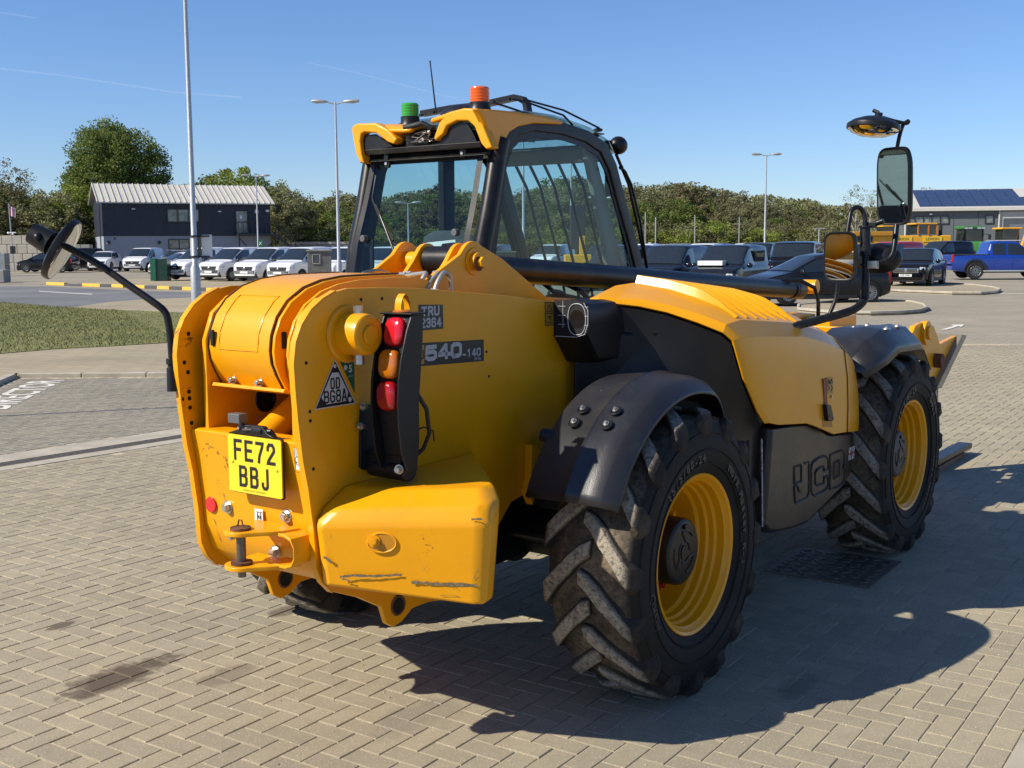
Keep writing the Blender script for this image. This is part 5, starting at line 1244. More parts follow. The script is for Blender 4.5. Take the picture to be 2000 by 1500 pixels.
# rear corner posts and lintel
for x in (CXR - .02, CXL + .03):
    pts = [(x, .30, 1.35), (x, .305, 1.62), (x, .34, 1.84), (x, .405, 2.04), (x, .465, 2.27), (x, .50, 2.36)]
    mb = M(); mb.tube(pts, .046, 16); obj('corner_post', mb, BLKM, T)
def ry(z): return float(np.interp(z, [1.35, 1.62, 1.84, 2.04, 2.27, 2.36], [.27, .27, .30, .365, .425, .45]))
def win_pts(xl0, xr0, xl1, xr1, z0, z1):
    out = []
    for t in np.linspace(0, 1, 9): out.append((xr0 + (xr1 - xr0) * t, z0 + (z1 - z0) * t))
    for t in np.linspace(0, 1, 9): out.append((xl1 + (xl0 - xl1) * t, z1 + (z0 - z1) * t))
    return out
gl = M(); L_ = []; 
zz = np.linspace(1.42, 2.29, 9)
xl = lambda z: -1.085 + .05 * (z - 1.42) / .87
xr = lambda z: -.285 + .0 * z
rings = [[(xl(z), ry(z) - .018, z), (xr(z), ry(z) - .018, z)] for z in zz]
gl.rings(rings, closed=False); obj('rear_window', gl, GLASS, T, smooth=False)
# dark printed border of the rear window (rounded)
def band(x0, x1, x2, x3, za, zb):
    mb = M(); mb.rings([[(x0(z), ry(z) - .020, z), (x1(z), ry(z) - .020, z)] for z in np.linspace(za, zb, 9)], closed=False); return mb
obj('window_border', band(lambda z: xl(z), lambda z: xl(z) + .035, 0, 0, 1.42, 2.29), BLKP, T); obj('window_border', band(lambda z: xr(z) - .035, lambda z: xr(z), 0, 0, 1.42, 2.29), BLKP, T)
obj('window_border', band(lambda z: xl(z) + .035, lambda z: xr(z) - .035, 0, 0, 2.262, 2.29), BLKP, T)
# rear lintel with hinges
mb = M(); mb.prism([(.37, 2.28), (.40, 2.30), (.43, 2.36), (.52, 2.42), (.60, 2.42), (.60, 2.30), (.46, 2.27)], 'X', CXL + .03, CXR - .02); obj('rear_lintel', mb, BLKM, T, bevel=.008)
mb = M(); mb.box((-.665, .385, 2.335), (.80, .05, .03), (.25, 0, 0)); obj('lintel_rail', mb, BLKM, T, bevel=.004)
for px, py in ((760, 320), (908, 300)):
    c = A(px, py, Y=.405); mb = M(); mb.prism([(c[0] - .024, c[2] + .022), (c[0] + .026, c[2] + .022), (c[0] + .014, c[2] - .022), (c[0] - .014, c[2] - .022)], 'Y', .385, .402); mb.box((c[0] + .005, .39, c[2] + .04), (.03, .03, .05)); obj('window_hinge', mb, BLKP, T, bevel=.004)
    mb = M(); mb.cyl((c[0] - .002, .384, c[2]), (c[0] - .002, .380, c[2]), .008, n=12); obj('hinge_bolt', mb, STEEL, T)
for px, py in ((714, 466), (893, 454)):
    c = A(px, py, Y=.29); mb = M(); mb.cyl((c[0], .295, c[2]), (c[0], .262, c[2]), .018, n=20); obj('window_catch', mb, mat('catch_grey', (.10, .10, .105), .5), T, bevel=.003)
mb = M(); c = A(714, 480, Y=.29); mb.box((c[0] + .035, .30, c[2] - .06), (.022, .015, .15)); mb.box((c[0] + .02, .30, c[2] + .01), (.06, .015, .03)); mb.box((c[0] + .06, .30, c[2] - .13), (.08, .015, .012)); obj('window_latch', mb, BLKP, T, bevel=.003)
# wiper on the rear window
a, b, c2 = Vector(A(725, 385, Y=.36)), Vector(A(778, 480, Y=.28)), Vector(A(775, 500, Y=.26))
m1, m2 = Vector(A(752, 455, Y=.29)), Vector(A(773, 500, Y=.26))
mb = M(); mb.tube([m2 + Vector((0, .0, 0)), Vector(A(757, 458, Y=.275)), Vector(A(742, 420, Y=.31))], [.007, .005, .004], 8); obj('wiper_arm', mb, BLKP, T)
mb = M(); mb.tube([Vector(A(727, 387, Y=.36)), Vector(A(738, 418, Y=.325)), Vector(A(756, 452, Y=.29)), Vector(A(775, 480, Y=.275))], .005, 6); mb.tube([Vector(A(733, 400, Y=.335)), Vector(A(752, 440, Y=.30)), Vector(A(768, 470, Y=.275))], .007, 6); obj('wiper_blade', mb, RUBS, T)
mb = M(); mb.cyl(m2 + Vector((0, .02, -.03)), m2 + Vector((0, -.015, -.03)), .02, n=16); obj('wiper_hub', mb, BLKP, T)
# roof shell
roof = [(.50, 2.405), (.56, 2.462), (.62, 2.485), (.80, 2.512), (1.06, 2.512), (1.32, 2.485), (1.52, 2.425), (1.58, 2.36)]
mb = M(); mb.rings([[(CXL + .05, y, z), (CXL + .12, y, z + .022), ((CXL + CXR) / 2, y, z + .035), (CXR - .09, y, z + .022), (CXR - .022, y, z)] for y, z in roof], closed=False)
o = obj('roof_skin', mb, GLASS_D, T, angle=50); s_ = o.modifiers.new('solid', 'SOLIDIFY'); s_.thickness = .01
o.hide_render = False
# light headlining with openings: cross bars under the roof
mb = M()
for k in range(5): mb.box((-.66, .75 + .17 * k, 2.452), (.80, .018, .02))
for k in range(4): mb.box((-.98 + .21 * k, 1.1, 2.455), (.018, .85, .02))
obj('roof_bars', mb, BLKM, T)
HEADL = mat('headlining', (.30, .31, .29), .9)
mb = M()
for k in range(5):
    for j in range(3): mb.box((-.92 + .26 * j, .82 + .17 * k, 2.468), (.20, .11, .008))
obj('headlining', mb, HEADL, T)
mb = M(); mb.box((-.66, 1.50, 2.36), (.78, .06, .10), (.3, 0, 0)); obj('front_header', mb, HEADL, T, bevel=.02)
# yellow roof corners at the rear
def roofhorn(s):
    YB = .34
    def X(px, py, Y=YB): return A(px, py, Y=Y)
    if s > 0: outer = [(848, 268), (858, 240), (877, 219), (906, 211), (925, 212), (934, 222), (946, 250), (962, 289), (950, 292), (940, 280), (927, 247), (915, 236), (893, 236), (873, 246), (866, 262), (850, 276)]
    else: outer = [(687, 252), (690, 244), (700, 241), (734, 240), (757, 252), (776, 272), (770, 282), (757, 277), (735, 260), (712, 258), (706, 262), (704, 275), (707, 300), (712, 320), (704, 317), (696, 302), (690, 272)]
    P_ = [X(px, py) for px, py in outer]
    return [(p[0], p[2]) for p in P_]
for s in (1, -1):
    poly = roofhorn(s)
    mb = M(); mb.prism(poly, 'Y', .335, .40); obj('roof_horn', mb, YEL, T, bevel=.010, seg=3)
    # dark panel inside the horn
    xs = [p[0] for p in poly]
    if s > 0: dp = [A(px, py, Y=.37) for px, py in ((866, 266), (873, 250), (893, 240), (915, 240), (927, 262), (935, 280), (905, 284), (862, 290))]
    else: dp = [A(px, py, Y=.37) for px, py in ((708, 300), (706, 265), (735, 262), (757, 278), (770, 286), (740, 292))]
    mb = M(); mb.prism([(p[0], p[2]) for p in dp], 'Y', .36, .375); obj('speaker_panel', mb, BLKP, T)
# yellow roof side: sweeps forward over the side window
def R3(px, py, X): return A(px, py, X=X)
rt_side = [(962, 289), (975, 290), (983, 275), (992, 258), (1010, 247), (1040, 241), (1095, 243), (1098, 238), (1060, 229), (1000, 220), (960, 215), (928, 212), (934, 222), (948, 252)]
P_ = [R3(px, py, -.235) for px, py in rt_side]
mb = M(); mb.prism([(p[1], p[2]) for p in P_], 'X', -.262, -.222); obj('roof_side', mb, YEL, T, bevel=.008, seg=3)
top = [(-.222, .36, 2.50), (-.222, .62, 2.525), (-.222, 1.03, 2.515)]
mb = M(); g = [[(-.2225, y, z), (-.30, y, z + .004), (-.42, y, z + .006), (-.56, y, z - .02)] for y, z in ((.335, 2.478), (.345, 2.492), (.42, 2.497), (.58, 2.502), (.85, 2.502), (1.0, 2.492))]
mb.rings(g, closed=False); o = obj('roof_top', mb, YEL, T); s_ = o.modifiers.new('s', 'SOLIDIFY'); s_.thickness = .02
mb = M(); g = [[(-.70, y, z - .03), (-.80, y, z - .025), (-1.02, y, z), (-1.085, y, z - .03)] for y, z in ((.345, 2.45), (.36, 2.47), (.42, 2.49), (.62, 2.50), (.80, 2.50))]
mb.rings(g, closed=False); o = obj('roof_top', mb, YEL, T, sub=1); s_ = o.modifiers.new('s', 'SOLIDIFY'); s_.thickness = .02
mb = M(); mb.prism([(p[0], p[2]) for p in [A(px, py, Y=.40) for px, py in ((757, 262), (775, 276), (785, 275), (785, 252), (848, 250), (850, 272), (866, 262), (858, 244), (800, 250), (757, 250))]][:4] , 'Y', .38, .50); obj('roof_valley', mb, YEL, T, bevel=.004)
# loose wiring in the roof gap
rg = random.Random(9); c0 = A(818, 268, Y=.38)
for k in range(9):
    pts = [Vector(c0) + Vector((rg.uniform(-.09, .09), rg.uniform(-.02, .05), rg.uniform(-.03, .03))) for _ in range(5)]
    mb = M(); mb.tube(pts, rg.choice((.003, .004, .007)), 6); obj('roof_wiring', mb, [BLKP, RUBS, STEEL][k % 3] if k != 4 else WHITE, T)
mb = M(); mb.box((c0[0] - .02, .42, c0[2] - .01), (.16, .06, .07)); obj('connector_block', mb, BLKP, T, bevel=.005)
c = A(812, 246, Y=.38); mb = M(); mb.tube([(c[0] - .06, .36, c[2] - .005), (c[0], .36, c[2]), (c[0] + .05, .37, c[2] + .01), (c[0] + .09, .40, c[2] - .015)], .014, 10); obj('rubber_conduit', mb, RUBS, T)
# beacons
def beacon(px, pyt, pyb, pyb2, Yd, w_px, m, nm):
    ct, cb, cb2 = A(px, pyt, Y=Yd), A(px, pyb, Y=Yd), A(px, pyb2, Y=Yd); r = abs(A(px + w_px / 2, pyb, Y=Yd)[0] - A(px, pyb, Y=Yd)[0]) * .80
    x, z1, z0, zb = cb[0], ct[2], cb[2], cb2[2]; n_ = 9; prof = [(z0, r)]
    for k in range(n_): 
        zz_ = z0 + (z1 - z0) * (k + .5) / n_ * .92; prof += [(zz_, r * (.985 if k % 2 else 1.0)), (zz_ + .002, r * (1.0 if k % 2 else .975))]
    prof += [(z1 - .004, r * .95), (z1, r * .85), (z1 + .001, .002)]
    mb = M(); mb.lathe(prof, 'Z', (x, Yd, 0), n=32); obj(nm, mb, m, T, angle=30)
    mb = M(); mb.lathe([(zb - .02, r * 1.25), (zb, r * 1.15), (zb + .01, r * 1.06), (z0, r * 1.06), (z0, r * .9)], 'Z', (x, Yd, 0), n=32); b_ = obj('beacon_base', mb, BLKP, T, angle=30)
    return x, z0, zb, r
beacon(801, 202, 228, 243, .55, 33, GRN, 'green_beacon'); x_, z0_, zb_, r_ = beacon(937, 170, 200, 212, .62, 38, ORA, 'orange_beacon')
mb = M(); mb.sphere((x_ - .24, .78, 2.52), .13, 18, (1.0, .9, .55), half=True); obj('gps_dome', mb, BLKP, T)
# antenna
a0, a1 = Vector(A(852, 222, Y=.42)), Vector(A(840, 120, Y=.42)); mb = M(); mb.cyl(a0, a1, .0045, .003, n=8); mb.sphere(a1, .005, 8); obj('antenna', mb, BLKP, T)
# front roof guard: flat hoop and rods
Yg = 1.15
def G(px, py, Y=Yg): return Vector(A(px, py, Y=Y))
hp1 = [(820, 216), (880, 205), (935, 199), (975, 190), (1003, 184), (1018, 188), (1027, 200), (1031, 225)]
top_, bot_ = [], []
hoop = [G(*p) for p in hp1]; hoop_in = [G(px - (0 if i < 5 else 7), py + (11 if i < 5 else 9 if i < 6 else 3)) for i, (px, py) in enumerate(hp1)]
mb = M(); mb.rings([[tuple(a), tuple(b), tuple(b + Vector((0, .05, 0))), tuple(a + Vector((0, .05, 0)))] for a, b in zip(hoop, hoop_in)]); obj('guard_hoop', mb, BLKM, T)
for px, py in ((847, 213), (964, 194), (995, 188), (823, 220)):
    p = G(px, py + 5); mb = M(); mb.cyl(p + Vector((0, -.012, 0)), p, .010, n=10); obj('guard_bolt', mb, BLKM, T)
rods = [((1020, 193), (1100, 215), (1170, 250)), ((1000, 193), (1030, 200), (1100, 225), (1118, 244)), ((960, 200), (985, 207), (1030, 222))]
for rp in rods:
    n_ = len(rp); pts = [Vector(A(px, py, X=-.32 - .05 * 0)) for px, py in rp]
    mb = M(); mb.tube(pts, .006, 6); obj('guard_rod', mb, BLKM, T)
mb = M(); mb.sphere(A(1168, 254, X=-.32), .02, 10, (1.6, 1, .6)); obj('rod_foot', mb, BLKP, T)
# work light at the front corner
c = Vector(A(1208, 284, X=-.28)); mb = M(); mb.sphere(c, .055, 18, (.9, 1.15, .95)); mb.box(c + Vector((-.03, -.05, .0)), (.03, .06, .05)); obj('work_lamp', mb, BLKP, T)
# screen guard: bars in front of the windscreen
for k in range(8):
    x = -1.02 + .105 * k
    pts = [(x, 1.66, 2.36), (x, 1.80, 2.20), (x, 2.02, 1.72), (x, 2.12, 1.35)]
    mb = M(); mb.tube(pts, .0095, 8); obj('screen_bar', mb, BLKM, T)
mb = M(); mb.tube([(-1.05, 1.63, 2.40), (-.25, 1.63, 2.40)], .010, 8); mb.tube([(-1.05, 2.12, 1.37), (-.25, 2.12, 1.37)], .010, 8); obj('screen_guard_rail', mb, BLKM, T)
pts = [Vector(A(px, py, X=-.18)) for px, py in ((1213, 327), (1221, 335), (1233, 360), (1250, 430), (1264, 520))]
mb = M(); mb.tube(pts, .0075, 8); mb.sphere(pts[0], .015, 8); obj('screen_bar_outer', mb, BLKM, T)
# windscreen
fs = [(1.53, 2.40), (1.60, 2.30), (1.70, 2.10), (1.82, 1.88), (1.92, 1.66), (1.96, 1.50)]
gl = M(); gl.rings([[(CXL + .09, y - .01, z), (CXR - .05, y - .01, z)] for y, z in fs], closed=False); obj('windscreen', gl, GLASS, T, smooth=False)
mb = M(); mb.tube([(-.63, 1.56, 2.38), (-.66, .50, 2.40)], .02, 8); 
for x in (CXL + .04,): mb = M(); mb.box((x + .03, 1.05, 1.85), (.05, .10, 1.2)); obj('centre_post', mb, BLKM, T, bevel=.01)
mb = M(); mb.prism([(1.34, 2.40), (1.45, 2.35), (1.60, 2.05), (1.81, 1.60), (1.80, 1.45), (1.66, 1.45), (1.56, 1.85), (1.45, 2.12)], 'X', -.33, -.29); obj('pillar_trim', mb, HEADL, T, bevel=.01)
# seat, steering wheel, console
mb = M()
rings = []
for t, wd, dp in ((0, .20, .10), (.15, .24, .11), (.5, .235, .10), (.8, .21, .085), (.95, .17, .07), (1.0, .10, .04)):
    z = 1.30 + .62 * t; yb = .60 - .06 * t
    rings.append([(-.62 + wd * math.cos(a), yb + dp * .5 * math.sin(a), z) for a in np.linspace(0, 2 * math.pi, 20, endpoint=False)])
mb.rings(rings); SEAT = mat('seat_fabric', (.045, .05, .06), .85, bmp=.1); obj('seat_back', mb, SEAT, T)
mb = M(); mb.box((-.62, .88, 1.27), (.48, .50, .13)); obj('seat_cushion', mb, SEAT, T, bevel=.04, seg=3)
mb = M(); mb.box((-.32, .85, 1.38), (.07, .40, .06)); obj('arm_rest', mb, BLKP, T, bevel=.015)
cw = Vector((-.60, 1.50, 1.56)); Rm = Matrix.Rotation(R_(-28), 4, 'X')
mb = M(); mb.tube([cw + (Rm @ Vector((.20 * math.cos(t), .20 * math.sin(t), 0))) for t in np.linspace(0, 2 * math.pi, 36, endpoint=False)], .016, 10, closed=True)
for t in (0.5, 2.6, 4.7): mb.tube([cw, cw + (Rm @ Vector((.20 * math.cos(t), .20 * math.sin(t), 0)))], .014, 8)
mb.sphere(cw, .05, 12, (1, 1, .5)); obj('steering_wheel', mb, BLKP, T)
mb = M(); mb.tube([cw, cw + Vector((0, .22, -.35))], .035, 12); mb.box((-.6, 1.78, 1.38), (.75, .22, .22)); obj('dashboard', mb, BLKP, T, bevel=.03)
mb = M(); mb.box((-.98, 1.2, 1.55), (.12, .3, .25)); mb.box((-.3, 1.62, 2.2), (.02, .10, .16)); mb.box((-.95, 1.5, 1.75), (.16, .03, .12)); obj('cab_display', mb, BLKP, T, bevel=.01)
mb = M(); q = [A(px, py, Y=.42) for px, py in ((832, 474), (889, 468), (891, 492), (842, 495))]; mb.add([tuple(p) for p in q], [(0, 1, 2, 3)]); obj('paper_sheet', mb, mat('paper', (.65, .66, .66), .7), T, smooth=False)
mb = M(); mb.tube([A(862, 492, Y=.28), A(866, 480, Y=.28), A(885, 478, Y=.30), A(912, 484, Y=.30)], .012, 8); obj('grab_handle', mb, BLKG, T)

# ---- mirrors
def arm(pts, r, m=BLKM, name='mirror_arm'):
    P_ = [Vector(p) for p in pts]; out = []
    for i in range(len(P_) - 1):
        p0, p1, p2, p3 = P_[max(i - 1, 0)], P_[i], P_[i + 1], P_[min(i + 2, len(P_) - 1)]
        for k in range(4):
            t = k / 4; out.append(.5 * ((2 * p1) + (p2 - p0) * t + (2 * p0 - 5 * p1 + 4 * p2 - p3) * t * t + (3 * p1 - p0 - 3 * p2 + p3) * t ** 3))
    out.append(P_[-1]); mb = M(); mb.tube(out, r, 12); return obj(name, mb, m, T)
def Zp(px, py, dep):
    """point of the sight line at a measured distance along the viewing axis, in the machine frame"""
    p = np.array([0, 0, CAM_H]) + (fw + rt * (px - 1000) / FPX + up * (750 - py) / FPX) * dep - MO
    return Vector((p @ MR, p @ MD, p[2]))
arm([Zp(1545, 641, 5.75), Zp(1560, 635, 5.80), Zp(1600, 625, 5.84), Zp(1650, 611, 5.9), Zp(1672, 602, 5.93), Zp(1688, 585, 5.95), Zp(1690, 560, 5.95), Zp(1690, 520, 5.95), Zp(1690, 442, 5.95)], .021)
mb = M(); a_, b_ = Zp(1690, 478, 5.95), Zp(1690, 445, 5.95); mb.cyl(a_, b_, .027, n=20); mb.cyl(b_, b_ + Vector((0, 0, .01)), .034, n=20); mb.cyl(Zp(1690, 500, 5.95), Zp(1690, 478, 5.95), .031, n=20); mb.cyl(Zp(1690, 520, 5.95), Zp(1690, 516, 5.95), .032, n=20); obj('mast_sleeve', mb, BLKP, T, bevel=.002)
arm([Zp(1690, 445, 5.95), Zp(1689, 425, 5.95), Zp(1683, 409, 5.95), Zp(1673, 405, 5.94), Zp(1663, 412, 5.93), Zp(1659, 430, 5.92), Zp(1655, 455, 5.9)], .012)
arm([Zp(1694, 516, 5.95), Zp(1715, 514, 5.95), Zp(1733, 508, 5.95), Zp(1744, 495, 5.95), Zp(1748, 470, 5.97), Zp(1751, 440, 5.99)], .015)
arm([Zp(1752, 290, 6.02), Zp(1757, 265, 6.02), Zp(1764, 244, 6.02), Zp(1774, 236, 6.02), Zp(1770, 241, 6.02), Zp(1745, 236, 6.0), Zp(1725, 230, 5.98)], .010)
arm([Zp(1616, 622, 5.9), Zp(1626, 600, 5.9), Zp(1633, 580, 5.9), Zp(1636, 552, 5.9)], .010)
for p in ((1705, 517, .02),): mb = M(); c = Zp(p[0], p[1], 5.92); mb.box(c, (.05, .04, .04)); obj('mirror_clamp', mb, STEEL, T, bevel=.003)
mb = M(); c = Zp(1703, 439, 5.95); mb.box(c, (.05, .03, .03)); mb.cyl(c, c + Vector((.06, 0, .02)), .014, n=12); obj('mirror_joint', mb, BLKP, T, bevel=.004)
def mirror(cc, w, h, nrm, name, tilt=0.0, d=.045, roundness=.75, glass_m=MIRR):
    n_ = Vector(nrm).normalized(); x_ = n_.cross(Vector((0, 0, 1))).normalized() * -1; y_ = n_.cross(x_) ; 
    if y_.z < 0: y_ = -y_
    x_ = y_.cross(n_)
    rx = Matrix.Rotation(tilt, 4, n_); x_ = rx @ x_; y_ = rx @ y_
    def ringf(s, dp, inset=0):
        out = []
        for t in np.linspace(0, 2 * math.pi, 40, endpoint=False):
            e = 1 - roundness + .0001; cx_, sy_ = math.cos(t), math.sin(t)
            out.append(tuple(cc + x_ * (w / 2 * s - inset) * math.copysign(abs(cx_) ** (2 / (2 + 4 * roundness)), cx_) + y_ * (h / 2 * s - inset) * math.copysign(abs(sy_) ** (2 / (2 + 4 * roundness)), sy_) + n_ * dp))
        return out
    mb = M(); mb.rings([ringf(1, 0, .016), ringf(1, .004, .012), ringf(1, .005, .003), ringf(1, -.004, 0), ringf(1, -.016, 0), ringf(.9, -d * .8), ringf(.6, -d)], True, True); hs = obj(name, mb, BLKP, T, angle=40)
    g = M(); rg_ = ringf(1, .0055, .013); g.add(rg_, [tuple(range(len(rg_)))]); o = obj('mirror_glass', g, glass_m, hs, smooth=False)
    nn = o.data.polygons[0].normal
    if nn.dot(n_) < 0: o.data.flip_normals()
    return hs
mirror(Zp(1745, 364, 5.98), .205, .40, (-.30, -.93, -.05), 'mirror_housing')
mirror(Zp(1640, 501, 5.88), .175, .25, (-.04, -.99, -.045), 'mirror_housing')
mb = M(); c = Zp(1715, 505, 6.05); mb.sphere(c, .085, 18, (1.5, 1.0, .95)); obj('mirror_housing', mb, BLKP, T)
# convex mirror over the mast, facing down
def disc_mirror(c, nrm, R0_, name='round_mirror', bul=.034, back=1.0):
    n_ = Vector(nrm).normalized(); a_ = n_.orthogonal().normalized(); b_ = n_.cross(a_)
    def ring(r, h): return [tuple(c + (a_ * math.cos(t) + b_ * math.sin(t)) * r + n_ * h) for t in np.linspace(0, 2 * math.pi, 40, endpoint=False)]
    mb = M(); mb.rings([ring(R0_ * .97, .012), ring(R0_, .010), ring(R0_ * 1.01, 0), ring(R0_, -.012), ring(R0_ * .8, -.012 - .020 * back), ring(R0_ * .45, -.012 - .038 * back), ring(R0_ * .15, -.012 - .046 * back)], True, True); hs = obj(name, mb, BLKP, T, angle=40)
    mb = M(); mb.rings([ring(R0_ * .95, .0125), ring(R0_ * .85, .0125 + bul * .35), ring(R0_ * .6, .0125 + bul * .75), ring(R0_ * .3, .0125 + bul * .95), ring(.001, .0125 + bul)], True, False); obj('mirror_glass', mb, MIRR, hs, angle=80)
    return hs
disc_mirror(Zp(1706, 249, 6.0), (-.05, -.12, -1), .135)
c = Zp(1716, 232, 6.0); mb = M(); mb.cyl(c, c + Vector((0, 0, .03)), .02, n=14); mb.tube([c + Vector((0, 0, .03)), c + Vector((-.03, 0, .045))], .010, 8); obj('mirror_clamp', mb, BLKP, T)
# tail mirror on its long bent arm
dz = 4.30
arm([Zp(336, 700, dz), Zp(333, 660, dz), Zp(328, 625, dz), Zp(321, 608, dz), Zp(305, 594, dz), Zp(250, 556, dz + .02), Zp(190, 515, dz + .04), Zp(132, 483, dz + .06)], .0135)
mb = M(); mb.cyl(Zp(336, 755, dz), Zp(335, 700, dz), .0145, n=14); mb.cyl(Zp(337, 765, dz), Zp(336, 718, dz), .020, n=14); mb.cyl(Zp(335, 712, dz), Zp(335, 700, dz), .020, n=14); obj('arm_socket', mb, BLKP, T, bevel=.002)
mb = M(); mb.box((-.292, -1.44, 1.36), (.024, .05, .06)); obj('arm_bracket', mb, BLKM, T, bevel=.004)
CAMP = Vector((-MO @ MR, -MO @ MD, CAM_H))
cdm = Zp(121, 487, dz + .06)
def cdir(dx, dy, dzz):
    v = rt * dx + up * dy + fw * dzz; return Vector((v @ MR, v @ MD, v[2]))
disc_mirror(cdm, cdir(.85, -.48, .17), .124, 'round_mirror', .012, .45)
mb = M(); q = cdm + cdir(-.86, .47, 0) * .055; mb.cyl(q - cdir(-.86, .47, 0) * .01, q + cdir(-.86, .47, 0) * .075, .048, .040, n=24); mb.sphere(q + cdir(0, 0, -1) * .04 + cdir(-.86, .47, 0) * .03, .018, 12); obj('mirror_ball_joint', mb, BLKP, T)
# ================================================================== SCENERY: buildings, walls, trees, lamps
NAVY = mat('navy_cladding', (.017, .021, .036), .55, var=.06, scale=1)
LGREY = mat('pale_render', (.27, .29, .33), .85, var=.05, scale=1)
ROOFM = mat('roof_metal', (.52, .50, .44), .5, var=.06, scale=2)
FRAME = mat('frame_black', (.012, .013, .016), .4)
PANE = mat('window_pane', (.15, .16, .16), .06, var=.7, scale=1.8, spec=.9)  # blotchy tone paints reflections into the panes
DARKM = mat('dark_steelwork', (.02, .023, .03), .5)
def wallframe(pxl, dl, pxr, dr):
    a = Vector(wp(pxl, 500, dl)); b = Vector(wp(pxr, 500, dr)); a.z = b.z = 0
    return a, (b - a).normalized(), (b - a).length
def zpx(py, d, px=1000): return float(wp(px, py, d)[2])
# ---- office building on the left
office = empty('office_building'); 
a0, ud, ulen = wallframe(204, 104, 529, 110.2); nd = Vector((ud.y, -ud.x, 0))          # outward normal towards the camera
office.location = a0; office.rotation_euler.z = math.atan2(ud.y, ud.x)
tag(office, 'two storey navy office with pale ribbed metal roof and outside stair', 'building')
# local frame: x along the front wall, y into the building, z up
def U(px): 
    # position along the wall where the sight line of px meets it
    ray = Vector(fw + rt * (px - 1000) / FPX); ray.z = 0
    # solve a0 + ud*u = ray*t
    det = ud.x * (-ray.y) - ud.y * (-ray.x); return (-a0.x * (-ray.y) + a0.y * (-ray.x)) / det if abs(det) > 1e-9 else 0
def Zw(py, u, px=None):
    p = a0 + ud * u; d = p.y; return float(wp(1000 + FPX * p.x / d, py, d)[2])
z_split, z_eave = Zw(461, 0), Zw(395, 0)
B = lambda x0, x1, y0, y1, z0, z1: M().add([(x0, y0, z0), (x1, y0, z0), (x1, y1, z0), (x0, y1, z0), (x0, y0, z1), (x1, y0, z1), (x1, y1, z1), (x0, y1, z1)], [(0, 3, 2, 1), (4, 5, 6, 7), (0, 1, 5, 4), (1, 2, 6, 5), (2, 3, 7, 6), (3, 0, 4, 7)])
obj('lower_wall', B(0, ulen, 0, 8.5, -.1, z_split), LGREY, office, smooth=False)
zr = z_eave + 1.75
mb = M(); mb.prism([(-.06, z_split + .01), (-.06, z_eave), (4.2, zr - .05), (8.5, z_eave), (8.5, z_split + .01)], 'X', -.04, ulen + .04); obj('upper_wall', mb, NAVY, office, smooth=False)
# cladding joints
for k in range(1, 14):
    obj('cladding_joint', B(k * ulen / 14 - .015, k * ulen / 14 + .015, -.075, -.062, z_split + .02, z_eave), FRAME, office, smooth=False)
npan = 31; pw = (ulen + .9) / npan
for k in range(npan):
    x0 = -.45 + k * pw; mb = M()
    mb.hull8([(x0, -.45, z_eave - .08), (x0 + pw - .03, -.45, z_eave - .08), (x0 + pw - .03, -.45, z_eave + .02), (x0, -.45, z_eave + .02)], [(x0, 4.2, zr), (x0 + pw - .03, 4.2, zr), (x0 + pw - .03, 4.2, zr + .10), (x0, 4.2, zr + .10)])
    mb.hull8([(x0 - .02, -.47, z_eave - .05), (x0 + .05, -.47, z_eave - .05), (x0 + .05, -.47, z_eave + .10), (x0 - .02, -.47, z_eave + .10)], [(x0 - .02, 4.2, zr + .03), (x0 + .05, 4.2, zr + .03), (x0 + .05, 4.2, zr + .18), (x0 - .02, 4.2, zr + .18)])
    obj('roof_panel', mb, ROOFM, office, smooth=False)
mb = M(); mb.hull8([(-.45, 4.2, zr), (ulen + .45, 4.2, zr), (ulen + .45, 4.2, zr + .12), (-.45, 4.2, zr + .12)], [(-.45, 8.9, z_eave), (ulen + .45, 8.9, z_eave), (ulen + .45, 8.9, z_eave + .1), (-.45, 8.9, z_eave + .1)]); obj('rear_roof', mb, ROOFM, office, smooth=False)
def window(parent, x0, x1, z0, z1, n, y=-.06, fm=FRAME, pm=PANE):
    f = empty('window', (0, 0, 0), 0, parent) if False else None
    mb = M(); t = .07
    for (a, b, c, d) in ((x0, x1, z0, z0 + t), (x0, x1, z1 - t, z1)): mb.box(((a + b) / 2, y - .04, (c + d) / 2), (b - a, .10, d - c))
    for k in range(n + 1):
        x = x0 + (x1 - x0 - t) * k / n; mb.box((x + t / 2, y - .04, (z0 + z1) / 2), (t, .09, z1 - z0 - 2 * t + .002))
    w = obj('window', mb, fm, parent, smooth=False)
    for k in range(n):
        xa = x0 + (x1 - x0 - t) * k / n + t; xb = x0 + (x1 - x0 - t) * (k + 1) / n
        q = M(); q.add([(xa, y - .012, z0 + t), (xb, y - .012, z0 + t), (xb, y - .012, z1 - t), (xa, y - .012, z1 - t)], [(0, 1, 2, 3)]); obj('pane', q, pm, w, smooth=False, fix=False)
    return w
window(office, U(339), U(401), Zw(434, U(370)), Zw(408, U(370)), 3); window(office, U(340), U(400), Zw(487, U(370)), Zw(467, U(370)), 3, y=0)
dx0, dx1 = U(470), U(494); dz0, dz1 = Zw(456, dx0), Zw(411, dx0)
window(office, dx0, dx1, dz0, dz1, 1)
q = M(); q.box(((dx0 + dx1) / 2 - .05, -.085, (dz0 + dz1) / 2 + .45), (.22, .01, .32)); obj('door_notice', q, WHITE, office, smooth=False)
for px in (275, 440): q = M(); q.box((U(px), -.16, Zw(408 if px < 300 else 413, U(px))), (.30, .2, .12)); obj('wall_light', q, mat('light_case', (.55, .55, .52), .5), office, bevel=.02)
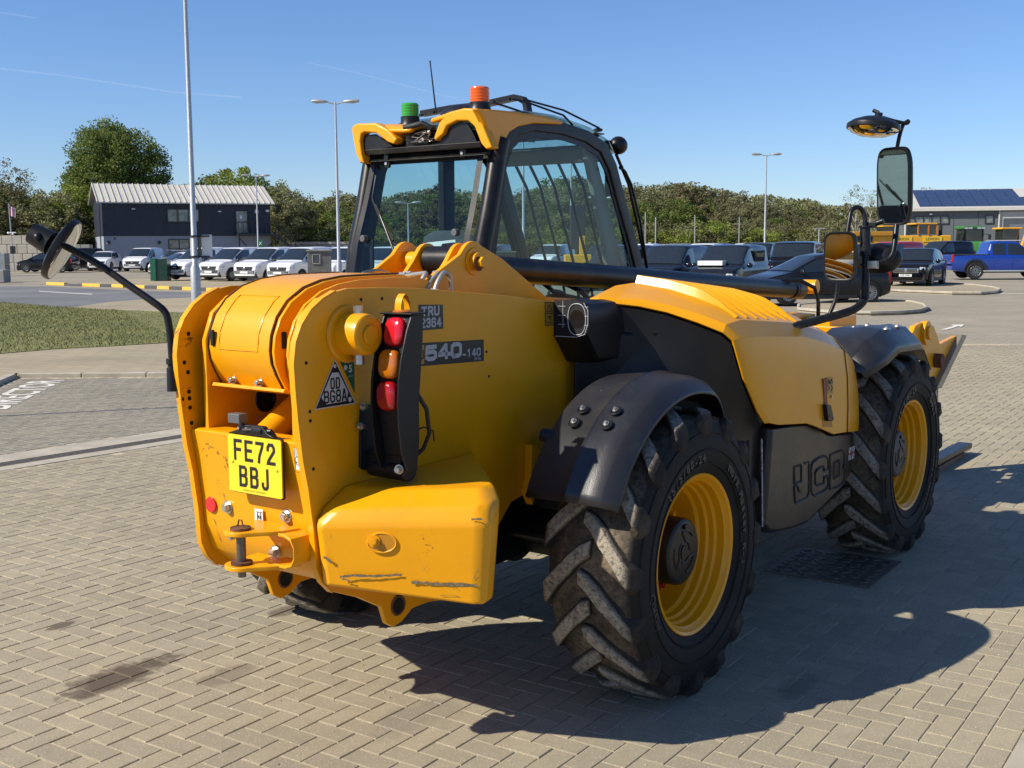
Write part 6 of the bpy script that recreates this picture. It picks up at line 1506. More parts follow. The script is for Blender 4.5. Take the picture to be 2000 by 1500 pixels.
for px in (225, 322, 418):
    u = U(px); q = M(); q.cyl((u, 0, Zw(475, u)), (u, -.12, Zw(475, u)), .19, .15, n=20); obj('round_wall_light', q, LGREY, office); q = M(); q.cyl((u, -.10, Zw(473.5, u)), (u, -.14, Zw(473.5, u)), .15, n=20); obj('light_hood', q, FRAME, office)
q = M(); q.box((U(237), -.02, Zw(466, U(237))), (.14, .06, .14)); obj('vent', q, FRAME, office)
q = M(); q.tube([(U(209), -.14, z_eave - .1), (U(210), -.14, 0)], .05, 8); obj('downpipe', q, DARKM, office)
q = M(); q.box((U(511), -.1, Zw(413, U(511))), (.30, .08, .32)); obj('alarm_box', q, WHITE, office); q = M(); q.box((U(531), -.25, Zw(412, U(531))), (.3, .3, .2)); obj('security_camera', q, WHITE, office, bevel=.03)
# stair and landing
st = empty('landing', (0, 0, 0), 0, office)
l0, l1, lz = U(469), ulen + .25, dz0 - .02
mb = M(); mb.box(((l0 + l1) / 2, -.75, lz - .10), (l1 - l0, 1.4, .2)); obj('deck', mb, DARKM, st, smooth=False)
for x in (l0 + .08, (l0 + l1) / 2 + 0.9, l1 - .08):
    mb = M(); mb.box((x, -1.4, lz / 2 - .1), (.12, .12, lz)); obj('leg', mb, DARKM, st, smooth=False) if x != (l0 + l1) / 2 + 0.9 else None
for xa, xb in ((l0 + .1, l0 + 1.6), (l1 - .1, l1 - 1.6)):
    mb = M(); mb.tube([(xa, -1.4, lz - .4), (xb, -1.4, .9)], .05, 6); obj('brace', mb, DARKM, st)
for k in range(9):
    x = l0 + .05 + (l1 - l0 - .1) * k / 8; mb = M(); mb.box((x, -1.42, lz + .52), (.05, .05, 1.04)); obj('baluster', mb, DARKM, st, smooth=False)
mb = M(); mb.box(((l0 + l1) / 2, -1.42, lz + 1.07), (l1 - l0, .06, .06)); obj('handrail', mb, DARKM, st, smooth=False)
sx1 = U(612); n = 12
mb = M(); mb.hull8([(l1, -1.42, lz - .25), (l1, -1.36, lz - .25), (l1, -1.36, lz), (l1, -1.42, lz)], [(sx1, -1.42, -.1), (sx1, -1.36, -.1), (sx1, -1.36, .15), (sx1, -1.42, .15)]); obj('stringer', mb, DARKM, st, smooth=False)
for k in range(n):
    t = (k + .5) / n; mb = M(); mb.box((l1 + (sx1 - l1) * t, -.9, lz * (1 - t)), (.28, .95, .05)); obj('step', mb, DARKM, st, smooth=False)
for k in range(5):
    t = k / 4; x = l1 + (sx1 - l1) * t; mb = M(); mb.box((x, -1.42, lz * (1 - t) + .52), (.05, .05, 1.04)); obj('baluster', mb, DARKM, st, smooth=False)
for h in (1.05, .55):
    mb = M(); mb.tube([(l1, -1.42, lz + h), (sx1, -1.42, h)], .03, 6); obj('handrail', mb, DARKM, st)

# ---- warehouse on the right
wh = empty('warehouse'); a1 = Vector(wp(1766, 500, 118)); a1.z = 0; b1 = Vector(wp(2350, 500, 112)); b1.z = 0
wd = (b1 - a1).normalized(); wl = (b1 - a1).length; wh.location = a1; wh.rotation_euler.z = math.atan2(wd.y, wd.x)
tag(wh, 'grey clad warehouse with solar panels on its roof', 'building')
def U2(px):
    ray = Vector(fw + rt * (px - 1000) / FPX); det = wd.x * (-ray.y) - wd.y * (-ray.x); return (-a1.x * (-ray.y) + a1.y * (-ray.x)) / det
def Z2(py, px):
    p = a1 + wd * U2(px); return float(wp(px, py, p.y)[2])
ze = Z2(410, 1800); zt = ze + 1.9
CLAD = mat('grey_cladding', (.115, .13, .135), .55, var=.05, scale=.6); CREAM = mat('cream_cladding', (.46, .46, .42), .6, var=.05); SHUT = mat('shutter_grey', (.07, .08, .095), .5)
mb = M(); mb.prism([(0, -.1), (0, ze), (9, zt + .4), (18, ze), (18, -.1)], 'X', 0, wl); obj('wall', mb, CLAD, wh, smooth=False)
for k in range(1, 12): 
    x = k * 2.3
    obj('cladding_joint', B(x - .012, x + .012, -.02, -.003, 0, ze), FRAME, wh, smooth=False)
mb = M(); mb.hull8([(-.3, -.4, ze - .05), (wl, -.4, ze - .05), (wl, -.4, ze + .12), (-.3, -.4, ze + .12)], [(-.3, 9, zt + .35), (wl, 9, zt + .35), (wl, 9, zt + .5), (-.3, 9, zt + .5)]); obj('roof', mb, ROOFM, wh, smooth=False)
mb = M(); mb.box((wl / 2, -.46, ze + .02), (wl + .6, .14, .30)); obj('gutter', mb, ROOFM, wh, smooth=False)
SOL = mat('solar_panel', (.022, .03, .06), .3, var=.15, scale=1, coat=.5)
for k in range(14):
    for j in range(2):
        x0 = U2(1785) + k * 1.12; y0 = .4 + j * 3.9
        if k >= 8 and j == 1 and 9 <= k <= 13: continue
        if k > 7 and j == 0 and False: continue
        za = ze + (zt + .5 - ze) * (y0 + .4) / 9.4 + .16; zb = ze + (zt + .5 - ze) * (y0 + 3.8 + .4) / 9.4 + .16
        mb = M(); mb.hull8([(x0, y0, za - .04), (x0 + 1.08, y0, za - .04), (x0 + 1.08, y0, za), (x0, y0, za)], [(x0, y0 + 3.8, zb - .04), (x0 + 1.08, y0 + 3.8, zb - .04), (x0 + 1.08, y0 + 3.8, zb), (x0, y0 + 3.8, zb)]); obj('solar_panel', mb, SOL, wh, smooth=False)
window(wh, U2(1775), U2(1841), Z2(438, 1800), Z2(422, 1800), 4, y=0); window(wh, U2(1910), U2(1927), Z2(437, 1920), Z2(420, 1920), 1, y=0)
xd = U2(1938); mb = M(); mb.box((xd + 4, -.05, ze / 2 - .2), (8, .08, ze - .1)); obj('cream_wall', mb, CREAM, wh, smooth=False)
xs = U2(1945); mb = M(); mb.box((xs + 3, -.10, (ze - .9) / 2), (6, .05, ze - .9)); obj('door_frame', mb, SHUT, wh, smooth=False)
mb = M(); mb.box((xs + 3.3, -.14, (ze - 1.5) / 2), (5.4, .03, ze - 1.5)); obj('roller_shutter', mb, mat('shutter_pale', (.13, .15, .17), .5), wh, smooth=False)
q = M(); q.tube([(xd - .05, -.2, ze), (xd - .05, -.2, 0)], .09, 8); obj('downpipe', q, CREAM, wh); q = M(); q.tube([(.0, -.2, ze), (.0, -.2, 0)], .10, 8); obj('downpipe', q, CREAM, wh)
q = M(); q.box((U2(1805), -.2, Z2(418, 1805)), (.25, .25, .15)); obj('wall_light', q, CREAM, wh); q = M(); q.box((U2(1990), -.3, Z2(419, 1990)), (.45, .3, .25), (0, .4, 0)); obj('flood_light', q, CREAM, wh)

# ---- boundary wall, block walls, cabinets
CAPM = mat('wall_cap', (.42, .38, .31), .9)
def longwall(pxa, da, pxb, db, zt_, label, name='boundary_wall'):
    a, b = Vector(wp(pxa, 500, da)), Vector(wp(pxb, 500, db)); a.z = b.z = 0; d = (b - a).normalized(); L_ = (b - a).length
    e = empty(name, a, math.atan2(d.y, d.x)); tag(e, label, 'wall'); n = max(1, int(L_ / 3.0))
    for k in range(n): obj('wall_panel', B(k * L_ / n + .02, (k + 1) * L_ / n - .02, 0, .2, -.1, zt_ - .25), CONCG, e, smooth=False)
    obj('wall_cap', B(-.02, L_ + .02, -.06, .26, zt_ - .25, zt_), CAPM, e, smooth=False); return e
longwall(535, 122, 700, 122, 2.35, 'grey panel boundary wall with pale cap, right of the navy office'); longwall(140, 116, 206, 116, 2.2, 'grey boundary wall left of the navy office behind the yellow rail')
longwall(1225, 128, 1700, 128, 1.95, 'low grey boundary wall below the wooded bank')
# stack of pale concrete blocks
BLKC = mat('pale_concrete', (.46, .42, .34), .9, var=.12, scale=1.2, dirt=(.25, .22, .17), dirt_amt=.5, dirt_scale=1)
e = empty('block_wall', tuple(gp(0, 96)), 0); tag(e, 'wall of big pale concrete blocks stacked four high beside the flagpole', 'wall')
for r in range(4):
    for k in range(7):
        x0 = -.6 + k * .82 + (.41 if r % 2 else 0); 
        if x0 + .8 > 4.3 + (.3 if r < 3 else -.4): continue
        mb = M(); mb.box((x0 + .4, (r % 2) * .01, .30 + r * .74), (.79, .8, .71)); obj('concrete_block', mb, BLKC, e, bevel=.03)
for r in range(4):
    mb = M(); mb.box((4.2 + r * .0, 1.4, .30 + r * .74 if r < 3 else 2.45), (.75, 1.9, .70)); obj('concrete_block', mb, BLKC, e, bevel=.03) if r < 3 else None
e2 = empty('block_wall', tuple(gp(112, 104)), 0); tag(e2, 'second stretch of concrete blocks behind the black vehicles', 'wall')
for r in range(3):
    for k in range(6):
        mb = M(); mb.box((-1.2 + k * .82 + (.4 if r % 2 else 0), 0, .30 + r * .74), (.79, .8, .71)); obj('concrete_block', mb, CONCG if k > 2 else BLKC, e2, bevel=.03)
e3 = empty('block_stack', tuple(gp(4, 80)), 0); tag(e3, 'grey concrete blocks stacked at the left edge behind the single big block', 'blocks')
for r in range(2):
    mb = M(); mb.box((.15, 0, .38 + r * .76), (.80, .8, .74)); obj('concrete_block', mb, CONCG, e3, bevel=.03)
p = gp(0, 64); mb = M(); mb.box((p.x - .1, p.y, .33), (1.2, .9, .68)); o = obj('concrete_block', mb, CONCG, bevel=.03); tag(o, 'single big grey concrete block nearest at the left edge', 'block')
p = gp(0, 66); mb = M(); mb.box((p.x - .1, p.y, 1.15), (.55, .3, .95)); mb.cyl((p.x, p.y, .6), (p.x, p.y, .8), .05, n=8); o = obj('utility_cabinet', mb, WHITE, bevel=.03); tag(o, 'pale cabinet on top of the grey block at the left edge', 'cabinet')
# green cabinet
GRNM = mat('green_grp', (.012, .115, .06), .4); GRND = mat('green_grp_dark', (.008, .04, .028), .3)
g0 = ground_pt(312, 548); e = empty('utility_cabinet', (g0[0], g0[1], 0), 0.0); tag(e, 'green roadside cabinet standing in front of the white vans', 'cabinet')
s_ = g0[1] / FPX
mb = M(); mb.box((0, .4, .6), (30 * s_, .8, 1.22)); obj('body', mb, GRND, e, bevel=.02); mb = M(); mb.box((-12 * s_, -.02, .62), (11 * s_, .06, 1.26)); obj('door', mb, GRNM, e, bevel=.01)
g0 = gp(626, 44); e = empty('meter_pillar', tuple(g0), R_(8)); tag(e, 'grey masonry meter pillar with a small framed panel behind the boom tail', 'pillar')
mb = M(); mb.box((0, .35, .85), (.88, .8, 1.66)); obj('body', mb, mat('pillar_grey', (.16, .155, .14), .85, var=.3, scale=6), e, bevel=.01); mb = M(); mb.box((0, .35, 1.70), (.96, .9, .06)); obj('cap', mb, CONCG, e, bevel=.01)
for dx, dz, w_, h_ in ((-.17, 0, .03, .36), (.10, 0, .03, .36), (-.03, .17, .3, .03), (-.03, -.17, .3, .03)): mb = M(); mb.box((dx - .08, -.06, 1.38 + dz), (w_, .02, h_)); obj('panel_frame', mb, CAPM, e, smooth=False)
mb = M(); mb.box((-.11, -.056, 1.38), (.24, .01, .32)); obj('panel', mb, SHUT, e, smooth=False)
# yellow rail
e = empty('guard_rail', tuple(gp(160, 112)), 0); tag(e, 'yellow steel guard rail left of the navy office', 'railing'); YR = mat('rail_yellow', (.55, .36, .05), .6)
for k in range(4): mb = M(); mb.tube([(k * .8, 0, 0), (k * .8, 0, 1.45)], .035, 6); obj('post', mb, YR, e)
for z in (.75, 1.42): mb = M(); mb.tube([(-.2, 0, z), (2.6, 0, z)], .03, 6); obj('rail', mb, YR, e)

# ---- lamp posts, flagpole, sign
def lamp_post(px, d, h, heads, label, arm=.8, group='lamp posts in the yard', rot=0.0, r0=.09):
    e = empty('lamp_post', tuple(gp(px, d)), rot); tag(e, label, 'lamp post', group)
    mb = M(); mb.lathe([(0, r0 * 1.45), (1.15, r0 * 1.4), (1.28, r0 * .85), (h, r0 * .5), (h + .03, .001)], 'Z', n=14); obj('pole', mb, GALV, e)
    for sx in heads:
        mb = M(); mb.tube([(0, 0, h - .05), (sx * arm * .45, 0, h + .05)], .03, 8); obj('arm', mb, GALV, e)
        mb = M(); c = Vector((sx * (arm * .45 + .3), 0, h + .06)); rings = []
        for t, w_, hh in ((-.34, .06, .04), (-.25, .13, .07), (.1, .16, .10), (.32, .10, .06), (.36, .03, .02)):
            rings.append([(c.x + sx * t, c.y + w_ * math.cos(a), c.z + hh * math.sin(a) + .04 * (t + .3)) for a in np.linspace(0, 2 * math.pi, 12, endpoint=False)])
        mb.rings(rings); obj('lamp_head', mb, GALV, e)
    return e
near_post = lamp_post(384, 38.5, 11.5, (1,), 'tall galvanised lamp post nearest on the left, running out of the top of the picture', r0=.115)
shadow_post = lamp_post(384, 38.5, 6.3, (1,), 'unseen lamp post added left of the frame to cast the thin shadow across the grey bay', r0=.05); shadow_post.location = (-11.35, 10.62, 0); shadow_post.rotation_euler.z = .3  # unseen post, added only for the shadow it throws into view
lamp_post(664, 52, 8.1, (-1, 1), 'twin headed lamp post just left of the cab', arm=.9)
lamp_post(508, 98, 7.7, (-1, 1), 'twin headed lamp post in front of the navy office door', arm=1.1, rot=.2)
lamp_post(1491, 82, 8.0, (-1, 1), 'twin headed lamp post against the wooded bank on the right', arm=.9)
lamp_post(800, 95, 5.3, (-1, 1), 'twin headed lamp post seen through the rear cab window', arm=.9)
lamp_post(1176, 90, 5.4, (-1, 1), 'twin headed lamp post seen through the side cab window', arm=.9)
lamp_post(1023, 60, 8.2, (1,), 'lamp post seen through the left half of the side cab window')
for i, (px, d, h, lb) in enumerate(((1355, 118, 4.8, 'bare grey pole on the bank, right of the cab'), (1441, 118, 4.6, 'bare grey pole just left of the twin lamp post'), (1259, 110, 4.9, 'bare grey pole nearest the cab on its right'), (1115, 75, 7.8, 'tall bare pole seen through the side cab window'), (732, 100, 6.5, 'bare pole seen at the left of the rear cab window'))):
    e = empty('pole', tuple(gp(px, d))); tag(e, lb, 'pole', 'bare poles along the boundary'); mb = M(); mb.cyl((0, 0, 0), (0, 0, h), .06, .045, n=10); obj('shaft', mb, GALV, e)
e = empty('camera_pole', tuple(gp(1279, 100))); tag(e, 'short steel lattice pole carrying cameras beside the cab', 'pole')
mb = M(); mb.cyl((0, 0, 0), (0, 0, 4.2), .05, n=8); obj('shaft', mb, GALV, e); mb = M(); [mb.box((x, 0, z), (.22, .15, .12)) for x, z in ((-.5, 2.0), (-.42, 1.75))]; obj('camera', mb, WHITE, e)
e = empty('camera_pole', tuple(gp(1596, 95))); tag(e, 'T shaped post behind the small square mirror', 'pole'); mb = M(); mb.cyl((0, 0, 0), (0, 0, 3.1), .06, n=8); mb.box((0, 0, 3.1), (1.0, .1, .07)); obj('shaft', mb, GALV, e)
# sign on the nearest post
e = empty('sign_board', (near_post.location.x, near_post.location.y, 0)); tag(e, 'white double sign board seen from behind, clamped to the nearest lamp post', 'sign')
k = 38.5 / FPX
mb = M(); mb.box((-.06, .14, zpx(478, 38.5)), (12 * k * 1.05, .02, 42 * k)); obj('panel', mb, WHITE, e, smooth=False); mb = M(); mb.box((22 * k, .17, zpx(477, 38.5)), (20 * k, .02, 43 * k)); obj('panel', mb, WHITE, e, smooth=False)
mb = M(); mb.box((8 * k, .13, zpx(477, 38.5)), (6 * k, .02, 40 * k)); obj('panel_channel', mb, GREYI, e, smooth=False)
for py in (458, 498): mb = M(); mb.box((8 * k, .10, zpx(py, 38.5)), (40 * k, .03, .05)); mb.cyl((0, 0, zpx(py, 38.5) - .03), (0, 0, zpx(py, 38.5) + .03), .13, n=14); obj('clamp', mb, DARKM, e, smooth=False)
e = empty('sign_board', tuple(gp(513, 96))); tag(e, 'small green sign on the lamp post by the office stair', 'sign'); mb = M(); mb.box((0, -.1, zpx(473, 96)), (.36, .03, .62)); obj('panel', mb, GRNM, e, smooth=False)
mb = M(); mb.tube([(-.1, -.12, zpx(470, 96)), (.1, -.12, zpx(476, 96))], .025, 5); mb.tube([(.1, -.12, zpx(470, 96)), (-.1, -.12, zpx(476, 96))], .025, 5); obj('cross_mark', mb, WHITE, e)
# flagpole
e = empty('flagpole', tuple(gp(32, 94))); tag(e, 'flagpole with a limp red, white and blue flag at the far left', 'flagpole')
h = zpx(392, 94); mb = M(); mb.tube([(0, 0, 0), (-.16, 0, h)], [.06, .035], 8); obj('pole', mb, GALV, e)
fl_m, N, L, P = nt('flag_cloth'); c = ramp(N, L, noise(N, L, 5, 3), [(.35, (.10, .08, .22)), (.47, (.72, .62, .66)), (.58, (.60, .10, .14)), (.7, (.75, .66, .68))]); L.new(c, P.inputs['Base Color']); P.inputs['Roughness'].default_value = .9
mb = M(); mb.rings([[(-.14 + .5 * t, .07 * math.sin(t * 9), h - .15 - .25 * t), (-.12 + .5 * t * .9, .07 * math.sin(t * 9 + 1), h - .95 - .18 * t)] for t in np.linspace(0, 1, 9)], closed=False); obj('flag', mb, fl_m, e)
mb = M(); mb.box((-.05, 0, zpx(449, 94)), (.7, .1, .08)); mb.sphere((-.3, 0, zpx(450, 94)), .10, 8); mb.sphere((.06, 0, zpx(452, 94)), .09, 8); obj('camera', mb, WHITE, e)
mb = M(); mb.box((.0, -.06, zpx(483, 94)), (.42, .05, .62)); obj('notice', mb, FRAME, e)

# ---- trees
def leaf_mat(name, a, b, c_):
    m, N, L, P = nt(name); oi = N.new('ShaderNodeObjectInfo'); at = N.new('ShaderNodeAttribute'); at.attribute_name = 'tone'
    c = ramp(N, L, at.outputs['Fac'], [(0, a), (.55, b), (1, c_)])
    hs = N.new('ShaderNodeHueSaturation'); mr = N.new('ShaderNodeMapRange'); mr.inputs['To Min'].default_value = .485; mr.inputs['To Max'].default_value = .515; L.new(oi.outputs['Random'], mr.inputs['Value']); L.new(mr.outputs[0], hs.inputs['Hue'])
    m2 = N.new('ShaderNodeMapRange'); m2.inputs['To Min'].default_value = .8; m2.inputs['To Max'].default_value = 1.25; L.new(oi.outputs['Random'], m2.inputs['Value']); L.new(m2.outputs[0], hs.inputs['Value'])
    L.new(c, hs.inputs['Color']); L.new(hs.outputs[0], P.inputs['Base Color']); P.inputs['Roughness'].default_value = .75; P.inputs['Specular IOR Level'].default_value = .15
    tl = N.new('ShaderNodeBsdfTranslucent'); L.new(hs.outputs[0], tl.inputs['Color']); mx = N.new('ShaderNodeMixShader'); mx.inputs[0].default_value = .38; out = [n for n in N if n.type == 'OUTPUT_MATERIAL'][0]; L.new(P.outputs[0], mx.inputs[1]); L.new(tl.outputs[0], mx.inputs[2]); L.new(mx.outputs[0], out.inputs['Surface'])
    return m
LM = [leaf_mat('leaves_green', (.085, .11, .03), (.15, .185, .045), (.22, .25, .07)), leaf_mat('leaves_fresh', (.12, .15, .03), (.20, .24, .045), (.29, .32, .07)), leaf_mat('leaves_grey', (.13, .13, .06), (.205, .20, .095), (.29, .275, .14)), leaf_mat('leaves_brown', (.15, .12, .06), (.22, .185, .095), (.28, .25, .13)), leaf_mat('leaves_conifer', (.012, .022, .012), (.025, .04, .02), (.045, .06, .03))]
BARK = mat('bark', (.09, .07, .05), .9, var=.4, scale=4); BIRCH = mat('birch_bark', (.42, .40, .35), .8, var=.4, scale=6)
def crown_mesh(name, seed, nclump, per, rad, hgt, leaf_, sparse=1.0, shape='round', m=None):
    """crown of leaf sprays; unit placed with its foot at z=0; rad = half width, hgt = (bottom, top)"""
    leaf = leaf_ * .80; nclump = int(nclump * 1.25); per = int(per * 1.25)
    r = np.random.RandomState(seed); zb, zt_ = hgt; cz = (zb + zt_) / 2; hz_ = (zt_ - zb) / 2; C = []
    while len(C) < nclump:
        p = r.uniform(-1, 1, 3); q = np.linalg.norm(p)
        if q > 1 or q < .35 * r.rand(): continue
        if shape == 'cone' and math.hypot(p[0], p[1]) > (1 - p[2]) / 2 + .05: continue
        p = p * (1 + .08 * math.sin(3 * math.atan2(p[1], p[0]) + seed) * (p[2] > -.4)); C.append(p)
    C = np.array(C); cs = r.uniform(.13, .30, nclump) * rad
    P_, T_ = [], []
    for c, s in zip(C, cs):
        n = int(per * r.uniform(.5, 1.4)); d = r.normal(0, 1, (n, 3)); d /= np.linalg.norm(d, axis=1)[:, None]; rr_ = s * r.rand(n)[:, None] ** .45
        q = d * rr_ * np.array([1, 1, .8]) + np.array([c[0] * rad, c[1] * rad, cz + c[2] * hz_]); P_.append(q)
        T_.append(np.clip(r.normal(.5 + .18 * r.randn(), .2, n), 0, 1))
    P_ = np.concatenate(P_); T_ = np.concatenate(T_); n = len(P_)
    a = r.normal(0, 1, (n, 3)); a /= np.linalg.norm(a, axis=1)[:, None]; b = np.cross(a, r.normal(0, 1, (n, 3))); b /= np.linalg.norm(b, axis=1)[:, None]
    sz = leaf * r.uniform(.6, 1.3, n)[:, None]; V = np.zeros((n * 4, 3)); V[0::4] = P_ - a * sz; V[1::4] = P_ - b * sz * .55; V[2::4] = P_ + a * sz; V[3::4] = P_ + b * sz * .55
    me = bpy.data.meshes.new(name); me.vertices.add(n * 4); me.vertices.foreach_set('co', V.ravel()); me.loops.add(n * 4); me.loops.foreach_set('vertex_index', np.arange(n * 4)); me.polygons.add(n); me.polygons.foreach_set('loop_start', np.arange(0, n * 4, 4)); me.polygons.foreach_set('loop_total', np.full(n, 4)); me.update()
    at = me.attributes.new('tone', 'FLOAT', 'POINT'); at.data.foreach_set('value', np.repeat(T_, 4)); me.materials.append(m); return me
def trunk_mesh(name, seed, h, rad, spread, m, n=9, r0=.22):
    r = random.Random(seed); mb = M(); top = h * .8
    mb.tube([(0, 0, -.2), (r.uniform(-.1, .1), r.uniform(-.1, .1), h * .3), (r.uniform(-.3, .3), r.uniform(-.3, .3), h * .6), (r.uniform(-.4, .4), r.uniform(-.4, .4), top)], [r0, r0 * .8, r0 * .5, r0 * .15], 8)
    for k in range(n):
        a = r.uniform(0, 6.28); z0 = h * r.uniform(.22, .6); l = spread * r.uniform(.6, 1); 
        mb.tube([(0, 0, z0), (math.cos(a) * l * .4, math.sin(a) * l * .4, z0 + h * .12), (math.cos(a) * l, math.sin(a) * l, z0 + h * r.uniform(.2, .38))], [r0 * .4, r0 * .25, r0 * .06], 6)
    me = mb.mesh(name); me.shade_smooth(); me.materials.append(m); return me
CR = {}
def kind(key, seed, nclump, per, rad, hgt, leaf, m, shape='round', bark=BARK, r0=.18):
    CR[key] = (crown_mesh('crown', seed, nclump, per, rad, hgt, leaf, shape=shape, m=m), trunk_mesh('trunk', seed, hgt[1], 0, rad * .8, bark, r0=r0))
for i in range(4): kind(('round', i), seed=11 + i, nclump=95, per=70, rad=3.0, hgt=(1.0, 8.0), leaf=.16, m=LM[(0, 2, 1, 2)[i]])
for i in range(3): kind(('wood', i), seed=31 + i, nclump=80, per=70, rad=2.7, hgt=(.6, 8.5), leaf=.15, m=LM[(2, 0, 3)[i]])
for i in range(3): kind(('bush', i), seed=51 + i, nclump=60, per=65, rad=2.6, hgt=(-.2, 3.6), leaf=.12, m=LM[(2, 1, 2)[i]], r0=.08)
kind(('big', 0), seed=70, nclump=380, per=95, rad=5.0, hgt=(4.0, 14.6), leaf=.17, m=LM[0], r0=.45)
kind(('sparse', 0), seed=71, nclump=70, per=28, rad=2.6, hgt=(2.5, 9.5), leaf=.12, m=LM[3], r0=.14)
kind(('birch', 0), seed=75, nclump=46, per=26, rad=1.7, hgt=(2.6, 8.6), leaf=.085, m=LM[2], bark=BIRCH, r0=.09)
kind(('conifer', 0), seed=77, nclump=90, per=50, rad=1.5, hgt=(1, 9.0), leaf=.15, shape='cone', m=LM[4], r0=.12)
WORDS = {}
def tree(key, px, d, top_py, label, sx=1.0, group=None, name='tree', cat='tree', rz=None):
    cm, tm = CR[key]; base_h = {'round': 8.0, 'wood': 8.5, 'bush': 3.6, 'big': 14.6, 'sparse': 9.5, 'birch': 8.6, 'conifer': 9.0}[key[0]]
    h = zpx(top_py, d, px); sc = h / base_h; e = empty(name, tuple(gp(px, d)), rz if rz is not None else random.uniform(0, 6.28)); e.scale = (sc * sx, sc * sx, sc); tag(e, label, cat, group)
    c = bpy.data.objects.new('crown', cm); COL.objects.link(c); c.parent = e; t = bpy.data.objects.new('trunk', tm); COL.objects.link(t); t.parent = e; return e
tree(('big', 0), 236, 128, 243, 'huge round crowned tree rising behind the navy office roof')
tree(('sparse', 0), 22, 118, 305, 'thin half bare tree at the far left above the concrete blocks', 1.1); tree(('conifer', 0), 52, 122, 330, 'dark conifer beside the half bare tree at far left')
LW = 'trees of the wood behind the yard'
for i, (px, py, key, lb) in enumerate(((-12, 350, ('round', 1), 'grey green tree cut by the left edge'), (30, 372, ('round', 0), 'low dark tree below the conifer at far left'), (72, 362, ('wood', 0), 'olive tree right of the flagpole'), (105, 372, ('round', 1), 'broad grey green tree between the flagpole and the tail mirror'), (140, 362, ('round', 2), 'fresh green tree left of the office gable'), (172, 366, ('round', 2), 'bright green tree touching the office gable'), (120, 415, ('bush', 0), 'rounded grey bush above the tail mirror'))):
    tree(key, px, 112 + (i % 3) * 3, py, lb, 1.25, LW)
for px, d, py, key, lb, s in ((445, 132, 334, ('round', 2), 'fresh green tree behind the office roof, left of the twin lamp', 1.2), (478, 128, 330, ('round', 2), 'tallest fresh green tree behind the office roof', 1.2), (515, 130, 345, ('round', 0), 'green tree behind the twin lamp head', 1.0), (548, 122, 352, ('wood', 0), 'tall grey green willow above the office stair', 1.0), (578, 126, 372, ('round', 1), 'grey green tree right of the office stair', .9), (395, 140, 358, ('round', 0), 'low tree top just above the office roof', 1.0), (300, 140, 350, ('round', 0), 'tree top behind the right shoulder of the huge tree', 1.0)):
    tree(key, px, d, py, lb, s, LW)
crest = [(600, 398), (640, 384), (680, 372), (740, 382), (800, 372), (860, 360), (930, 372), (1000, 380), (1060, 362), (1110, 345), (1150, 350), (1200, 365), (1240, 362), (1290, 360), (1335, 357), (1380, 366), (1420, 370), (1450, 384), (1490, 378), (1530, 386), (1575, 388), (1610, 400), (1650, 402), (1700, 405), (1750, 400)]
cxs, cys = zip(*crest); rngt = random.Random(21); k = 0
WH = ['rounded', 'ragged', 'leaning', 'dense', 'open', 'bushy']; TO = ['olive', 'grey green', 'brownish', 'dull green', 'fresh green']
cnt = {}; ORD = ['first', 'second', 'third', 'fourth', 'fifth', 'sixth', 'seventh', 'eighth', 'ninth', 'tenth', 'eleventh', 'twelfth', 'thirteenth', 'fourteenth']
for row, (dd, off, lo) in enumerate(((150, 0, 0), (143, 15, 14), (136, 7, 34))):
    px = 592 + off
    while px < 1750:
        py = float(np.interp(px, cxs, cys)) + lo + rngt.uniform(-6, 9)
        key = rngt.choice((('wood', 0), ('wood', 1), ('wood', 2), ('round', 1), ('round', 0), ('wood', 0)))
        where = 'left of the cab' if px < 690 else 'through the rear cab window' if px < 940 else 'through the side cab window' if px < 1225 else 'right of the cab' if px < 1350 else 'left of the twin lamp post' if px < 1490 else 'between lamp post and mirrors' if px < 1640 else 'behind the mirrors'
        rowt = ('bank crest', 'bank middle', 'bank foot')[row]
        cnt[(row, where)] = cnt.get((row, where), 0) + 1; tree(key, px, dd + rngt.uniform(-2, 2), py, f'woodland tree at the {rowt}, {where}, {ORD[cnt[(row, where)] - 1]} from the left', rngt.uniform(.95, 1.3), 'woodland trees on the bank')
        px += rngt.uniform(30, 44)
ORD = ['first', 'second', 'third', 'fourth', 'fifth', 'sixth', 'seventh', 'eighth', 'ninth', 'tenth', 'eleventh', 'twelfth', 'thirteenth', 'fourteenth']
for i, px in enumerate(range(1268, 1660, 30)):
    tree(('bush', i % 3), px + rngt.uniform(-8, 8), 128 + rngt.uniform(0, 4), 438 + rngt.uniform(-10, 14), f'pale scrub bush at the foot of the bank, {ORD[i]} from the left', rngt.uniform(.9, 1.3), 'pale scrub bushes along the foot of the bank', 'bush', 'bush')
for i, px in enumerate(range(600, 700, 32)): tree(('bush', (i + 1) % 3), px, 126, 440, f'scrub bush above the grey wall left of the cab, {ORD[i]} from the left', 1.1, 'scrub bushes above the grey wall', 'bush', 'bush')
for i, px in enumerate(range(720, 1240, 40)): tree(('bush', (i + 1) % 3), px, 130, 446, f'scrub bush seen low through the cab glass, {ORD[i]} from the left', 1.1, 'scrub bushes seen through the cab', 'bush', 'bush')
tree(('birch', 0), 1668, 104, 362, 'slender white trunked birch right of the bank, nearly bare', 1.15); tree(('birch', 0), 1698, 108, 372, 'second slender birch just behind the tall mirror', 1.0); tree(('sparse', 0), 1800, 140, 360, 'reddish half bare tree behind the warehouse gable', 1.0); tree(('round', 1), 1925, 150, 377, 'tree top just above the warehouse roof', .8); tree(('round', 1), 1960, 150, 379, 'second tree top above the warehouse roof', .8)
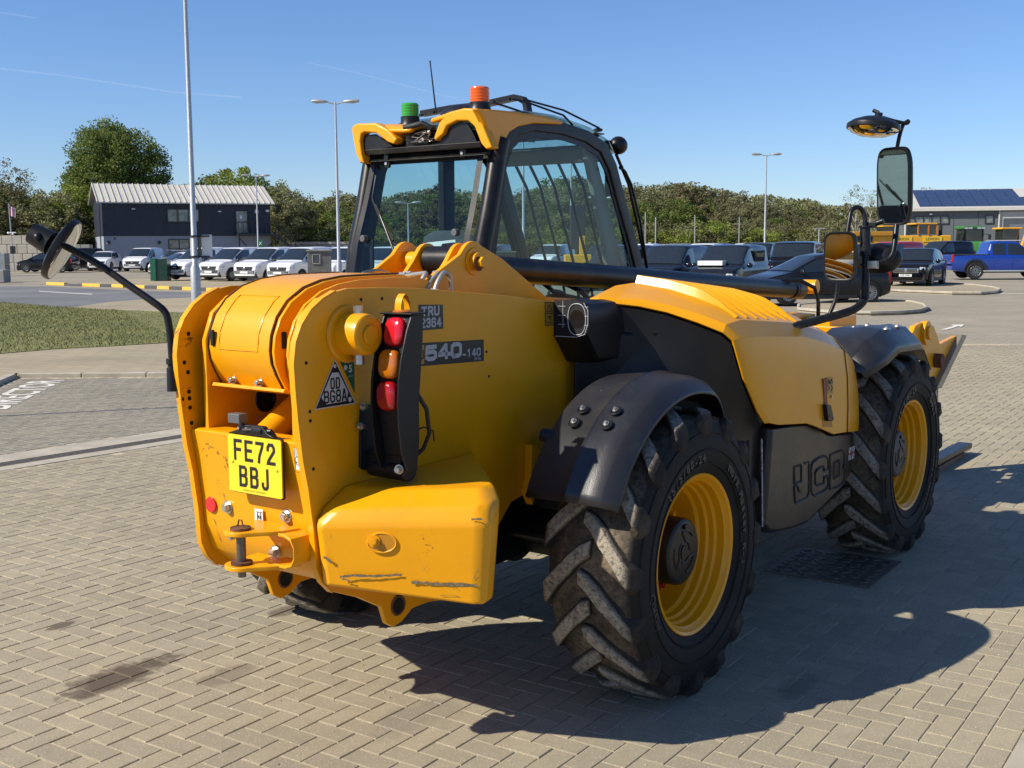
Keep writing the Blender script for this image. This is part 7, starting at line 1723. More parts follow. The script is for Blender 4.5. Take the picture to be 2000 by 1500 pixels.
# far wooded ridge as one mass so that no gap shows between the trunks
r_ = np.random.RandomState(8); n = 60000; pxs = r_.uniform(560, 1760, n); dpt = r_.uniform(152, 162, n); cz_ = np.interp(pxs, cxs, cys) + 6
top = CAM_H + (480 - cz_) / FPX * 155; zz = r_.rand(n) ** .8 * top
P_ = np.c_[(pxs - 1000) / FPX * dpt, dpt, zz]; a = r_.normal(0, 1, (n, 3)); a /= np.linalg.norm(a, axis=1)[:, None]; b = np.cross(a, r_.normal(0, 1, (n, 3))); b /= np.linalg.norm(b, axis=1)[:, None]; sz = .22
V = np.zeros((n * 4, 3)); V[0::4] = P_ - a * sz; V[1::4] = P_ - b * sz * .6; V[2::4] = P_ + a * sz; V[3::4] = P_ + b * sz * .6
me = bpy.data.meshes.new('woodland'); me.vertices.add(n * 4); me.vertices.foreach_set('co', V.ravel()); me.loops.add(n * 4); me.loops.foreach_set('vertex_index', np.arange(n * 4)); me.polygons.add(n); me.polygons.foreach_set('loop_start', np.arange(0, n * 4, 4)); me.polygons.foreach_set('loop_total', np.full(n, 4)); me.update()
at = me.attributes.new('tone', 'FLOAT', 'POINT'); at.data.foreach_set('value', np.repeat(r_.rand(n), 4)); me.materials.append(LM[2]); o = bpy.data.objects.new('woodland', me); COL.objects.link(o); tag(o, 'dense far undergrowth filling the wooded bank', 'woodland', kind='stuff')
r_ = np.random.RandomState(9); n = 26000; pxs = r_.uniform(-60, 640, n); dpt = r_.uniform(140, 150, n); top = CAM_H + (480 - np.interp(pxs, [-60, 30, 120, 200, 400, 560, 640], [385, 385, 385, 378, 372, 385, 398])) / FPX * 145; zz = r_.rand(n) ** .8 * top
P_ = np.c_[(pxs - 1000) / FPX * dpt, dpt, zz]; a = r_.normal(0, 1, (n, 3)); a /= np.linalg.norm(a, axis=1)[:, None]; b = np.cross(a, r_.normal(0, 1, (n, 3))); b /= np.linalg.norm(b, axis=1)[:, None]; sz = .24
V = np.zeros((n * 4, 3)); V[0::4] = P_ - a * sz; V[1::4] = P_ - b * sz * .6; V[2::4] = P_ + a * sz; V[3::4] = P_ + b * sz * .6
me = bpy.data.meshes.new('woodland'); me.vertices.add(n * 4); me.vertices.foreach_set('co', V.ravel()); me.loops.add(n * 4); me.loops.foreach_set('vertex_index', np.arange(n * 4)); me.polygons.add(n); me.polygons.foreach_set('loop_start', np.arange(0, n * 4, 4)); me.polygons.foreach_set('loop_total', np.full(n, 4)); me.update()
at = me.attributes.new('tone', 'FLOAT', 'POINT'); at.data.foreach_set('value', np.repeat(r_.rand(n), 4)); me.materials.append(LM[0]); o = bpy.data.objects.new('woodland', me); COL.objects.link(o); tag(o, 'dense far woodland behind the navy office', 'woodland', kind='stuff')
# ================================================================== VEHICLES in the yard
def paint(name, c, rough=.25): return mat(name, c, rough, var=.03, coat=.6 if max(c) > .1 else .12, spec=.5 if max(c) > .1 else .3)
PW = paint('paint_white', (.74, .75, .76)); PN = paint('paint_black_blue', (.012, .014, .020), .18); PK = paint('paint_black', (.008, .008, .010), .15); PB = paint('paint_blue', (.008, .04, .27)); PR = paint('paint_red', (.42, .015, .03)); PG = paint('paint_grey', (.20, .20, .20)); PS = paint('paint_silver', (.45, .46, .47))
VG = mat('vehicle_glass', (.018, .024, .028), .05, var=.1, spec=.9); VT = mat('vehicle_tyre', (.016, .016, .016), .8); ALU = mat('alloy', (.28, .28, .29), .35, metal=.8); TRIM = mat('vehicle_trim', (.018, .018, .02), .55); LAMPM = mat('headlamp', (.45, .47, .5), .12, var=.3, scale=20); CHR = mat('chrome', (.62, .62, .63), .15, metal=1.0); REDT = mat('tail_lamp', (.35, .01, .01), .2)
NPW = mat('number_plate_white', (.72, .73, .70), .4, var=.02)
SPEC = {
 #        L    W    H    hoodz  nose  cowl(x,z)      roof front x  roof rear x  belt  rear base x  wheel r  axles(front from nose, rear from tail)  ground clearance
 'van':   (4.45, 1.84, 1.83, 1.02, .62, (.92, 1.12), 1.86, .10, 1.10, .02, .33, .85, .75, .22),
 'suv':   (4.55, 1.86, 1.64, .98, .62, (1.25, 1.08), 2.05, .75, 1.04, .12, .37, .85, .85, .24),
 'box':   (4.85, 1.98, 1.96, 1.12, .72, (1.25, 1.22), 1.75, .12, 1.20, .05, .40, .85, .9, .30),
 'hatch': (4.30, 1.82, 1.55, .84, .52, (.86, .99), 1.85, .95, .97, .08, .345, .80, .75, .18),
 'cross': (4.14, 1.77, 1.57, .95, .60, (1.05, 1.05), 1.85, .85, 1.03, .15, .34, .82, .8, .20),
 'pickup': (5.30, 1.92, 1.86, 1.08, .70, (1.35, 1.20), 2.10, 1.95, 1.18, 1.75, .41, .92, 1.12, .32),
}
def add_wheel(parent, x, y, r, side, spokes=9):
    w = empty('wheel', (x, y, r), 0, parent)
    t = M(); t.lathe([(side * -.11, r * .62), (side * -.11, r * .93), (side * -.08, r), (side * .08, r), (side * .11, r * .95), (side * .115, r * .70), (side * .10, r * .62)], 'Y', n=28); obj('tyre', t, VT, w)
    m_ = M(); m_.lathe([(side * .10, r * .66), (side * .105, r * .62), (side * .06, r * .60), (side * .05, r * .10)], 'Y', n=28); obj('rim_well', m_, TRIM, w)
    s = M()
    s.lathe([(side * .10, r * .665), (side * .112, r * .64), (side * .10, r * .60)], 'Y', n=28)
    for k in range(spokes):
        a = 2 * math.pi * k / spokes; da = .10
        s.hull8([(r * .1 * math.cos(a - .5), side * .085, r * .1 * math.sin(a - .5)), (r * .1 * math.cos(a + .5), side * .085, r * .1 * math.sin(a + .5)), (r * .62 * math.cos(a + da), side * .095, r * .62 * math.sin(a + da)), (r * .62 * math.cos(a - da), side * .095, r * .62 * math.sin(a - da))],
                [(r * .1 * math.cos(a - .5), side * .10, r * .1 * math.sin(a - .5)), (r * .1 * math.cos(a + .5), side * .10, r * .1 * math.sin(a + .5)), (r * .62 * math.cos(a + da), side * .108, r * .62 * math.sin(a + da)), (r * .62 * math.cos(a - da), side * .108, r * .62 * math.sin(a - da))])
    obj('rim', s, ALU, w, smooth=False); return w
PROF = {
 # distance from nose: top line (hood, screen, roof, tail)        belt line                 plan half width factor
 'van':   (([0, .04, .12, .35, .92, 1.86, 2.15, 3.2, 4.25, 4.40, 4.45], [.60, .82, .94, 1.03, 1.12, 1.78, 1.82, 1.84, 1.80, 1.70, 1.35]), (.92, 1.86, 4.42), 1.06),
 'suv':   (([0, .05, .14, .40, 1.25, 2.05, 2.5, 3.3, 3.85, 4.38, 4.50, 4.55], [.62, .84, .92, .99, 1.08, 1.60, 1.64, 1.62, 1.56, 1.22, 1.05, .80]), (1.25, 2.05, 4.36), 1.02),
 'box':   (([0, .05, .14, .40, 1.25, 1.80, 2.1, 3.4, 4.60, 4.78, 4.85], [.78, 1.02, 1.10, 1.15, 1.22, 1.90, 1.95, 1.97, 1.93, 1.80, 1.30]), (1.25, 1.80, 4.76), 1.18),
 'hatch': (([0, .05, .18, .45, .90, 1.85, 2.3, 3.0, 3.6, 4.10, 4.25, 4.30], [.52, .72, .82, .90, 1.00, 1.48, 1.55, 1.54, 1.45, 1.16, 1.00, .75]), (.90, 1.85, 4.08), .95),
 'cross': (([0, .05, .15, .40, 1.02, 1.80, 2.2, 2.9, 3.5, 3.98, 4.10, 4.14], [.62, .84, .93, .99, 1.06, 1.52, 1.57, 1.56, 1.48, 1.20, 1.02, .80]), (1.02, 1.80, 3.96), 1.0),
 'pickup': (([0, .06, .16, .45, 1.35, 2.10, 2.45, 3.2, 3.42, 3.52, 3.60, 4.4, 5.2, 5.28, 5.30], [.74, 1.00, 1.08, 1.13, 1.20, 1.80, 1.86, 1.86, 1.80, 1.45, 1.20, 1.20, 1.20, 1.12, .85]), (1.35, 2.10, 3.50), 1.13),
}
def vehicle(kd, label, cat, pm, name='parked_car', loc=(0, 0), head=0.0, group='vehicles parked in the yard', bumper=None, panel=True, plate=True, grille='dark', text_=None, rails=False, spokes=9, sc=1.0):
    """own frame: +X forward, origin on the ground under the middle"""
    L_, W_, H_, hz_, nz_, cowl, rf, rr_, belt, rb, wr, axf, axr, gc = SPEC[kd]; hl = L_ / 2; hw = W_ / 2
    (px_, pz_), (ic, ir, ie), belt = PROF[kd]
    e = empty(name, (loc[0], loc[1], 0), head); e.scale = (sc,) * 3; tag(e, label, cat, group)
    xf, xr_ = hl - axf, -hl + axr; ar = wr * 1.17
    S_ = sorted(set(list(px_) + list(np.linspace(ic, ir, 5)) + list(np.linspace(.35, ic, 4)) + list(np.linspace(ir, ie, 8))))
    van = kd in ('van', 'box'); grid = []
    for d in S_:
        zt = float(np.interp(d, px_, pz_)); wf = float(np.interp(d, [0, .06, .2, .6, L_ - .5, L_ - .1, L_], [.74, .84, .93, 1, 1, .97, .93])); w = hw * wf
        zl = gc + .10 * max(0, 1 - d / .3) + .14 * max(0, 1 - (L_ - d) / .4)
        up_ = max(0.0, zt - belt); inn = min(1, up_ / .45); bz = min(belt, zt - .03)
        wt = w - (.05 if van else .03) - inn * (.10 if van else .17)
        half = [(w * .92, zl), (w * .985, zl + .10), (w, zl + .28), (w, bz - .16), (w * .985, bz - .03), (w - .045, bz + .015 * inn), ((w - .045) * .5 + wt * .5, bz + (zt - .09 * inn - bz) * .5 + .015 * inn), (wt, zt - .085 * inn - .012), (wt - .035, zt - .035 * inn - .008), (wt - .14, zt - .006), (wt * .5, zt + .004), (0, zt + .008)]
        x = hl - d; tilt = 0
        grid.append([(x, -y, z) for y, z in half] + [(x, y, z) for y, z in half[-2::-1]])
    mb = M(); mb.rings(grid, closed=False); n_ = len(grid[0])
    mb.f += [tuple(range(n_)), tuple(range((len(grid) - 1) * n_, len(grid) * n_))[::-1]]; mb.f += [(k * n_, k * n_ + n_ - 1, (k + 1) * n_ + n_ - 1, (k + 1) * n_) for k in range(len(grid) - 1)]
    obj('body', mb, pm, e, angle=38)
    def patch(name_, d0, d1, j0, j1, m_, off=.007, ins=0.0):
        """pane that follows the body between two stations and two lines of the section"""
        ds = [d0] + [d for d in S_ if d0 + .02 < d < d1 - .02] + [d1]; rows = []
        for d in ds:
            k = max(i for i in range(len(S_)) if S_[i] <= d + 1e-6); k = min(k, len(S_) - 2); t = (d - S_[k]) / (S_[k + 1] - S_[k])
            row = []
            for j in range(int(math.floor(j0)), int(math.ceil(j1)) + 1):
                jj = min(max(j, j0), j1); ja = int(math.floor(jj)); jb = min(ja + 1, n_ - 1); u = jj - ja
                pa = Vector(grid[k][ja]).lerp(Vector(grid[k][jb]), u); pb = Vector(grid[k + 1][ja]).lerp(Vector(grid[k + 1][jb]), u); p = pa.lerp(pb, t)
                row.append(p + Vector((0 if j1 - j0 < 4 else off, math.copysign(off, p.y) if abs(p.y) > .3 else 0, off)))
            rows.append(row)
        q = M(); q.rings(rows, closed=False); return obj(name_, q, m_, e, angle=38)
    c_ = (n_ - 1) // 2; jt = 7
    patch('windscreen', ic + .06, ir - .05, jt + .6, n_ - 1 - jt - .6, VG, .010)
    spans = {'van': [(ic + .35, ir + .55)], 'suv': [(ic + .42, 2.55), (2.63, 3.4), (3.48, 4.0)], 'box': [(ic + .25, 2.55), (2.65, 3.5), (3.6, 4.5)], 'hatch': [(ic + .45, 2.35), (2.43, 3.15), (3.22, 3.65)], 'cross': [(ic + .40, 2.3), (2.38, 3.1)], 'pickup': [(ic + .42, 2.62), (2.72, 3.36)]}[kd]
    for (d0, d1) in spans:
        for lo, hi in ((5.12, 6.9), (n_ - 1 - 6.9, n_ - 1 - 5.12)): patch('side_window', d0, d1, lo, hi, VG)
    if not van and kd != 'pickup': patch('rear_window', ie - .42, ie - .06, 8.2, n_ - 1 - 8.2, VG, .012)
    for x in (xf, xr_):
        for sy in (1, -1):
            add_wheel(e, x, sy * (hw - .085), wr, sy, spokes)
            pts = [(x + ar * math.cos(t), max(gc - .02, wr + ar * math.sin(t))) for t in np.linspace(-.35, math.pi + .35, 18)]
            q = M(); q.prism(pts, 'Y', sy * (hw - .10), sy * (hw + .004)); obj('arch_shade_disc', q, BLK, e, smooth=False)  # black disc on the uncut side paints the shade of the wheel arch
            if kd in ('cross', 'box', 'suv') or (pm is PW and kd == 'van' and bumper is TRIM): q = M(); q.lathe([(sy * (hw - .01), ar * .99), (sy * (hw + .015), ar), (sy * (hw + .015), ar * 1.09), (sy * (hw - .01), ar * 1.11)], 'Y', (x, 0, wr), n=20, a0=.0, a1=math.pi); obj('arch_trim', q, TRIM, e)
    b0 = (hl - ic, 0); wb = hw - .05; wt = hw - (.15 if van else .20); H_ = max(pz_)
    q = M(); q.prism([(hl - .06, gc - .02), (hl - .02, gc + .12), (hl - .05, gc + .30), (hl - .20, gc + .30), (hl - .20, gc - .02)], 'Y', -hw * .84, hw * .84); obj('lower_intake', q, TRIM, e, bevel=.03)
    for sy in (1, -1): q = M(); q.box(((xf + xr_) / 2, sy * (hw - .02), gc + .05), (xf - xr_ - 2 * ar - .05, .06, .12)); obj('sill', q, TRIM, e, bevel=.01)
    # face
    gw, gz = hw * .56, nz_ + .10
    if kd == 'hatch': gz = nz_ + .02
    if grille:
        q = M(); q.prism([(-gw, gz - .12), (gw, gz - .12), (gw * 1.04, gz + .09), (-gw * 1.04, gz + .09)], 'X', hl - .10, hl + .012); obj('grille', q, CHR if grille in ('chrome', 'big') else TRIM, e, bevel=.02)
    if grille == 'big':
        q = M(); [q.box((hl + .008, s_ * gw * .5, gz - .015), (.03, gw * .84, .17)) for s_ in (-1, 1)]; obj('grille_insert', q, mat('grille_mesh', (.09, .09, .09), .4, metal=.5) if 'grille_mesh' not in bpy.data.materials else bpy.data.materials['grille_mesh'], e, bevel=.02)
    else:
        q = M(); q.sphere((hl + .02, 0, gz + .0), .06, 12, (.3, 1.5, 1)); obj('badge', q, CHR, e)
    for sy in (1, -1):
        q = M(); q.prism([(hl - .02, sy * hw * .60), (hl - .06, sy * hw * .84), (hl - .34, sy * hw * .965), (hl - .34, sy * hw * .90), (hl - .12, sy * hw * .60)], 'Z', gz - .02, gz + .13); obj('headlight', q, LAMPM, e, bevel=.03)
        q = M(); q.sphere((b0[0] - .32, sy * (hw + .10), belt + .06), .12, 12, (.6, .95, .75)); obj('mirror', q, TRIM if pm is PW else pm, e)
        q = M(); q.box((-hl + .05, sy * (hw * .90), belt - .12), (.10, .10, .40)); obj('tail_lamp', q, REDT, e, bevel=.02)
    if plate: q = M(); q.box((hl + .025, 0, nz_ - .12), (.012, .52, .11)); pl = obj('number_plate', q, NPW, e); 
    if plate == 'text':
        text('plate_letters', text_ or '', .10, BLACKP, pl, frame((hl + .0325, 0, nz_ - .12), (0, 1, 0), (0, 0, 1)), sx=.8, bold=.003)
    if kd == 'pickup':
        q = M(); q.box((-hl + .95, 0, 1.185), (1.75, W_ - .10, .05)); obj('load_cover', q, TRIM, e, bevel=.01); q = M(); q.tube([(-hl + 1.9, hw - .15, 1.22), (-hl + 2.15, hw - .17, 1.75)], .03, 6); obj('roll_bar', q, PS, e)
        for sy in (1, -1):
            q = M(); q.box((0.0, sy * (hw - .0), .40), (2.3, .16, .06)); obj('side_step', q, PS, e, bevel=.01); q = M(); q.box((.15, sy * (wt - .05), H_ + .02), (1.3, .05, .05)); obj('roof_rail', q, PS, e, bevel=.01)
            for x in (xf, xr_):
                q = M(); q.lathe([(sy * (hw - .02), ar * 1.02), (sy * (hw + .03), ar * 1.06), (sy * (hw + .03), ar * 1.2), (sy * (hw - .02), ar * 1.22)], 'Y', (x, 0, wr), n=20, a0=.05, a1=math.pi - .05); obj('arch_trim', q, TRIM, e)
    if rails:
        for sy in (1, -1): q = M(); q.box((-.3, sy * (wt - .06), H_ + .02), (1.7, .05, .05)); obj('roof_rail', q, PS, e, bevel=.01)
    # door seams and handles
    for sy in (1, -1):
        for x in ([b0[0] - 1.45] if kd == 'van' else [b0[0] - 1.05, b0[0] - 1.95]):
            if x < -hl + .6: continue
            q = M(); q.box((x, sy * (hw - .003), (gc + belt) / 2 + .03), (.012, .012, belt - gc - .40)); obj('door_seam', q, BLK, e, smooth=False); q = M(); q.box((x + .15, sy * (hw + .005), belt - .20), (.16, .03, .03)); obj('door_handle', q, TRIM if pm is PW else pm, e)
    return e
def at_px(px, d): p = gp(px, d); return (p.x, p.y)
def face(deg): """heading towards the camera turned by deg to the picture's left"""; return R_(-90 - deg)
WVG = 'white vans parked in a diagonal row'
vehicle('van', 'white van at the left end of the row, partly behind the sign board', 'van', PW, 'parked_van', at_px(400, 68), face(30), WVG, bumper=TRIM, spokes=14)
vehicle('van', 'white van with black lower bumper right of the nearest lamp post', 'van', PW, 'parked_van', at_px(465, 66), face(30), WVG, bumper=TRIM, spokes=14)
vehicle('van', 'white van with broad dark grille above the boom tail hood', 'van', PW, 'parked_van', at_px(532, 64), face(28), WVG, bumper=PW, spokes=14)
vehicle('van', 'white van with broad dark grille left of the grey meter pillar', 'van', PW, 'parked_van', at_px(597, 62), face(28), WVG, bumper=PW)
vehicle('van', 'white van between the grey meter pillar and the cab', 'van', PW, 'parked_van', at_px(678, 60), face(27), WVG, bumper=PW)
vehicle('van', 'white van showing low through the rear cab window', 'van', PW, 'parked_van', at_px(758, 58), face(27), WVG, bumper=PW)
vehicle('cross', 'white crossover car facing out by the office gable', 'car', PW, 'parked_car', at_px(209, 94), face(-3), bumper=TRIM)
vehicle('van', 'small white van facing out in front of the office wall', 'van', PW, 'parked_van', at_px(285, 92), face(6), bumper=PW)
vehicle('suv', 'grey estate car half hidden behind the sign board', 'car', PG, 'parked_car', at_px(352, 92), face(8), rails=True)
vehicle('hatch', 'white car just behind the left van of the row', 'car', PW, 'parked_car', at_px(362, 76), face(50))
vehicle('hatch', 'black hatchback in front of the concrete blocks, below the tail mirror', 'car', PK, 'parked_car', at_px(98, 90), R_(180), spokes=8)
vehicle('hatch', 'second dark car behind the black hatchback', 'car', PK, 'parked_car', at_px(112, 97), R_(176))
vehicle('van', 'black van with a yellow sign on its side, left of the white crossover', 'van', PK, 'parked_van', at_px(150, 96), R_(185), spokes=8)
# right hand group
vehicle('van', 'dark blue van beside the cab front, leftmost of the dark vans', 'van', PN, 'parked_van', at_px(1212, 44), face(30), 'dark vans parked beyond the ram', bumper=TRIM)
vehicle('van', 'dark van between the cab and the signed van', 'van', PN, 'parked_van', at_px(1310, 43.5), face(28), 'dark vans parked beyond the ram', bumper=TRIM)
tv = vehicle('van', 'dark van with gold lettering on its side window', 'van', PN, 'parked_van', at_px(1424, 42), face(28), 'dark vans parked beyond the ram', bumper=TRIM)
sg = M(); sg.box((-.75, .872, 1.44), (1.25, .03, .42)); o = obj('side_panel', sg, VG, tv, bevel=.02); text('van_lettering', 'THE PLANT', .19, mat('gold_print', (.42, .33, .08), .4), o, frame((-.75, .889, 1.46), (-1, 0, 0), (0, 0, 1)), bold=.004)
wb_ = M(); wb_.box((1.4, -.2, 1.12), (.5, .9, .16)); o = obj('parcel_box', wb_, WHITE, None, bevel=.005); o.parent = None; o.matrix_world = tv.matrix_basis.copy() @ Matrix.Translation((0, 0, .08)); tag(o, 'white box lying on the bonnet of the dark signed van', 'box')
vehicle('box', 'square black off-road car left of the mirrors', 'car', PK, 'parked_car', at_px(1552, 51), face(22), 'cars parked on the right', bumper=TRIM, rails=False)
vehicle('hatch', 'near black electric hatchback facing left behind the square mirror', 'car', PN, 'parked_car', at_px(1590, 36.5), R_(-167), 'cars parked on the right', grille=None, spokes=16)
vehicle('suv', 'black compact SUV with chrome edged twin grille facing the camera', 'car', PK, 'parked_car', at_px(1787, 51.5), face(30), 'cars parked on the right', grille='big', plate='text', text_='LT25 WWU', rails=False, spokes=10)
vehicle('pickup', 'bright blue double cab pickup at the right edge', 'pickup', PB, 'parked_pickup', at_px(1950, 61), R_(-3), 'cars parked on the right', spokes=12, sc=1.05)
vehicle('van', 'red van behind the compact SUV and the mirrors', 'van', PR, 'parked_van', at_px(1735, 74), face(55), 'vans in the back row', bumper=TRIM, sc=1.08)
vehicle('van', 'black van behind the blue pickup load bed', 'van', PK, 'parked_van', at_px(1835, 84), face(60), 'vans in the back row', bumper=TRIM, sc=1.1)
vehicle('van', 'dark van between the red van and the back row', 'van', PN, 'parked_van', at_px(1690, 60), face(20), 'vans in the back row', bumper=TRIM)
vehicle('hatch', 'dark car right of the blue pickup bonnet', 'car', PN, 'parked_car', at_px(2010, 84), R_(170)); vehicle('van', 'white van behind the blue pickup at the right edge', 'van', PW, 'parked_van', at_px(2035, 92), R_(160), 'vans in the back row')
back = [(1255, 78, PW, 'white van roof showing behind the leftmost dark van'), (1318, 86, PG, 'grey van far behind the dark vans'), (1372, 74, PW, 'white van roof behind the signed van'), (1400, 96, PB, 'blue van roof in the back row'), (1452, 90, PW, 'white van roof left of the square black car'), (1478, 62, PN, 'dark van between the signed van and the square black car'), (1180, 80, PN, 'dark vehicle seen low through the side cab window'), (1080, 84, PW, 'white vehicle seen low through the side cab window'), (860, 74, PN, 'dark vehicle seen low through the rear cab window'), (960, 84, PG, 'grey vehicle behind the cab corner post')]
for px, d, pm, lb in back: vehicle('van', lb, 'van', pm, 'parked_van', at_px(px, d), face(24), 'back row of vans', bumper=TRIM, sc=1.05)

# ---- farm machines by the warehouse
HY = mat('plant_yellow', (.70, .36, .02), .45); JG = mat('tractor_green', (.03, .16, .03), .45, dirt=(.3, .28, .1), dirt_amt=.3)
def local(px, d, rz=0, name='x', **k): e = empty(name, tuple(gp(px, d)), rz); tag(e, **k); return e
e = local(1748, 92, .02, 'harvester', label='long yellow harvester with a cab on top in front of the warehouse', cat='farm machine'); k = 92 / FPX
mb = M(); mb.box((0, 0, 2.05), (190 * k, 2.2, .85)); obj('body', mb, HY, e, bevel=.08); mb = M(); mb.box((-55 * k, -.3, 2.62), (80 * k, 2.0, .35)); obj('hood', mb, mat('plant_ochre', (.45, .22, .02), .5), e, bevel=.05)
mb = M(); mb.box((-25 * k, -.2, 2.95), (22 * k, 1.6, .42)); obj('cab_glass', mb, VG, e); mb = M(); mb.box((-25 * k, -.2, 3.2), (26 * k, 1.8, .10)); obj('cab_roof', mb, HY, e, bevel=.03)
mb = M(); mb.box((47 * k, -.2, 2.95), (36 * k, 1.8, .80)); obj('cab_glass', mb, VG, e); mb = M(); mb.box((45 * k, -.2, 3.38), (42 * k, 2.0, .12)); obj('cab_roof', mb, HY, e, bevel=.03)
for x in (30, 50, 66): mb = M(); mb.box((x * k, -1.12, 2.95), (.09, .09, .80)); obj('cab_post', mb, mat('orange_post', (.55, .16, .02), .5), e)
mb = M(); mb.cyl((84 * k, 0, 2.4), (84 * k, 0, 3.3), .14, n=10); obj('exhaust', mb, TRIM, e)
for x in (-70, -20, 40, 80): mb = M(); mb.lathe([(-1.2, .8), (-1.2, .85), (-.7, .85)], 'Y', (x * k, 0, .85), n=24, caps=True); obj('wheel', mb, VT, e)
for x, b_ in ((-62, 'CLASS'), (0, 'LEXION'), (60, 'LEXION')): pass
for x in (0, 58): mb = M(); mb.box((x * k, -1.13, 2.18), (1.5, .02, .40)); o = obj('name_panel', mb, mat('panel_yellow', (.85, .55, .03), .4) if 'panel_yellow' not in bpy.data.materials else bpy.data.materials['panel_yellow'], e); text('machine_lettering', 'LEXION', .30, TRIM, o, frame((x * k, -1.145, 2.18), (1, 0, 0), (0, 0, 1)), bold=.004)
mb = M(); mb.box((-72 * k, -1.13, 2.2), (1.2, .02, .42), (0, 0, 0)); o = obj('name_panel', mb, TRIM, e); text('machine_lettering', 'CLAAS', .26, WHITE, o, frame((-72 * k, -1.145, 2.2), (1, 0, 0), (0, 0, 1)), bold=.004)
mb = M(); mb.box((0, 0, 1.2), (180 * k, 1.6, .9)); obj('chassis', mb, TRIM, e)
e = local(1892, 96, 0, 'tractor', label='green tractor facing the camera in front of the warehouse', cat='tractor')
mb = M(); mb.box((0, -1.6, 1.45), (.95, 2.6, 1.1)); obj('bonnet', mb, JG, e, bevel=.15); mb = M(); mb.prism([(-.82, 1.7), (.82, 1.7), (.78, 3.05), (-.78, 3.05)], 'Y', -.3, 1.3); obj('cab_glass', mb, VG, e, bevel=.05)
mb = M(); mb.box((0, .4, 3.12), (1.9, 2.1, .26)); obj('cab_roof', mb, JG, e, bevel=.08); mb = M(); [mb.box((x, -.62, 3.08), (.3, .08, .14)) for x in (-.7, -.35, .35, .7)]; obj('work_lights', mb, LAMPM, e)
for s in (-1, 1):
    mb = M(); mb.tube([(s * .82, -.32, 1.6), (s * .78, -.32, 3.0)], .06, 6); obj('cab_post', mb, TRIM, e)
    mb = M(); mb.lathe([(-.3, .9), (-.3, 1.0), (.3, 1.0), (.3, .9)], 'X', (s * 1.15, .9, 1.0), n=28, caps=True); obj('rear_wheel', mb, VT, e); mb = M(); mb.lathe([(-.25, .6), (-.25, .72), (.25, .72), (.25, .6)], 'X', (s * .95, -2.0, .72), n=24, caps=True); obj('front_wheel', mb, VT, e)
    mb = M(); mb.box((s * 1.15, .6, 1.95), (.7, 1.5, .12)); obj('mudguard', mb, JG, e, bevel=.04); mb = M(); mb.box((s * 1.28, -.5, 2.35), (.2, .08, .42)); mb.tube([(s * .8, -.4, 2.6), (s * 1.25, -.5, 2.55)], .025, 6); obj('mirror', mb, TRIM, e)
mb = M(); mb.box((0, -2.93, 1.6), (.6, .03, .18)); obj('badge_band', mb, mat('tractor_yellow', (.75, .6, .03), .4), e)
e = local(1972, 90, 0, 'backhoe_loader', label='small yellow digger with raised boom at the right edge', cat='digger')
mb = M(); mb.box((-.55, 0, 1.3), (1.9, 1.8, 1.0)); obj('body', mb, HY, e, bevel=.08); mb = M(); mb.box((-.45, 0, 2.35), (1.25, 1.5, 1.1)); obj('cab_glass', mb, VG, e, bevel=.04); mb = M(); mb.box((-.5, -.1, 2.96), (1.6, 1.8, .14)); obj('cab_roof', mb, HY, e, bevel=.05)
mb = M(); mb.prism([(-.1, 1.1), (.35, 1.1), (1.0, 3.35), (.95, 3.75), (.60, 3.75), (.55, 3.3)], 'Y', -1.5, -1.2); obj('boom', mb, HY, e, bevel=.03); mb = M(); mb.prism([(.60, 3.72), (.98, 3.72), (1.15, 1.2), (.85, 1.2), (.72, 2.9)], 'Y', -1.15, -.9); obj('dipper', mb, HY, e, bevel=.03)
mb = M(); mb.box((.42, -1.52, 2.1), (.18, .02, .5), (0, .25, 0)); obj('decal', mb, WHITE, e); 
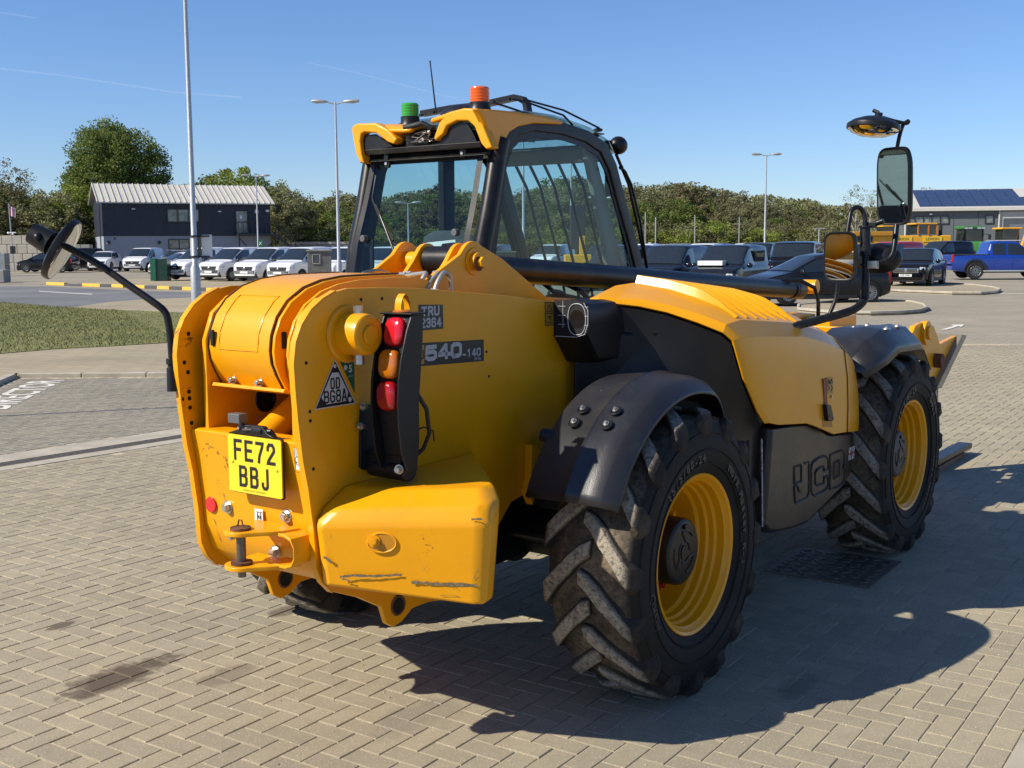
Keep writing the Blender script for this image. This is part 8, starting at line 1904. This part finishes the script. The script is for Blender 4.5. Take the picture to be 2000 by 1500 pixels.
for x in (-1.1, .4): mb = M(); mb.lathe([(-.2, .5), (-.2, .55), (.2, .55), (.2, .5)], 'Y', (x, -.95, .55), n=24, caps=True); obj('wheel', mb, VT, e)
# excavator arm seen through the cab glass
e = local(1128, 70, 0, 'excavator', label='black and yellow excavator arm seen through the side cab window', cat='excavator'); 
mb = M(); mb.box((0, 0, 2.9), (.9, .8, 2.6)); obj('mast', mb, TRIM, e, bevel=.05); mb = M(); mb.box((.25, -.5, 1.6), (.35, .2, 1.6)); obj('ram', mb, HY, e, bevel=.04); mb = M(); mb.box((0, 0, .8), (1.6, 1.4, 1.0)); obj('body', mb, HY, e, bevel=.06)
# aircraft trails high in the sky
def trail(pts, w, label, a_):
    m, N, L, P = nt('vapour'); N.remove(P); out = [n for n in N if n.type == 'OUTPUT_MATERIAL'][0]; tr = N.new('ShaderNodeBsdfTransparent'); em = N.new('ShaderNodeBsdfDiffuse'); em.inputs['Color'].default_value = (.9, .9, .9, 1); tl = N.new('ShaderNodeBsdfTranslucent'); tl.inputs['Color'].default_value = (.9, .9, .9, 1); ad = N.new('ShaderNodeAddShader'); L.new(em.outputs[0], ad.inputs[0]); L.new(tl.outputs[0], ad.inputs[1])
    ns = noise(N, L, .02, 3); mr = N.new('ShaderNodeMapRange'); mr.inputs['To Min'].default_value = a_ * .4; mr.inputs['To Max'].default_value = a_ * 1.5; L.new(ns, mr.inputs['Value'])
    mx = N.new('ShaderNodeMixShader'); L.new(mr.outputs[0], mx.inputs[0]); L.new(tr.outputs[0], mx.inputs[1]); L.new(ad.outputs[0], mx.inputs[2]); L.new(mx.outputs[0], out.inputs['Surface'])
    D_ = 2200; P_ = [Vector(wp(px, py, D_)) for px, py in pts]; mb = M(); mb.tube(P_, [w] * len(P_), 8); o = obj('vapour_trail', mb, m); o['kind'] = 'structure'; return o
trail([(-80, 125), (120, 147), (340, 180), (470, 190)], 1.3, 'trail', .06); trail([(-30, 20), (25, 28), (70, 35)], 1.0, 'trail', .06); trail([(600, 122), (700, 143), (850, 182), (905, 196)], 1.2, 'trail', .05)
